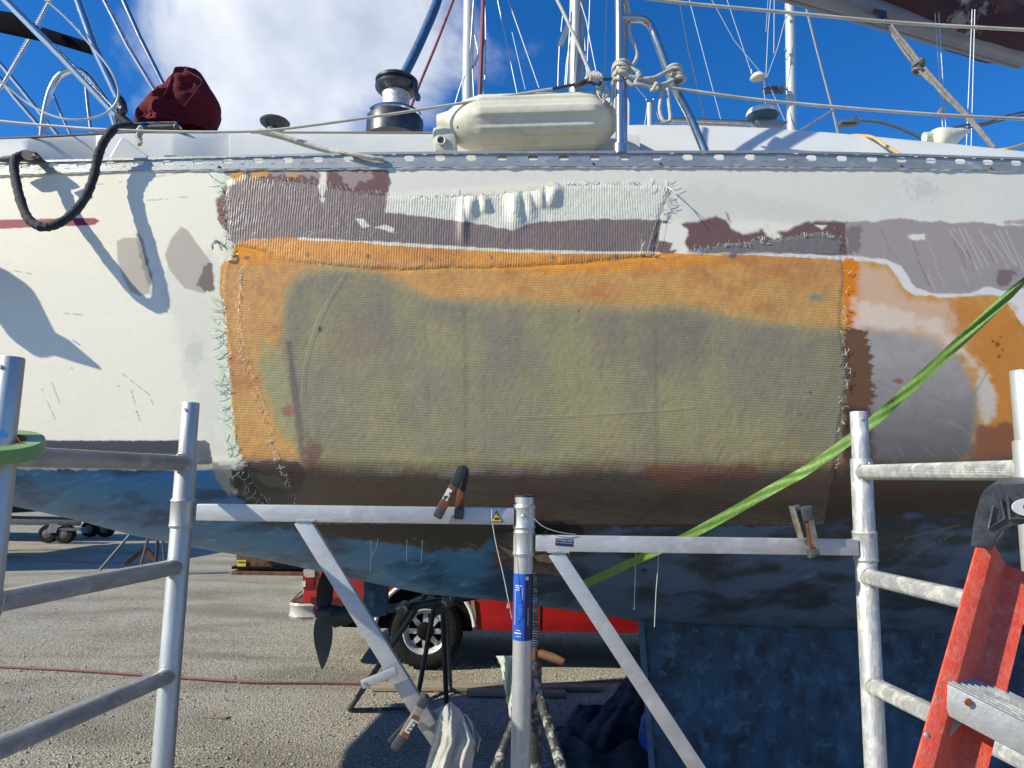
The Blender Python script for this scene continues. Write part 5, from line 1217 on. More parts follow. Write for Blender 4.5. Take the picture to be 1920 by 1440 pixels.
items = [(-30, 1096, .020, .0022), (-34, 1100, .016, .0018), (-36, 1104, .012, .0018), (-30, 1184, .020, .003), (-28, 1179, .012, .0015), (-26, 1190, .014, .0015), (22, 1082, .0080, .0080)]
for k in range(14): items.append((-6 if k % 2 else -4, 1100+k*1.7, .0016, .0014))
for k in range(22): items.append((-52, 1105+k*3.0, .003, .0018))
for k in range(10): items.append((30, 1138+k*3.3, .0018, .0026))
marks(st, items, 'white_paint', .0256)
mb = MB()
for (a, row, w, h) in ((-14, 1132, .012, .0012), (-14, 1137, .012, .0012), (-18, 1142, .0016, .007), (-9, 1142, .0016, .007), (-14, 1149, .010, .0012), (-14, 1156, .012, .0012), (-9, 1160, .0016, .006)):
    z = zc(row); a0 = math.radians(a); n = 3; vs = []
    for k in range(n+1):
        t = a0+(k/n-.5)*w/.0256
        for zz in (z-h/2, z+h/2): vs.append((CX+.0256*math.sin(t), CY_-.0256*math.cos(t), zz))
    mb.add(vs, [(2*k, 2*k+2, 2*k+3, 2*k+1) for k in range(n)])
o = obj('pale_blue_print', mb, mat('pale_blue_print', (.10, .30, .72), (.08, .26, .62), .4), st, smooth=False); o['kind'] = 'stuff'
# guard bars
BY = 1.852
def bar(name, a, b, w, h, m='alu_bar', par=sc_, bev=.003, up=(0, 0, 1)):
    mb = MB(); mb.beam(a, b, w, h, up); return obj(name, mb, M[m], par, bevel=bev, auto=50)
b1 = bar('guard_bar', P(372, 960, BY), P(964, 968, BY), .028, .042)
b2 = bar('guard_bar', P(1004, 1018, BY), P(1606, 1026, BY), .028, .040)
def strapt(a, b, w, t, m='alu_bar'):
    mb = MB(); mb.beam(a, b, w, t, (0, -1, 0)); return obj('brace', mb, M[m], sc_, bevel=.002, auto=50)
strapt(P(566, 974, 1.85), P(806, 1362, 1.85), .040, .022); strapt(P(1040, 1034, 1.85), P(1372, 1540, 1.85), .038, .022)
for x, y in ((570, 976), (1046, 1035)):          # weld runs
    mb = MB(); mb.tube([P(x-20+k*4.6, y+RNG.randn()*.6, 1.838) for k in range(10)], [.003+.001*RNG.rand() for _ in range(10)], 6); obj('weld', mb, M['alu'], sc_)
# lower frame bits behind the rag
mb = MB(); mb.beam(P(796, 1348, 1.87), P(836, 1330, 1.87), .02, .014, (0, -1, 0)); mb.beam(P(800, 1362, 1.87), P(840, 1345, 1.87), .02, .016, (0, -1, 0)); obj('latch_frame', mb, M['step'], sc_, bevel=.002)
mb = MB(); mb.slab([(783, 1362), (830, 1348), (842, 1392), (812, 1404)], 1.875, .012); obj('latch_plate', mb, M['step'], sc_, bevel=.002)
mb = MB(); mb.beam(P(678, 1284, 1.82), P(744, 1258, 1.82), .022, .008, (0, -1, 0)); lv = obj('latch_lever', mb, M['alu_bar'], sc_, bevel=.003); mb = MB(); mb.lathe([(0, .001), (.004, .001), (.004, -.003)], P(684, 1282, 1.812), (0, -1, 0), 12); obj('pivot_bolt', mb, M['steel_dull'], lv)
# lower guard bars and braces out of the picture
bar('guard_bar', (LX, BY, .35), (CX, BY, .35), .028, .042); bar('guard_bar', (CX, BY, .32), (RX_, BY, .32), .028, .042)
# stickers
mb = MB(); mb.slab([(931, 957), (943, 979), (919, 979)], BY-.0150, .0005); w = obj('warning_sticker', mb, M['black'], b1, smooth=False)
mb = MB(); mb.slab([(931, 960.5), (940.2, 977.4), (921.8, 977.4)], BY-.0154, .0003); w2 = obj('yellow_triangle', mb, M['yellow'], b1, smooth=False)
mb = MB(); mb.slab([(925, 968), (927, 971), (933, 969.5), (937, 972), (936, 975), (928, 975)], BY-.0158, .0003); obj('hand_symbol', mb, M['black'], b1, smooth=False)
mb = MB(); mb.slab([(1042, 1009), (1075, 1011.5), (1074, 1025), (1041, 1022.5)], BY-.0150, .0006); s2 = obj('maker_sticker', mb, M['label_navy'], b2, smooth=False)
def text(s, px, py, Y, hpx, matn, par, name='lettering', wpx=None, slope=0):
    cu = bpy.data.curves.new(name, 'FONT'); cu.body = s; cu.size = 1; ob = bpy.data.objects.new(name, cu); COL.objects.link(ob)
    bpy.context.view_layer.update(); me = bpy.data.meshes.new_from_object(ob.evaluated_get(bpy.context.evaluated_depsgraph_get())); bpy.data.objects.remove(ob)
    v = np.array([q.co[:] for q in me.vertices]); v -= v.min(0)*[1, 1, 0]; sy = hpx/v[:, 1].max(); sx = (wpx/v[:, 0].max()) if wpx else sy
    off = base_of(par)
    for i, q in enumerate(me.vertices):
        x = px+v[i, 0]*sx; p = P(x, py-v[i, 1]*sy+slope*v[i, 0]*sx, Y)-off; q.co = p
    me.materials.append(M[matn]); o = bpy.data.objects.new(name, me); COL.objects.link(o); o.parent = par; return o
text('UTS FOLDING TOWER', 1043, 1014, BY-.0154, 3.0, 'white_paint', s2, wpx=30, slope=.07)
text('Light Work Single Width', 1043, 1018.4, BY-.0154, 2.4, 'white_paint', s2, wpx=30, slope=.07)
# lock wires
mb = MB(); mb.tube(sp([P(981, 968, 1.828), P(990, 980, 1.822), P(999, 992, 1.83)], 5), .0012, 6); mb.tube(sp([P(1001, 972, 1.84), P(1020, 988, 1.83), P(1050, 998, 1.83), P(1080, 1002, 1.835)], 6), .0010, 6); mb.ell(P(981, 968, 1.83), (.006, .004, .006), seg=10, rings=6); obj('lock_wire', mb, M['wire'], sc_)
mb = MB(); mb.tube(sp([P(923, 980, 1.82), P(930, 1020, 1.82), P(944, 1080, 1.82), P(954, 1130, 1.82), P(960, 1160, 1.83)], 6), .0011, 5); mb.tube(sp([P(952, 1132, 1.82), P(951, 1140, 1.82), P(956, 1136, 1.82)], 4), .001, 5); mb.tube([P(922, 978, 1.82), P(922, 952, 1.83)], .001, 5)
tag(obj('white_string', mb, M['resin_white']), 'thin white string slanting from the yellow sticker to the blue sticker', 'string')
# roll of green tape slipped over the near left post
r_ = thing('tape_roll', (NX, NY, P(10, 860, NY)[2]), 'pale green roll of tape slipped over the post at the left edge', 'tape roll')
o_ = np.array([NX+.004, NY-.006, P(10, 838, NY)[2]]); ax = (0.10, -.34, 1)
mb = MB(); mb.lathe([(.040, -.013), (.066, -.013), (.067, -.011), (.067, .011), (.066, .013), (.040, .013), (.040, -.013)], o_, ax, 44); mb.f = mb.f[:-2]; obj('tape_windings', mb, M['tape_roll'], r_, auto=30)
mb = MB(); mb.lathe([(.0375, -.0135), (.0400, -.0135), (.0400, .0135), (.0375, .0135), (.0375, -.0135)], o_, ax, 44); mb.f = mb.f[:-2]; obj('cardboard_core', mb, M['card'], r_, auto=30)
mb = MB(); mb.lathe([(.003, 0), (.007, 0), (.007, .003), (.003, .003), (.003, 0)], (NX+.018, NY-.024, P(10, 815, NY)[2]), (.3, -1, .2), 16); obj('wing_pin', mb, M['chrome'], pN)
# ---------------------------------------------------------------- free strip of green masking tape
mb = MB(); cen = sp([P(x, y, Y) for x, y, Y in ((2010, 440, 1.98), (1935, 512, 2.02), (1800, 640, 2.08), (1700, 733, 2.12), (1630, 796, 2.15), (1520, 876, 2.2), (1450, 916, 2.28), (1300, 1000, 2.42), (1190, 1052, 2.60), (1090, 1098, 2.78))], 9); rows = []
n = len(cen)
for i, c in enumerate(cen):
    t = i/(n-1); d = cen[min(i+1, n-1)]-cen[max(i-1, 0)]; d /= np.linalg.norm(d); v = c-np.array([0, 0, CZ]); v /= np.linalg.norm(v); w = np.cross(d, v); w /= np.linalg.norm(w); nn = np.cross(w, d)
    tw = .95*math.exp(-((t-.10)/.05)**2)+.25*math.sin(t*9)+.5*math.exp(-((t-.38)/.03)**2); W_ = .0150*(1-.30*math.exp(-((t-.06)/.06)**2))
    row = []
    for j in range(9):
        u = -1+2*j/8; row.append(c+w*u*W_*math.cos(tw)+nn*(u*W_*math.sin(tw)*.8+.0035*math.sin(u*5+t*40)*math.exp(-((t-.12)/.16)**2)+.0016*math.sin(u*4+t*75)))
    rows.append(row)
A = np.array(rows); mb.grid(A); B_ = A+np.array([0, .0006, 0]); mb.grid(B_[:, ::-1]); tag(obj('masking_tape', mb, M['tape'], auto=180), 'long loose strip of green masking tape stretched slanting before the hull', 'tape')
# ---------------------------------------------------------------- spring clamps
def jawbox(mb, poly, Y, th): mb.slab(poly, Y, th)
def clamp(name, label, pieces, base, group='spring clamps on the scaffold'):
    c = thing('spring_clamp', tuple(base), label, 'clamp', group)
    for nm, poly, Y, th, m, bev in pieces:
        mb = MB(); mb.slab(poly, Y, th); o = obj(nm, mb, M[m], c, bevel=bev, auto=50)
    return c
c1 = clamp('spring_clamp', 'spring clamp with rusty orange handles and black jaws on the left guard bar', [
    ('handle', [(845, 905), (858, 912), (836, 956), (820, 948)], 1.80, .022, 'clamp_orange', .003),
    ('handle', [(858, 918), (869, 916), (870, 954), (852, 954)], 1.835, .02, 'clamp_orange', .003),
    ('black_grip', [(857, 873), (870, 871), (876, 875), (874, 886), (858, 914), (843, 906), (855, 880)], 1.795, .028, 'black', .004),
    ('black_grip', [(872, 877), (879, 878), (877, 898), (872, 922), (862, 920), (866, 900)], 1.83, .02, 'black', .003),
    ('jaw_pad', [(820, 947), (836, 955), (826, 975), (811, 967)], 1.802, .024, 'black_plastic', .004),
    ('jaw_pad', [(852, 953), (870, 954), (868, 975), (850, 973)], 1.815, .024, 'black_plastic', .004),
    ('paper_label', [(840, 914), (848, 920), (838, 940), (829, 935)], 1.7985, .001, 'white_paint', 0)], P(845, 970, 1.81))
mb = MB(); mb.slab([(832, 932), (834, 929), (838, 930), (840, 928), (838, 933), (835, 935), (833, 938), (832, 936)], 1.7975, .0006); mb.slab([(841, 926), (844, 922), (845, 924), (843, 928)], 1.7975, .0006); obj('label_print', mb, M['black'], c1, smooth=False)
c2 = clamp('spring_clamp', 'open brass-coloured spring clamp with dark tips on the right guard bar', [
    ('side_plate', [(1487, 950), (1490, 949), (1509, 1013), (1505, 1012), (1498, 990)], 1.80, .03, 'clamp_steel', .001),
    ('side_plate', [(1506, 976), (1526, 974), (1529, 990), (1534, 1012), (1535, 1028), (1518, 1032), (1512, 1000)], 1.815, .006, 'clamp_steel', .001),
    ('spring_bar', [(1511, 976), (1516, 976), (1523, 1020), (1526, 1032), (1518, 1032), (1514, 1000)], 1.803, .006, 'clamp_orange', .001),
    ('black_grip', [(1489, 950), (1500, 946), (1505, 952), (1508, 978), (1498, 980), (1492, 968)], 1.81, .02, 'black_plastic', .003),
    ('black_grip', [(1504, 953), (1510, 950), (1524, 948), (1526, 975), (1508, 979), (1504, 964)], 1.80, .022, 'black_plastic', .003),
    ('jaw_pad', [(1518, 1031), (1536, 1028), (1538, 1040), (1521, 1048)], 1.80, .026, 'black_plastic', .003)], P(1515, 1040, 1.81))
c3 = clamp('spring_clamp', 'grey and copper spring clamp gripping the left brace beside the white rag', [
    ('handle', [(781, 1322), (794, 1330), (762, 1388), (747, 1379)], 1.78, .024, 'clamp_steel', .003),
    ('handle', [(768, 1345), (775, 1349), (736, 1400), (724, 1392)], 1.81, .02, 'black', .003),
    ('black_grip', [(787, 1306), (796, 1305), (804, 1312), (796, 1332), (780, 1322)], 1.775, .03, 'black_plastic', .004),
    ('jaw_pad', [(747, 1378), (762, 1387), (746, 1412), (739, 1410), (731, 1402)], 1.777, .028, 'black_plastic', .004),
    ('copper_wrap', [(775, 1340), (788, 1347), (785, 1354), (771, 1346)], 1.777, .002, 'clamp_orange', 0),
    ('copper_wrap', [(757, 1372), (768, 1378), (763, 1387), (752, 1380)], 1.777, .002, 'clamp_orange', 0),
    ('paper_label', [(773, 1348), (782, 1353), (766, 1376), (758, 1371)], 1.778, .001, 'white_paint', 0)], P(765, 1410, 1.79))
mb = MB()
for k in range(9): a = P(773-k*1.6+1, 1351+k*2.4, 1.7775); mb.beam(a, a+np.array([.006+.003*(k % 3), 0, -.003]), .0004, .0012+.001*(k % 2), (0, 0, 1))
o = obj('label_print', mb, M['black'], c3, smooth=False); o['kind'] = 'stuff'
# ---------------------------------------------------------------- rag
def rag():
    mb = MB(); rows = []
    L = [(1322, 838, 850), (1332, 826, 864), (1350, 820, 874), (1370, 816, 884), (1390, 812, 895), (1410, 806, 890), (1440, 798, 884), (1490, 790, 890)]
    ys = [l[0] for l in L]
    for y in np.linspace(1322, 1490, 40):
        a = np.interp(y, ys, [l[1] for l in L]); b = np.interp(y, ys, [l[2] for l in L]); row = []
        for j in range(46):
            u = j/45; fall = min(1, (y-1320)/60)
            f = .013*math.sin(u*13+.5*math.sin(y/20.))*fall+.005*math.sin(u*31+y/26.)*fall+.02*float(noise2(np.array(u*5.), np.array(y/40.), 77, 3))
            yy = y+ (6*math.sin(u*math.pi)*-1 if y < 1330 else 0)+4*math.sin(u*7)*fall
            row.append(P(a+(b-a)*u, yy, 1.80+f-.03*math.sin(u*math.pi)))
        rows.append(row)
    A = np.array(rows); mb.grid(A); mb.grid((A+np.array([0, .004, 0]))[:, ::-1])
    tag(obj('cotton_rag', mb, M['rag'], auto=180), 'off white cotton rag draped beside the clamp, hanging to the bottom edge', 'rag')
    mb = MB(); rows = []
    for y in np.linspace(1340, 1410, 18):
        a = np.interp(y, [1340, 1365, 1390, 1410], [866, 876, 886, 892]); b = np.interp(y, [1340, 1365, 1385, 1410], [874, 892, 902, 896])
        rows.append([P(a+(b-a)*j/9, y, 1.81+.012*math.sin(j*.9+y/9.)) for j in range(10)])
    A = np.array(rows); mb.grid(A); mb.grid((A+np.array([0, .004, 0]))[:, ::-1]); fl = obj('loose_fold', mb, M['rag'], bpy.data.objects['cotton_rag'], auto=180)
    mb = MB(); mb.slab([(874, 1378), (884, 1374), (896, 1390), (898, 1406), (880, 1418), (872, 1400)], 1.84, .03); tag(obj('black_sander', mb, M['black_plastic'], bevel=.006), 'dark blunt tool showing behind the white rag', 'tool')
rag()
# ================================================================ orange step ladder
def ladder():
    l = thing('step_ladder', (1.05, 1.3, 0), 'orange-red fibreglass step ladder with a black top cap at the lower right corner', 'step ladder')
    def rail(top, bot, ext):
        t = np.array(top); b = np.array(bot); d = (b-t)/np.linalg.norm(b-t); b = t+d*((t[2]-.02)/-d[2])
        v = t-np.array([0, 0, CZ]); rt = np.array([1.0, .1, 0]); rt -= d*np.dot(rt, d); rt /= np.linalg.norm(rt); dp = np.cross(rt, d); dp = dp if dp[1] > 0 else -dp
        pr = [(0, 0), (.0245, 0), (.0265, .002), (.069, .035), (.073, .036), (.112, .025), (.113, .029), (.073, .041), (.067, .039), (.0235, .0055), (0, .0045)]
        mb = MB(); a = [t+rt*u+dp*w for u, w in pr]; e = [b+rt*u+dp*w for u, w in pr]; n = len(pr)
        mb.add(a+e, [tuple(range(n)), tuple(range(2*n-1, n-1, -1))]+[(j, (j+1) % n, n+(j+1) % n, n+j) for j in range(n)])
        return obj('rail', mb, M['orange_fg'], l, bevel=.0008, auto=40), t, d, rt, dp
    Y0 = 1.16
    r1, t, d, rt, dp = rail(P(1838, 1005, Y0), P(1706, 1470, Y0-.12), 0)
    for x, y, q in ((1761, 1290, .0036), (1755, 1311, .0036), (1736, 1379, .0034)):
        k = (y-1005)/(1470-1005.); c = P(x, y, Y0-.12*k*1.0)+np.array([0, -.002, 0]); mb = MB(); mb.ell(c, (q*1.25, .002, q*1.6), seg=14, rings=6); obj('rivet', mb, M['step'], l)
    # far rails and steps beyond the edge of the frame
    for xo, yo in ((.66, -.04),):
        q = t+np.array([xo, yo, 0]); pr = [(0, 0), (-.0265, 0), (-.0285, .002), (-.046, .062), (-.086, .060), (-.086, .0645), (-.0435, .066), (-.0255, .0045), (0, .0045)]
        b = q+d*((q[2]-.02)/-d[2])+np.array([.30, 0, 0]); mb = MB(); a = [q+rt*u+dp*w for u, w in pr]; e = [b+rt*u+dp*w for u, w in pr]; n = len(pr)
        mb.add(a+e, [tuple(range(n)), tuple(range(2*n-1, n-1, -1))]+[(j, (j+1) % n, n+(j+1) % n, n+j) for j in range(n)]); obj('rail', mb, M['orange_fg'], l, auto=40)
    mb = MB(); mb.slab([(1820, 1023), (1824, 990), (1830, 958), (1838, 932), (1846, 918), (1858, 909), (1880, 907), (2420, 900), (2440, 960), (2430, 1010), (2390, 1010), (2380, 985), (1950, 981), (1925, 982), (1900, 986), (1880, 996), (1868, 1010), (1862, 1026), (1858, 1030), (1822, 1026)], 1.10, .13)
    nv = len(mb.v)//2; P0_ = np.array(mb.v[:nv]); P1_ = np.array(mb.v[nv:]); P1_[:, 0] += .105; P1_[:, 2] += .012; mb.v = [tuple(q) for q in P0_]+[tuple(q) for q in P1_]
    cap = obj('top_cap', mb, M['black_plastic'], l, bevel=.006, auto=40)
    mb = MB(); mb.tube([P(x, y, 1.098) for x, y in ((1862, 948), (1853, 990), (1883, 972), (1876, 935))], .0016, 6, closed=False); obj('moulded_rib', mb, M['black_plastic'], cap)
    mb = MB(); mb.tube([P(x, y, 1.098) for x, y in ((1888, 930), (1893, 972), (1990, 974))], .0022, 6); obj('moulded_rib', mb, M['black_plastic'], cap)
    mb = MB(); mb.slab([(1930+32*math.cos(a), 951+17*math.sin(a)) for a in np.linspace(0, 2*math.pi, 33)[:-1]], 1.096, .002); lg = obj('oval_badge', mb, M['white_paint'], cap, smooth=False)
    mb = MB(); mb.slab([(1934+15*math.cos(a), 950+9*math.sin(a)) for a in np.linspace(.9, 2*math.pi-.9, 14)]+[(1934+8*math.cos(a), 950+4.5*math.sin(a)) for a in np.linspace(2*math.pi-.9, .9, 14)], 1.0945, .001); obj('badge_letter', mb, M['black'], lg, smooth=False)
    # step
    a = P(1776, 1282, 1.075); b = P(2190, 1490, .94); h = .043
    f = [a, b, b-np.array([0, 0, .047]), a-np.array([0.004, 0, h])]; back = np.array([.075, .085, .0])
    mb = MB(); vs = f+[q+back for q in f]; mb.add(vs, [(0, 1, 2, 3), (7, 6, 5, 4), (0, 4, 5, 1), (1, 5, 6, 2), (2, 6, 7, 3), (3, 7, 4, 0)]); s = obj('step', mb, M['step'], l, bevel=.0015, auto=40)
    mb = MB()
    for k in range(9):
        o = back*(k/9+.06)+np.array([0, 0, .0012]); mb.tube([a+o, b+o], .0014, 5)
    obj('tread_ridges', mb, M['alu_plaster'], s)
    mb = MB(); mb.lathe([(0, .0015), (.0046, .0015), (.0056, 0.0)], P(1816, 1317, 1.055), (-.25, -1, 0), 16); obj('bolt_hole', mb, M['clamp_orange'], s)
    mb = MB(); mb.beam(P(1756, 1392, 1.075), P(1800, 1342, 1.09), .016, .003, (0, -1, 0)); obj('step_brace', mb, M['step'], l, bevel=.001)
    for z in (.75, .45, .18):
        mb = MB(); tt = t+d*((t[2]-z)/-d[2])+rt*.04; mb.beam(tt, tt+np.array([.72, -.05, 0]), .085, .04); obj('step', mb, M['step'], l, bevel=.0015)
    for xo in (0.30, .75):                         # rear legs
        mb = MB(); mb.beam(t+np.array([xo, .12, -.05]), np.array([t[0]+xo+.05, t[1]+.25, .02]), .03, .05, (0, 1, 0)); obj('rear_leg', mb, M['orange_fg'], l, bevel=.002)
ladder()
# ================================================================ boat stands
def legs(mb, top, feet, r):
    for f in feet: mb.tube([top, f], r, 12)
def stand_far():
    s = thing('boat_stand', tuple(GR(790, 1325)), 'black tripod boat stand with round-ended top bar in front of the truck wheel', 'boat stand')
    Y = 5.35
    top = P(815, 1108, Y)
    for i, (tx, ty, fx, fy) in enumerate(((800, 1112, 655, 1331), (819, 1112, 782, 1312), (829, 1112, 837, 1316), (836, 1118, 845, 1294))):
        mb = MB(); mb.tube([P(tx, ty, Y+(.15 if i == 3 else 0)), GR(fx, fy, .02)], .020 if i < 3 else .017, 12); obj('leg', mb, M['tripod'] if i != 3 else M['rope_grey'], s)
    mb = MB(); mb.tube([GR(655, 1331, .02), GR(775, 1328, .02)], .014, 8); mb.tube([GR(800, 1313, .02), GR(850, 1292, .02)], .014, 8); obj('base_rail', mb, M['splash'], s)
    mb = MB(); mb.tube([P(700, 1144, Y), P(766, 1138, Y-.1), P(838, 1126, Y-.1), P(920, 1112, Y)], .030, 12); obj('cross_bar', mb, M['tripod'], s)
    for x, y in ((759, 1138), (843, 1126)):
        mb = MB(); mb.lathe([(0, -.06), (.040, -.06), (.046, -.055), (.046, .0)], P(x, y, Y-.12), (0.25, 1, 0), 20); obj('round_end', mb, M['splash'], s)
    mb = MB(); mb.slab([(815, 1120), (830, 1120), (832, 1150), (816, 1156)], Y-.02, .02); obj('gusset', mb, M['tripod'], s)
stand_far()
def stand_near():
    Y = 2.78
    s = thing('boat_stand', tuple(P(1008, 1470, 3.2)), 'boat stand with threaded rod and resin-splashed legs behind the centre post', 'boat stand')
    s.location.z = 0
    # threaded rod: real thread
    a = P(1002, 1050, Y); b = P(1004, 1232, Y); n = 2600; pts = []
    mb = MB(); mb.tube([a+np.array([0, 0, .02]), b], .0105, 14); rod = obj('threaded_rod', mb, M['tripod'], s)
    mb = MB(); turns = 42; N_ = turns*14
    for i in range(N_+1):
        t = i/14*2*math.pi; p = a+(b-a)*(i/N_); pts.append(p+np.array([.0105*math.cos(t), .0105*math.sin(t), 0]))
    mb.tube(pts, .0024, 5, caps=False); obj('screw_thread', mb, M['steel_dull'], rod)
    mb = MB(); mb.tube([b+np.array([0, 0, .01]), P(1004, 1440, Y)-np.array([0, 0, .35])], .024, 16); obj('tube', mb, M['splash'], s)
    mb = MB(); mb.lathe([(.02, -.02), (.028, -.018), (.028, .018), (.02, .02)], P(1003, 1228, Y), seg=8); obj('nut', mb, M['rust'], s)
    mb = MB(); mb.tube([P(1012, 1225, Y-.02), P(1036, 1233, Y-.05), P(1058, 1242, Y-.07)], [.016, .017, .013], 12); obj('rusty_handle', mb, M['rust'], s)
    mb = MB(); mb.tube([P(992, 1228, Y), P(960, 1236, Y), P(935, 1244, Y)], [.013, .011, .010], 10); obj('handle', mb, M['splash'], s)
    for x0, y0, x1, y1, dy in ((1008, 1290, 1062, 1470, -.35), (998, 1270, 910, 1490, -.25), (1004, 1300, 1010, 1480, .5)):
        a_ = P(x0, y0, Y); b_ = P(x1, y1, Y+dy); d = (b_-a_); b_ = a_+d*(a_[2]-.01)/(a_[2]-b_[2]); mb = MB(); mb.tube([a_, b_], .0185, 12); obj('leg', mb, M['splash'], s)
    # plywood pad against the hull
    pd = MB(); pd.slab([(932, 1003), (938, 994), (950, 990), (1070, 1000), (1071, 1046), (1062, 1076), (1050, 1080), (1020, 1077), (960, 1068), (928, 1058), (926, 1040)], 2.62, .05); o = obj('plywood_pad', pd, M['ply'], s, bevel=.006)
    for q in ([(933, 1022), (966, 1034), (1000, 1040), (1000, 1046), (960, 1046)], [(1000, 1042), (1022, 1038), (1036, 1048), (1034, 1056), (1008, 1052)]):
        mb = MB(); mb.slab(q, 2.612, .012); obj('split_wood', mb, M['card'], o, bevel=.001)
    # stiff strip of glass cloth hanging on the handle
    mb = MB(); rows = []
    for y in np.linspace(1230, 1345, 24):
        a = np.interp(y, [1230, 1245, 1300, 1345], [930, 938, 948, 955]); b = np.interp(y, [1230, 1300, 1345], [964, 966, 964]); rows.append([P(a+(b-a)*j/7+RNG.randn()*.6*(j == 0), y, 2.72+.02*math.sin(j+y/16.)) for j in range(8)])
    A = np.array(rows); mb.grid(A); mb.grid((A+np.array([0, .003, 0]))[:, ::-1]); tag(obj('glass_cloth_strip', mb, M['glassfibre']), 'stiff pale green strip of glass cloth hanging left of the centre post', 'cloth strip')
stand_near()
# ================================================================ keel-side heap: tarpaulin and blue bag
def tarp():
    xs = np.linspace(0, 1, 90); ys = np.linspace(0, 1, 60); U, V_ = np.meshgrid(xs, ys)
    a = GR(1004, 1372); b = GR(1260, 1395); f = np.array([.25, 1.15, 0])
    X = a[0]+(b[0]+.35-a[0])*U+f[0]*V_; Yy = 4.72+(1.25)*V_-.10*np.sin(U*9)*(1-V_)
    ridge = np.exp(-((U-(.66+.26*V_))/.36)**2)*np.exp(-((V_-.62)/.46)**2)
    H = .92*ridge*smooth01(V_*5)*smooth01((1-V_)*8+.02)
    fold = .085*np.abs(np.sin(U*11+V_*4+2*noise2(U*3, V_*3, 400, 3)))+.05*np.abs(np.sin(U*19-V_*9+3))
    H = H+fold*smooth01(V_*6)*smooth01((1-V_)*6)*smooth01(U*8)*smooth01((1-U)*6)*(.6+ridge)+.10*noise2(U*7, V_*7, 401, 4)*smooth01(V_*5)
    X = X+.08*noise2(U*4, V_*4, 403, 3); Z = np.clip(H, .006, None)+.012
    mb = MB(); mb.grid(np.stack([X, Yy, Z], -1)); Hf = (H+.05*noise2(U*9, V_*9, 409, 3)).ravel(); mb.f = [f for f in mb.f if max(Hf[i] for i in f) > .045]
    # turned-over hem at the front
    t = obj('tarpaulin', mb, M['tarp'], auto=60); tag(t, 'crumpled black tarpaulin heaped on the ground beside the keel', 'tarpaulin')
    mb = MB(); rows = []
    for j in range(5):
        rows.append([np.array([a[0]+.12+.62*k/30, 4.66+.02*math.sin(k*.5)+.03*j*0, .03+.035*j+.03*math.sin(k*.35)*.4*j]) for k in range(31)])
    A = np.array(rows); mb.grid(A); mb.grid((A+np.array([0, .012, 0]))[:, ::-1]); obj('folded_hem', mb, M['tarp'], t)
    mb = MB(); rows = []; c = P(1222, 1372, 4.55)
    for i in range(16):
        th = math.pi*i/15; row = []
        for k in range(22):
            ph = 2*math.pi*k/22; r = 1+.12*math.sin(ph*5+i*.5)+.06*math.sin(ph*9)
            row.append(c+np.array([.075*math.sin(th)*math.cos(ph)*r, .09*math.sin(th)*math.sin(ph)*r, .125*math.cos(th)]))
        rows.append(row)
    mb.grid(np.array(rows), closed_u=True); tag(obj('plastic_bag', mb, M['blue_bag']), 'bright blue plastic bag half hidden behind the aft edge of the keel', 'bag')
tarp()
# ================================================================ things lying on the yard
def yard():
    mb = MB(); pts = [GR(x, y, .012) for x, y in ((-500, 1225), (-200, 1238), (0, 1250), (160, 1258), (330, 1270), (480, 1279), (560, 1280), (660, 1281), (800, 1284), (950, 1284), (1060, 1281), (1200, 1276), (1500, 1272))]
    mb.tube(sp(pts, 6), .0105, 8); tag(obj('air_hose', mb, M['hose_red']), 'long dusty red hose lying right across the gravel yard', 'hose')
    for k, (q, lab) in enumerate(((((698, 1288), (1130, 1288)), 'weathered plank on the ground in front of the truck wheel, the longer one'), (((875, 1297), (1060, 1300)), 'short split plank lying in front of the longer plank'))):
        a = GR(*q[0], .02); b = GR(*q[1], .02); mb = MB(); mb.beam(a, b, .14 if k == 0 else .12, .035); tag(obj('plank', mb, M['wood'], bevel=.004), lab, 'plank')
    a = GR(386, 1343, .008); mb = MB(); mb.beam(GR(386, 1343, .008), GR(427, 1345, .012), .055, .006); mb.beam(GR(390, 1342, .012), GR(402, 1341, .016), .03, .005); tag(obj('cardboard_scrap', mb, M['wood']), 'small tan scrap of wood lying on the gravel behind the left post', 'scrap')
    LV = ['dry orange leaf just right of the latch lever between the far stand legs', 'dry leaf lying beside the left brace near its lower end', 'dry leaf alone on gravel left of the low clamp', 'orange leaf against the plank between two far stand legs', 'small curled leaf on the edge of the boat shadow by the low clamp', 'pale curled leaf behind the base rail of the far stand', 'lone dry leaf on open gravel left of the boat shadow edge', 'dry leaf nearest to the left foot of the far boat stand']
    for k, (x, y) in enumerate(((737, 1316), (775, 1316), (735, 1348), (818, 1299), (764, 1337), (748, 1322), (620, 1379), (650, 1345))):
        c = GR(x, y, .012); mb = MB(); an = RNG.rand()*6; s = .022+.014*RNG.rand(); pts = []
        for (u, v, h) in ((-1, 0, 0), (-.4, .42, .25), (.4, .40, .2), (1, 0, .1), (.4, -.42, .35), (-.4, -.4, .1), (0, 0, -.05)): pts.append(c+s*np.array([u*math.cos(an)-v*math.sin(an), u*math.sin(an)+v*math.cos(an), h]))
        mb.add(pts, [(6, 0, 1), (6, 1, 2), (6, 2, 3), (6, 3, 4), (6, 4, 5), (6, 5, 0)]); tag(obj('dry_leaf', mb, M['leaf']), LV[k], 'leaf', 'dry leaves on the gravel')
    for k, (x, y) in enumerate(((1045, 1420), (1052, 1424))[:1]):
        mb = MB(); c = GR(1062, 1418, .0)
        for i in range(14): q = c+np.array([RNG.randn()*.03, RNG.randn()*.03, .008]); mb.ell(q, (.012+.008*RNG.rand(), .012, .009), seg=7, rings=4)
        tag(obj('dirt_clod', mb, M['dark']), 'small dark clump of dirt in the shade near the tarpaulin', 'dirt')
yard()
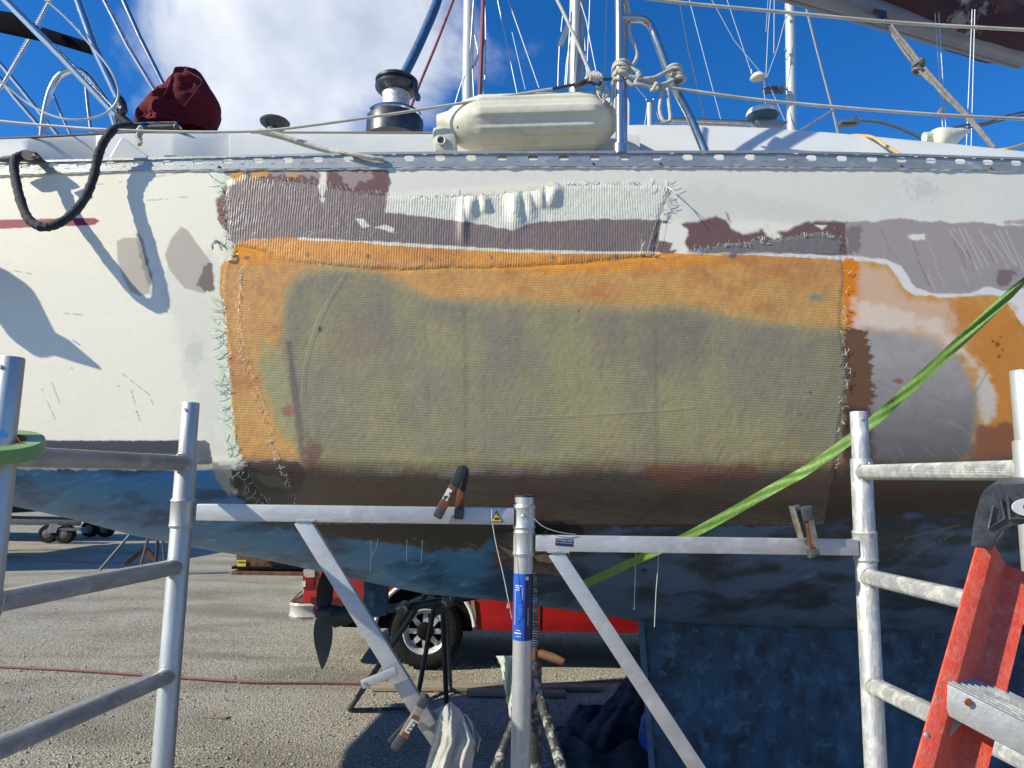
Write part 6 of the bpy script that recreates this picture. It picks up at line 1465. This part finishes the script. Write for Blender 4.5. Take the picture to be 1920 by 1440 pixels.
# ================================================================ red pickup truck
def truck():
    Y = 7.0; g = 0.0
    def X(px): return P(px, 1160, Y)[0]
    x0 = X(566); xw = X(797); Wd = 1.66; xf = xw+2.85; xe = xf+.85
    t = thing('pickup_truck', ((x0+xe)/2, Y+Wd/2, 0), 'red pickup truck with worn white bumper and spoked white steel wheel beyond the boat', 'pickup truck')
    zb = P(600, 1160, Y)[2]; zs0 = P(600, 1140, Y)[2]; zs1 = P(600, 1129, Y)[2]
    def side(yy, sgn, nm):
        # bed side with a wheel arch, doors, front wing: one outline extruded inward
        arch = [(xw+.46*math.cos(a), .36+.46*math.sin(a)) for a in np.linspace(math.pi-.05, .05, 16)]; archf = [(xf+.44*math.cos(a), .36+.44*math.sin(a)) for a in np.linspace(math.pi-.05, .05, 14)]
        pl = [(x0+.02, zb+.04), (x0, zb+.22), (x0, 1.18), (x0+1.95, 1.20), (xe-.9, 1.10), (xe-.12, 1.02), (xe, .80), (xe, .46), (xe-.05, .40)]+archf[::-1]+[(xf-.5, .37), (xw+.55, .37)]+arch[::-1]+[(xw-.52, zb)]
        mb = MB(); a = [np.array([x, yy, z]) for x, z in pl]; b = [q+np.array([0, .10*sgn, 0]) for q in a]; n = len(pl)
        mb.add(a+b, [tuple(range(n)), tuple(range(2*n-1, n-1, -1))]+[(j, (j+1) % n, n+(j+1) % n, n+j) for j in range(n)]); return obj(nm, mb, M['truck_red'], t, bevel=.012, auto=35)
    s1 = side(Y, 1, 'body_side'); side(Y+Wd, -1, 'body_side')
    mb = MB(); mb.slab([(582, 1119), (602, 1120), (690, 1124), (690, 1137), (582, 1137)], Y-.008, .012); obj('dark_stripe', mb, M['truck_stripe'], s1, smooth=False)
    mb = MB(); mb.tube([np.array([xw+.475*math.cos(a), Y-.01, .36+.475*math.sin(a)]) for a in np.linspace(math.pi-.1, .1, 26)], .02, 8); obj('white_arch_trim', mb, M['white_paint'], s1)
    mb = MB(); mb.tube([np.array([X(1013), Y-.004, .39]), np.array([X(1013), Y-.004, 1.1])], .005, 5); obj('door_gap', mb, M['dark'], s1)
    mb = MB(); mb.slab([(883, 1120), (889, 1124), (893, 1160), (888, 1166), (884, 1150)], Y-.02, .05); obj('mud_flap', mb, M['card'], s1)
    mb = MB(); mb.box(((x0+xe)/2+.05, Y+Wd/2, .62), (xe-x0-.2, Wd-.2, .50)); obj('chassis', mb, M['dark'], t, bevel=.02)
    mb = MB(); mb.box((x0+1.0, Y+Wd/2, .40), (.12, Wd-.2, .10)); mb.tube([np.array([x0+.3, Y+.4, .33]), np.array([x0+1.6, Y+.45, .30])], .03, 8); obj('axle', mb, M['dark'], t)
    mb = MB(); mb.box((x0+.04, Y+Wd/2, .92), (.06, Wd-.1, .5)); obj('tailgate', mb, M['truck_red'], t, bevel=.01)
    mb = MB()
    cab = [(x0+1.98, 1.18), (x0+2.1, 1.66), (x0+3.0, 1.68), (x0+3.6, 1.12)]
    a = [np.array([x, Y+.06, z]) for x, z in cab]; b = [q+np.array([0, Wd-.12, 0]) for q in a]; n = 4; mb.add(a+b, [tuple(range(n)), tuple(range(2*n-1, n-1, -1))]+[(j, (j+1) % n, n+(j+1) % n, n+j) for j in range(n)]); cb = obj('cab', mb, M['truck_red'], t, bevel=.03)
    mb = MB(); q = [(x0+2.14, 1.24), (x0+2.2, 1.60), (x0+2.95, 1.61), (x0+3.38, 1.22)]; a = [np.array([x, Y+.045, z]) for x, z in q]; b = [v+np.array([0, .02, 0]) for v in a]; mb.add(a+b, [(0, 1, 2, 3), (7, 6, 5, 4), (0, 4, 5, 1), (1, 5, 6, 2), (2, 6, 7, 3), (3, 7, 4, 0)]); obj('side_window', mb, M['glass'], cb)
    mb = MB(); mb.box((xe-.7, Y+Wd/2, .95), (1.3, Wd-.1, .22)); obj('bonnet', mb, M['truck_red'], t, bevel=.03)
    # tail lamp on the corner
    mb = MB(); mb.slab([(567, 1070), (588, 1070), (589, 1100), (586, 1104), (568, 1104)], Y-.012, .08); lm = obj('tail_lamp', mb, M['lamp_red'], t, bevel=.004)
    mb = MB(); mb.slab([(569, 1068), (590, 1068), (590, 1082), (578, 1083), (570, 1080)], Y-.016, .02); obj('reversing_lens', mb, M['lamp_white'], lm)
    mb = MB(); mb.slab([(567, 1090), (573, 1089), (573, 1100), (567, 1101)], Y-.018, .01); obj('reflector', mb, M['white_paint'], lm)
    # bumper with rounded corner
    bx = X(541); bx1 = X(575); zt_, zb_ = P(560, 1131, Y)[2], P(560, 1160, Y)[2]
    mb = MB(); pr = [(.0, zb_), (.02, zb_-.004), (.03, zb_+.02), (.018, zb_+.045), (.018, zt_-.05), (.032, zt_-.02), (.02, zt_)]
    rows = []
    path = [(bx1+.06, Y+.02), (bx1-.04, Y-.005), (bx+.06, Y+.01), (bx+.01, Y+.06), (bx, Y+.16), (bx-.02, Y+Wd/2), (bx, Y+Wd-.16), (bx+.06, Y+Wd), (bx1, Y+Wd)]
    for i, (x, y) in enumerate(path):
        p0 = np.array(path[max(i-1, 0)]); p1 = np.array(path[min(i+1, len(path)-1)]); d = p1-p0; d /= np.linalg.norm(d); nx, ny = -d[1], d[0]
        if nx*(x-(bx+2))+ny*(y-(Y+Wd/2)) < 0: nx, ny = -nx, -ny
        rows.append([np.array([x+nx*o, y+ny*o, z]) for o, z in pr])
    mb.grid(np.array(rows)); bp = obj('rear_bumper', mb, M['lamp_white'], t)
    mb = MB(); mb.box((bx+.15, Y+Wd/2, zt_-.01), (.25, Wd-.1, .02)); obj('bumper_step', mb, M['rust'], bp)
    mb = MB(); mb.tube([P(549, 1124, Y+.1), P(566, 1108, Y+.1)], .006, 6); obj('tie_rod', mb, M['rust'], bp)
    def wheel(x, y, sgn):
        w = MB(); o = (x, y, .345); w.lathe([(.20, .0), (.22, -.012), (.30, -.02), (.333, .0), (.345, .03), (.348, .10), (.345, .17), (.333, .2), (.22, .21), (.20, .2)], o, (0, sgn, 0), 48); w.f = w.f[:-2]; ty = obj('tyre', w, M['tyre'], t)
        w = MB()
        for k in range(48):
            a = 2*math.pi*k/48; c = np.array([x+.349*math.cos(a), y+sgn*.10, .345+.349*math.sin(a)]); R = np.array(Matrix.Rotation(-a, 3, 'Y')); w.box(c, (.010, .15, .028), R)
        o2 = obj('tread_blocks', w, M['tyre'], ty, smooth=False); o2['kind'] = 'stuff'
        w = MB(); w.lathe([(.215, -.008), (.205, -.012), (.190, .0), (.178, .03), (.165, .05), (.172, .06)], o, (0, sgn, 0), 48); w.f = w.f[:-2]; rm = obj('rim', w, M['wheel_steel'], t)
        # disc with eight window openings
        vs = []; fs = []; K = 8; sub = 6
        for k in range(K):
            a0 = 2*math.pi*k/K; ow = 2*math.pi/K
            def q(r, u, dy): a = a0+ow*u; return (x+r*math.cos(a), y+sgn*dy, .345+r*math.sin(a))
            # spoke = part between windows u in (.68..1.32)
            b = len(vs); us = (.70, .84, 1.0, 1.16, 1.30); rs = (.075, .11, .150, .180); dys = (.03, .022, .03, .05)
            wid = (1.5, 1.0, .62, 1.0)
            for ri, r in enumerate(rs):
                for u in us: uu = 1+(u-1)*wid[ri]; uu = min(max(uu, .5), 1.5); vs.append(q(r, uu, dys[ri]))
            for i in range(3):
                for j in range(4): fs.append((b+i*5+j, b+i*5+j+1, b+i*5+6+j, b+i*5+5+j))
        w = MB(); w.add(vs, fs); obj('wheel_disc', w, M['wheel_steel'], rm)
        w = MB(); w.lathe([(.0, -.035), (.035, -.033), (.040, -.01), (.062, .0), (.080, .012), (.085, .035)], o, (0, sgn, 0), 30); obj('hub', w, M['dark'], rm)
        w = MB(); w.lathe([(0, .07), (.19, .07), (.19, .10)], o, (0, sgn, 0), 30); obj('brake_drum', w, M['dark'], rm)
    wheel(xw, Y+.03, 1); wheel(xf, Y+.03, 1); wheel(xw, Y+Wd-.03, -1); wheel(xf, Y+Wd-.03, -1)
truck()
# ================================================================ things farther off
def far_things():
    # rusty steel skid with a yellow label
    a = GR(436, 1077); Y = a[1]
    s = thing('steel_skid', tuple(GR(520, 1077)), 'rusty steel skid with a small yellow label, seen beyond the hull left of the truck', 'steel skid')
    def quad(nm, q, th, m, Yo=0, par=s, bev=.006): mb = MB(); mb.slab(q, Y+Yo, th); return obj(nm, mb, M[m], par, bevel=bev)
    quad('base_beam', [(434, 1071), (640, 1074), (640, 1081), (434, 1079)], .9, 'rust'); quad('upper_beam', [(434, 1062), (640, 1065), (640, 1069), (434, 1067)], .8, 'dark', .05)
    bx = quad('side_plate', [(443, 1036), (640, 1040), (640, 1064), (443, 1064)], .7, 'rust', .1); quad('yellow_label', [(444, 1050), (461, 1050), (461, 1064), (444, 1064)], .01, 'yellow', .07, bx, 0)
    quad('label_band', [(446, 1053), (459, 1053), (459, 1055), (446, 1055)], .004, 'black', .062, bx, 0)
    mb = MB(); mb.tube([P(x, 1052-7*math.sin((x-500)/60*math.pi), Y+.05) for x in np.linspace(500, 560, 12)], .05, 10); obj('arched_tube', mb, M['rust'], s)
    # props and rusty steel at left
    s = thing('trestle', tuple(GR(275, 1066)), 'thin pole trestle with rusty steel plates standing beyond the hull at left', 'trestle'); Y = GR(200, 1069)[1]-.5
    for q, m in ((((246, 1000), (188, 1068)), 'galv'), (((279, 1005), (265, 1058)), 'galv'), (((296, 1008), (293, 1056)), 'tripod'), (((305, 1010), (309, 1052)), 'galv')):
        mb = MB(); a = P(*q[0], Y); b = P(*q[1], Y); mb.tube([a+(a-b)*.4, b], .028, 8); obj('pole', mb, M[m], s)
    for q in ([(272, 1024), (274, 1032), (240, 1058), (224, 1062)], [(272, 1026), (290, 1042), (294, 1050), (279, 1053), (272, 1040)]):
        mb = MB(); mb.slab(q, Y+.1, .06); obj('rusty_plate', mb, M['rust'], s, bevel=.004)
    # tandem trailer with a motor boat
    g = GR(110, 1019); Y = g[1]
    t = thing('boat_trailer', tuple(GR(60, 1018)), 'dark tandem axle boat trailer parked in shade at far left behind the hull', 'boat trailer')
    for x in (98, 133):
        for yo in (0, 1.9):
            p = GR(x, 1017); mb = MB(); mb.lathe([(0, -.02), (.12, -.02), (.14, -.03), (.22, -.02), (.23, .05), (.23, .15), (.2, .19), (0, .19)], (p[0], Y+yo-(.1 if yo else 0), .235), (0, 1, 0), 24); w = obj('wheel', mb, M['tyre'], t)
            mb = MB(); mb.lathe([(0, -.045), (.04, -.045), (.08, -.035), (.11, -.03), (.11, -.02)], (p[0], Y+yo-(.1 if yo else 0), .235), (0, 1, 0), 20); obj('hub', mb, M['galv'], w)
    mb = MB()
    for yo in (0.25, 1.5): mb.beam(P(-260, 990, Y+yo)*[1, 1, 0]+[0, 0, .50], P(150, 990, Y+yo)*[1, 1, 0]+[0, 0, .50], .08, .14)
    obj('frame', mb, M['galv'], t, bevel=.01)
    mb = MB(); mb.slab([(88, 990), (150, 990), (155, 1000), (150, 996), (94, 994), (86, 1000)], Y-.05, .25); obj('mudguard', mb, M['galv'], t)
    for k in range(5): mb = MB(); mb.slab([(93+k*3.4, 982), (95+k*3.4, 982), (91+k*3.4, 999), (89+k*3.4, 999)], Y-.08, .02); obj('rack_slat', mb, M['mast_grey'], t)
    b = MB(); rows = []
    for i in range(20):
        u = i/19; x = P(-330, 990, Y)[0]+u*6.6; w = 1.1*min(1, 2.2*(1-u)+.08)**.6; row = []
        for yy, zz in ((-1, 1.75), (-.98, 1.3), (-.85, .75), (-.4, .60), (0, .55), (.4, .60), (.85, .75), (.98, 1.3), (1, 1.75)): row.append(np.array([x, Y+1+yy*w, zz+.35*u*u]))
        rows.append(row)
    b.grid(np.array(rows)); mbt = thing('motor_boat', tuple(rows[8][4]), 'dark hulled motor boat resting on the far left trailer', 'motor boat'); obj('hull', b, M['tripod'], mbt)
    b = MB(); b.box((rows[8][4][0], Y+1, 2.1), (2.4, 1.5, .7), taper=.8); obj('cabin', b, M['boat_white'], mbt, bevel=.08)
    b = MB(); b.grid(np.array([[r_[0], r_[8]] for r_ in rows])); obj('deck', b, M['boat_white'], mbt)
far_things()
# ---------------------------------------------------------------- neighbouring sailboats: hull on keel, mast, spreaders, rigging
def neighbour(x, y, L, mast_px, mast_top_y, Ym, rad, mm, label, lean=0):
    b = thing('moored_sailboat', (x, y+L/2, 0), label, 'sailboat', 'sailboats stored behind')
    rows = []
    for i in range(22):
        u = i/21; w = 1.35*(math.sin(math.pi*min(.08+u*.62, 1)))**.7*(1-.25*(u < .05)); row = []
        if u > .95: w *= .7
        sh = .25*(u-.5)**2*4
        for yy, zz in ((-1, 2.35), (-.99, 1.9), (-.85, 1.5), (-.45, 1.18), (0, 1.05), (.45, 1.18), (.85, 1.5), (.99, 1.9), (1, 2.35)): row.append(np.array([x+yy*w*(1-.5*max(0, .35-u)), y+u*L, zz+sh*(zz > 1.6)]))
        rows.append(row)
    mb = MB(); mb.grid(np.array(rows)); obj('hull', mb, M['boat_white'], b)
    mb = MB(); mb.grid(np.array([[r_[0], r_[8]] for r_ in rows])); obj('deck', mb, M['boat_white'], b)
    mb = MB(); mb.box((x, y+L*.5, .62), (.22, 1.6, 1.2)); obj('keel', mb, M['antifoul'], b, bevel=.05)
    mb = MB(); mb.box((x, y+L*.55, 2.5), (1.5, L*.3, .42), taper=.85); obj('coachroof', mb, M['boat_white'], b, bevel=.06)
    foot = P(*mast_px, Ym); foot[2] = 2.4; top = P(mast_px[0]+lean, -900, Ym); top = foot+(top-foot)*((12.5-foot[2])/(top[2]-foot[2]))
    mb = MB(); mb.tube([foot, top], rad, 20); m = obj('mast', mb, M[mm], b)
    return b, m, foot, top
def ln(name, pts, r, m, par):
    mb = MB(); mb.tube([P(*p) for p in pts], r, 6); return obj(name, mb, M[m], par)
bB, mB_, _, _ = neighbour(-1.0, 10.5, 9, (884, 195), 0, 14.0, .118, 'mast_white', 'moored sailboat whose white mast carries a red furled line, left of the cream fender end', 9)
mb = MB(); mb.tube(sp([P(898, 210, 13.8), P(902, 120, 13.8), P(906, 0, 13.8), P(908, -120, 13.8)], 4), .045, 8); obj('red_furled_line', mb, M['red_rope'], bB)
mb = MB(); mb.slab([(885, 122), (889, 122), (912, 75), (908, 72)], 13.8, .08); obj('spreader', mb, M['mast_grey'], bB); mb = MB(); mb.slab([(879, 118), (882, 124), (875, 164), (871, 164)], 13.9, .08); obj('spreader', mb, M['mast_grey'], bB)
for q in (((890, 66, 13.9), (896, 96, 13.9), (892, 122, 13.9)), ((911, 74, 13.9), (910, 130, 13.9), (905, 200, 13.9)), ((911, 74, 13.9), (910, 30, 13.9), (909, -60, 13.9)), ((873, 165, 13.9), (871, 200, 13.9)), ((879, 122, 13.9), (884, 60, 13.9), (892, -60, 13.9)), ((878, 125, 13.9), (862, 165, 13.9), (850, 206, 13.9)), ((886, 130, 13.8), (889, 195, 13.8))):
    ln('shroud', q, .012, 'wire', bB)
ln('stay', ((926, -60, 14), (933, 0, 14), (970, 176, 14)), .014, 'wire', bB); ln('stay', ((935, -50, 14), (953, 0, 14), (1011, 165, 14)), .014, 'wire', bB); ln('stay', ((960, 60, 16), (985, 168, 16)), .008, 'wire', bB)
bA, mA_, _, _ = neighbour(1.9, 9.0, 9, (1079, 155), 0, 11.0, .128, 'mast_grey', 'moored sailboat with thick grey mast and drooping spreader just left of the steel stanchion', 10)
mb = MB(); mb.slab([(1074, 16), (1075, 34), (1056, 85), (1046, 84), (1052, 66)], 10.9, .05); obj('spreader', mb, M['mast_grey'], bA)
for q in (((1049, 87, 10.9), (1047, 125, 10.9), (1046, 165, 10.9)), ((1073, -60, 10.7), (1068, 60, 10.7), (1062, 165, 10.7)), ((1070, 70, 10.8), (1062, 120, 10.8), (1059, 165, 10.8)), ((1089, 5, 10.7), (1100, 40, 10.7), (1104, 65, 10.7), (1119, 140, 10.7)), ((1108, -60, 10.9), (1105, 30, 10.9), (1101, 120, 10.9), (1099, 160, 10.9)), ((1096, 70, 10.9), (1099, 130, 10.9)), ((1138, -60, 11.2), (1137, 30, 11.2), (1133, 150, 11.2)), ((1055, 30, 11.4), (1052, 60, 11.4))):
    ln('shroud', q, .010, 'wire', bA)
ln('halyard', ((1089, 0, 10.85), (1084, 40, 10.85), (1074, 157, 10.85)), .007, 'trim', bA)
bC, mC_, _, _ = neighbour(5.6, 10.5, 10, (1471, 240), 0, 13.0, .092, 'mast_white', 'moored sailboat with radar dome, antenna dome and steps on its white mast', -3)
for y in (28, 106, 176):
    mb = MB(); mb.tube([P(1472, y-14, 12.88), P(1480, y-2, 12.85), P(1473, y+6, 12.88)], .018, 6); obj('mast_step', mb, M['mast_grey'], mC_)
mb = MB(); mb.slab([(1432, 162), (1472, 160), (1472, 170), (1433, 170)], 12.8, .12); obj('bracket', mb, M['galv'], mC_)
for k in range(3): mb = MB(); mb.lathe([(0, .002), (.018, .002), (.018, -.01)], P(1446+k*9, 165, 12.795), (0, -1, 0), 10); obj('bracket_hole', mb, M['trim'], mC_)
c = P(1421, 146, 12.8); mb = MB(); mb.lathe([(0, -.03), (.13, -.03), (.15, 0), (.14, .03), (.08, .09), (0, .12)], c, (-.1, -.1, 1), 24); mb.tube([P(1432, 150, 12.8), P(1434, 164, 12.8)], .02, 8); mb.tube([P(1409, 138, 12.8), P(1409, 130, 12.8)], .012, 6); obj('antenna_dome', mb, M['fender'], mC_)
c = P(1430, 228, 12.6); mb = MB(); mb.lathe([(0, 0), (.20, 0), (.27, .05), (.30, .11)], c, (0, -.05, 1), 32); obj('radar_base', mb, M['dome_blue'], mC_); mb = MB(); mb.lathe([(.30, .11), (.30, .16), (.27, .22), (.18, .26), (0, .27)], c, (0, -.05, 1), 32); rd = obj('radar_dome', mb, M['dome_white'], mC_)
mb = MB(); mb.slab([(1421, 220), (1440, 222), (1478, 228), (1470, 236), (1432, 236), (1414, 230)], 12.5, .3); obj('radar_shelf', mb, M['mast_grey'], mC_)
text('RADAR', 1410, 216, 12.28, 3.2, 'label_navy', mC_, 'radome_mark', wpx=10, slope=-.25) if False else None
for q in (((1448, -40, 13), (1440, 60, 13), (1436, 146, 13)), ((1474, 30, 12.8), (1458, 90, 12.8), (1437, 148, 12.8)), ((1332, -5, 13), (1376, 75, 13), (1428, 138, 13)), ((1441, 156, 12.8), (1458, 195, 12.8), (1474, 232, 12.8)), ((1452, -40, 13), (1451, 100, 13)), ((1432, 168, 12.8), (1436, 200, 12.8), (1450, 238, 12.8)), ((1360, -10, 14), (1390, 80, 14), (1410, 140, 14))):
    ln('shroud', q, .009, 'wire', bC)
for q, m, r in ((((1268, -30, 14), (1290, 90, 14), (1322, 222, 14)), 'trim', .011), (((1290, -10, 14), (1320, 105, 14), (1352, 226, 14)), 'wire', .009), (((1505, -20, 14), (1530, 85, 14), (1562, 205, 14), (1574, 252, 14)), 'rope_grey', .016), (((1504, -10, 13.8), (1528, 84, 13.8), (1560, 206, 13.8), (1570, 250, 13.8)), 'wire', .010), (((1440, 0, 14), (1436, 60, 14)), 'wire', .006)):
    ln('stay', q, r, m, bC)
ln('whisker_pole', ((1496, 248, 13.6), (1560, 208, 13.6)), .028, 'mast_grey', bC)
p = thing('short_mast', tuple(P(1218, 260, 14)*[1, 1, 0]), 'short white pole with clustered fittings on top, left of the slanting brace', 'pole')
mb = MB(); a = P(1218, 194, 14); mb.tube([a*[1, 1, 0], a], .055, 12); obj('pole', mb, M['mast_white'], p)
mb = MB(); mb.box(P(1220, 191, 14), (.16, .08, .06)); mb.ell(P(1213, 188, 14), (.03, .03, .03), seg=8, rings=5); mb.ell(P(1226, 187, 14), (.03, .03, .04), seg=8, rings=5); obj('fittings', mb, M['steel_dull'], p)
for q in (((1222, 196, 14), (1232, 235, 14)), ((1214, 196, 14), (1208, 240, 14)), ((1190, 160, 14), (1214, 188, 14)), ((1224, 192, 14), (1238, 232, 14))): ln('guy_wire', q, .008, 'wire', p)
bD, _, _, _ = neighbour(-11.4, 12.4, 5.4, (-300, 100), 0, 15.0, .08, 'mast_grey', 'small sailboat added beyond the left edge so its shadow darkens the yard', 0)  # boat put in outside the frame for its shadow on the yard
# street lamp
l = thing('street_lamp', tuple(P(1745, 300, 22)*[1, 1, 0]), 'grey street lamp on a curved arm above the coachroof at right', 'street lamp')
mb = MB(); top = P(1738, 264, 22); mb.tube([top*[1, 1, 0]+[.3, 0, 0], top+[.3, 0, -1.5], top+[.05, 0, -.1]]+sp([top, P(1705, 248, 22), P(1680, 238, 22), P(1650, 229, 22), P(1614, 225, 22)], 5), .055, 10); obj('lamp_post', mb, M['grey_light'], l)
mb = MB(); mb.slab([(1575, 229), (1578, 224), (1590, 221), (1612, 221), (1617, 226), (1612, 231), (1590, 232), (1577, 232)], 21.9, .25); hd = obj('lamp_head', mb, M['grey_light'], l, bevel=.02)
mb = MB(); mb.slab([(1578, 229), (1606, 229), (1604, 231.5), (1580, 232)], 21.88, .02); obj('lens', mb, M['glass'], hd); mb = MB(); mb.ell(P(1604, 219, 22), (.04, .04, .05), seg=8, rings=6); obj('photocell', mb, M['trim'], hd)
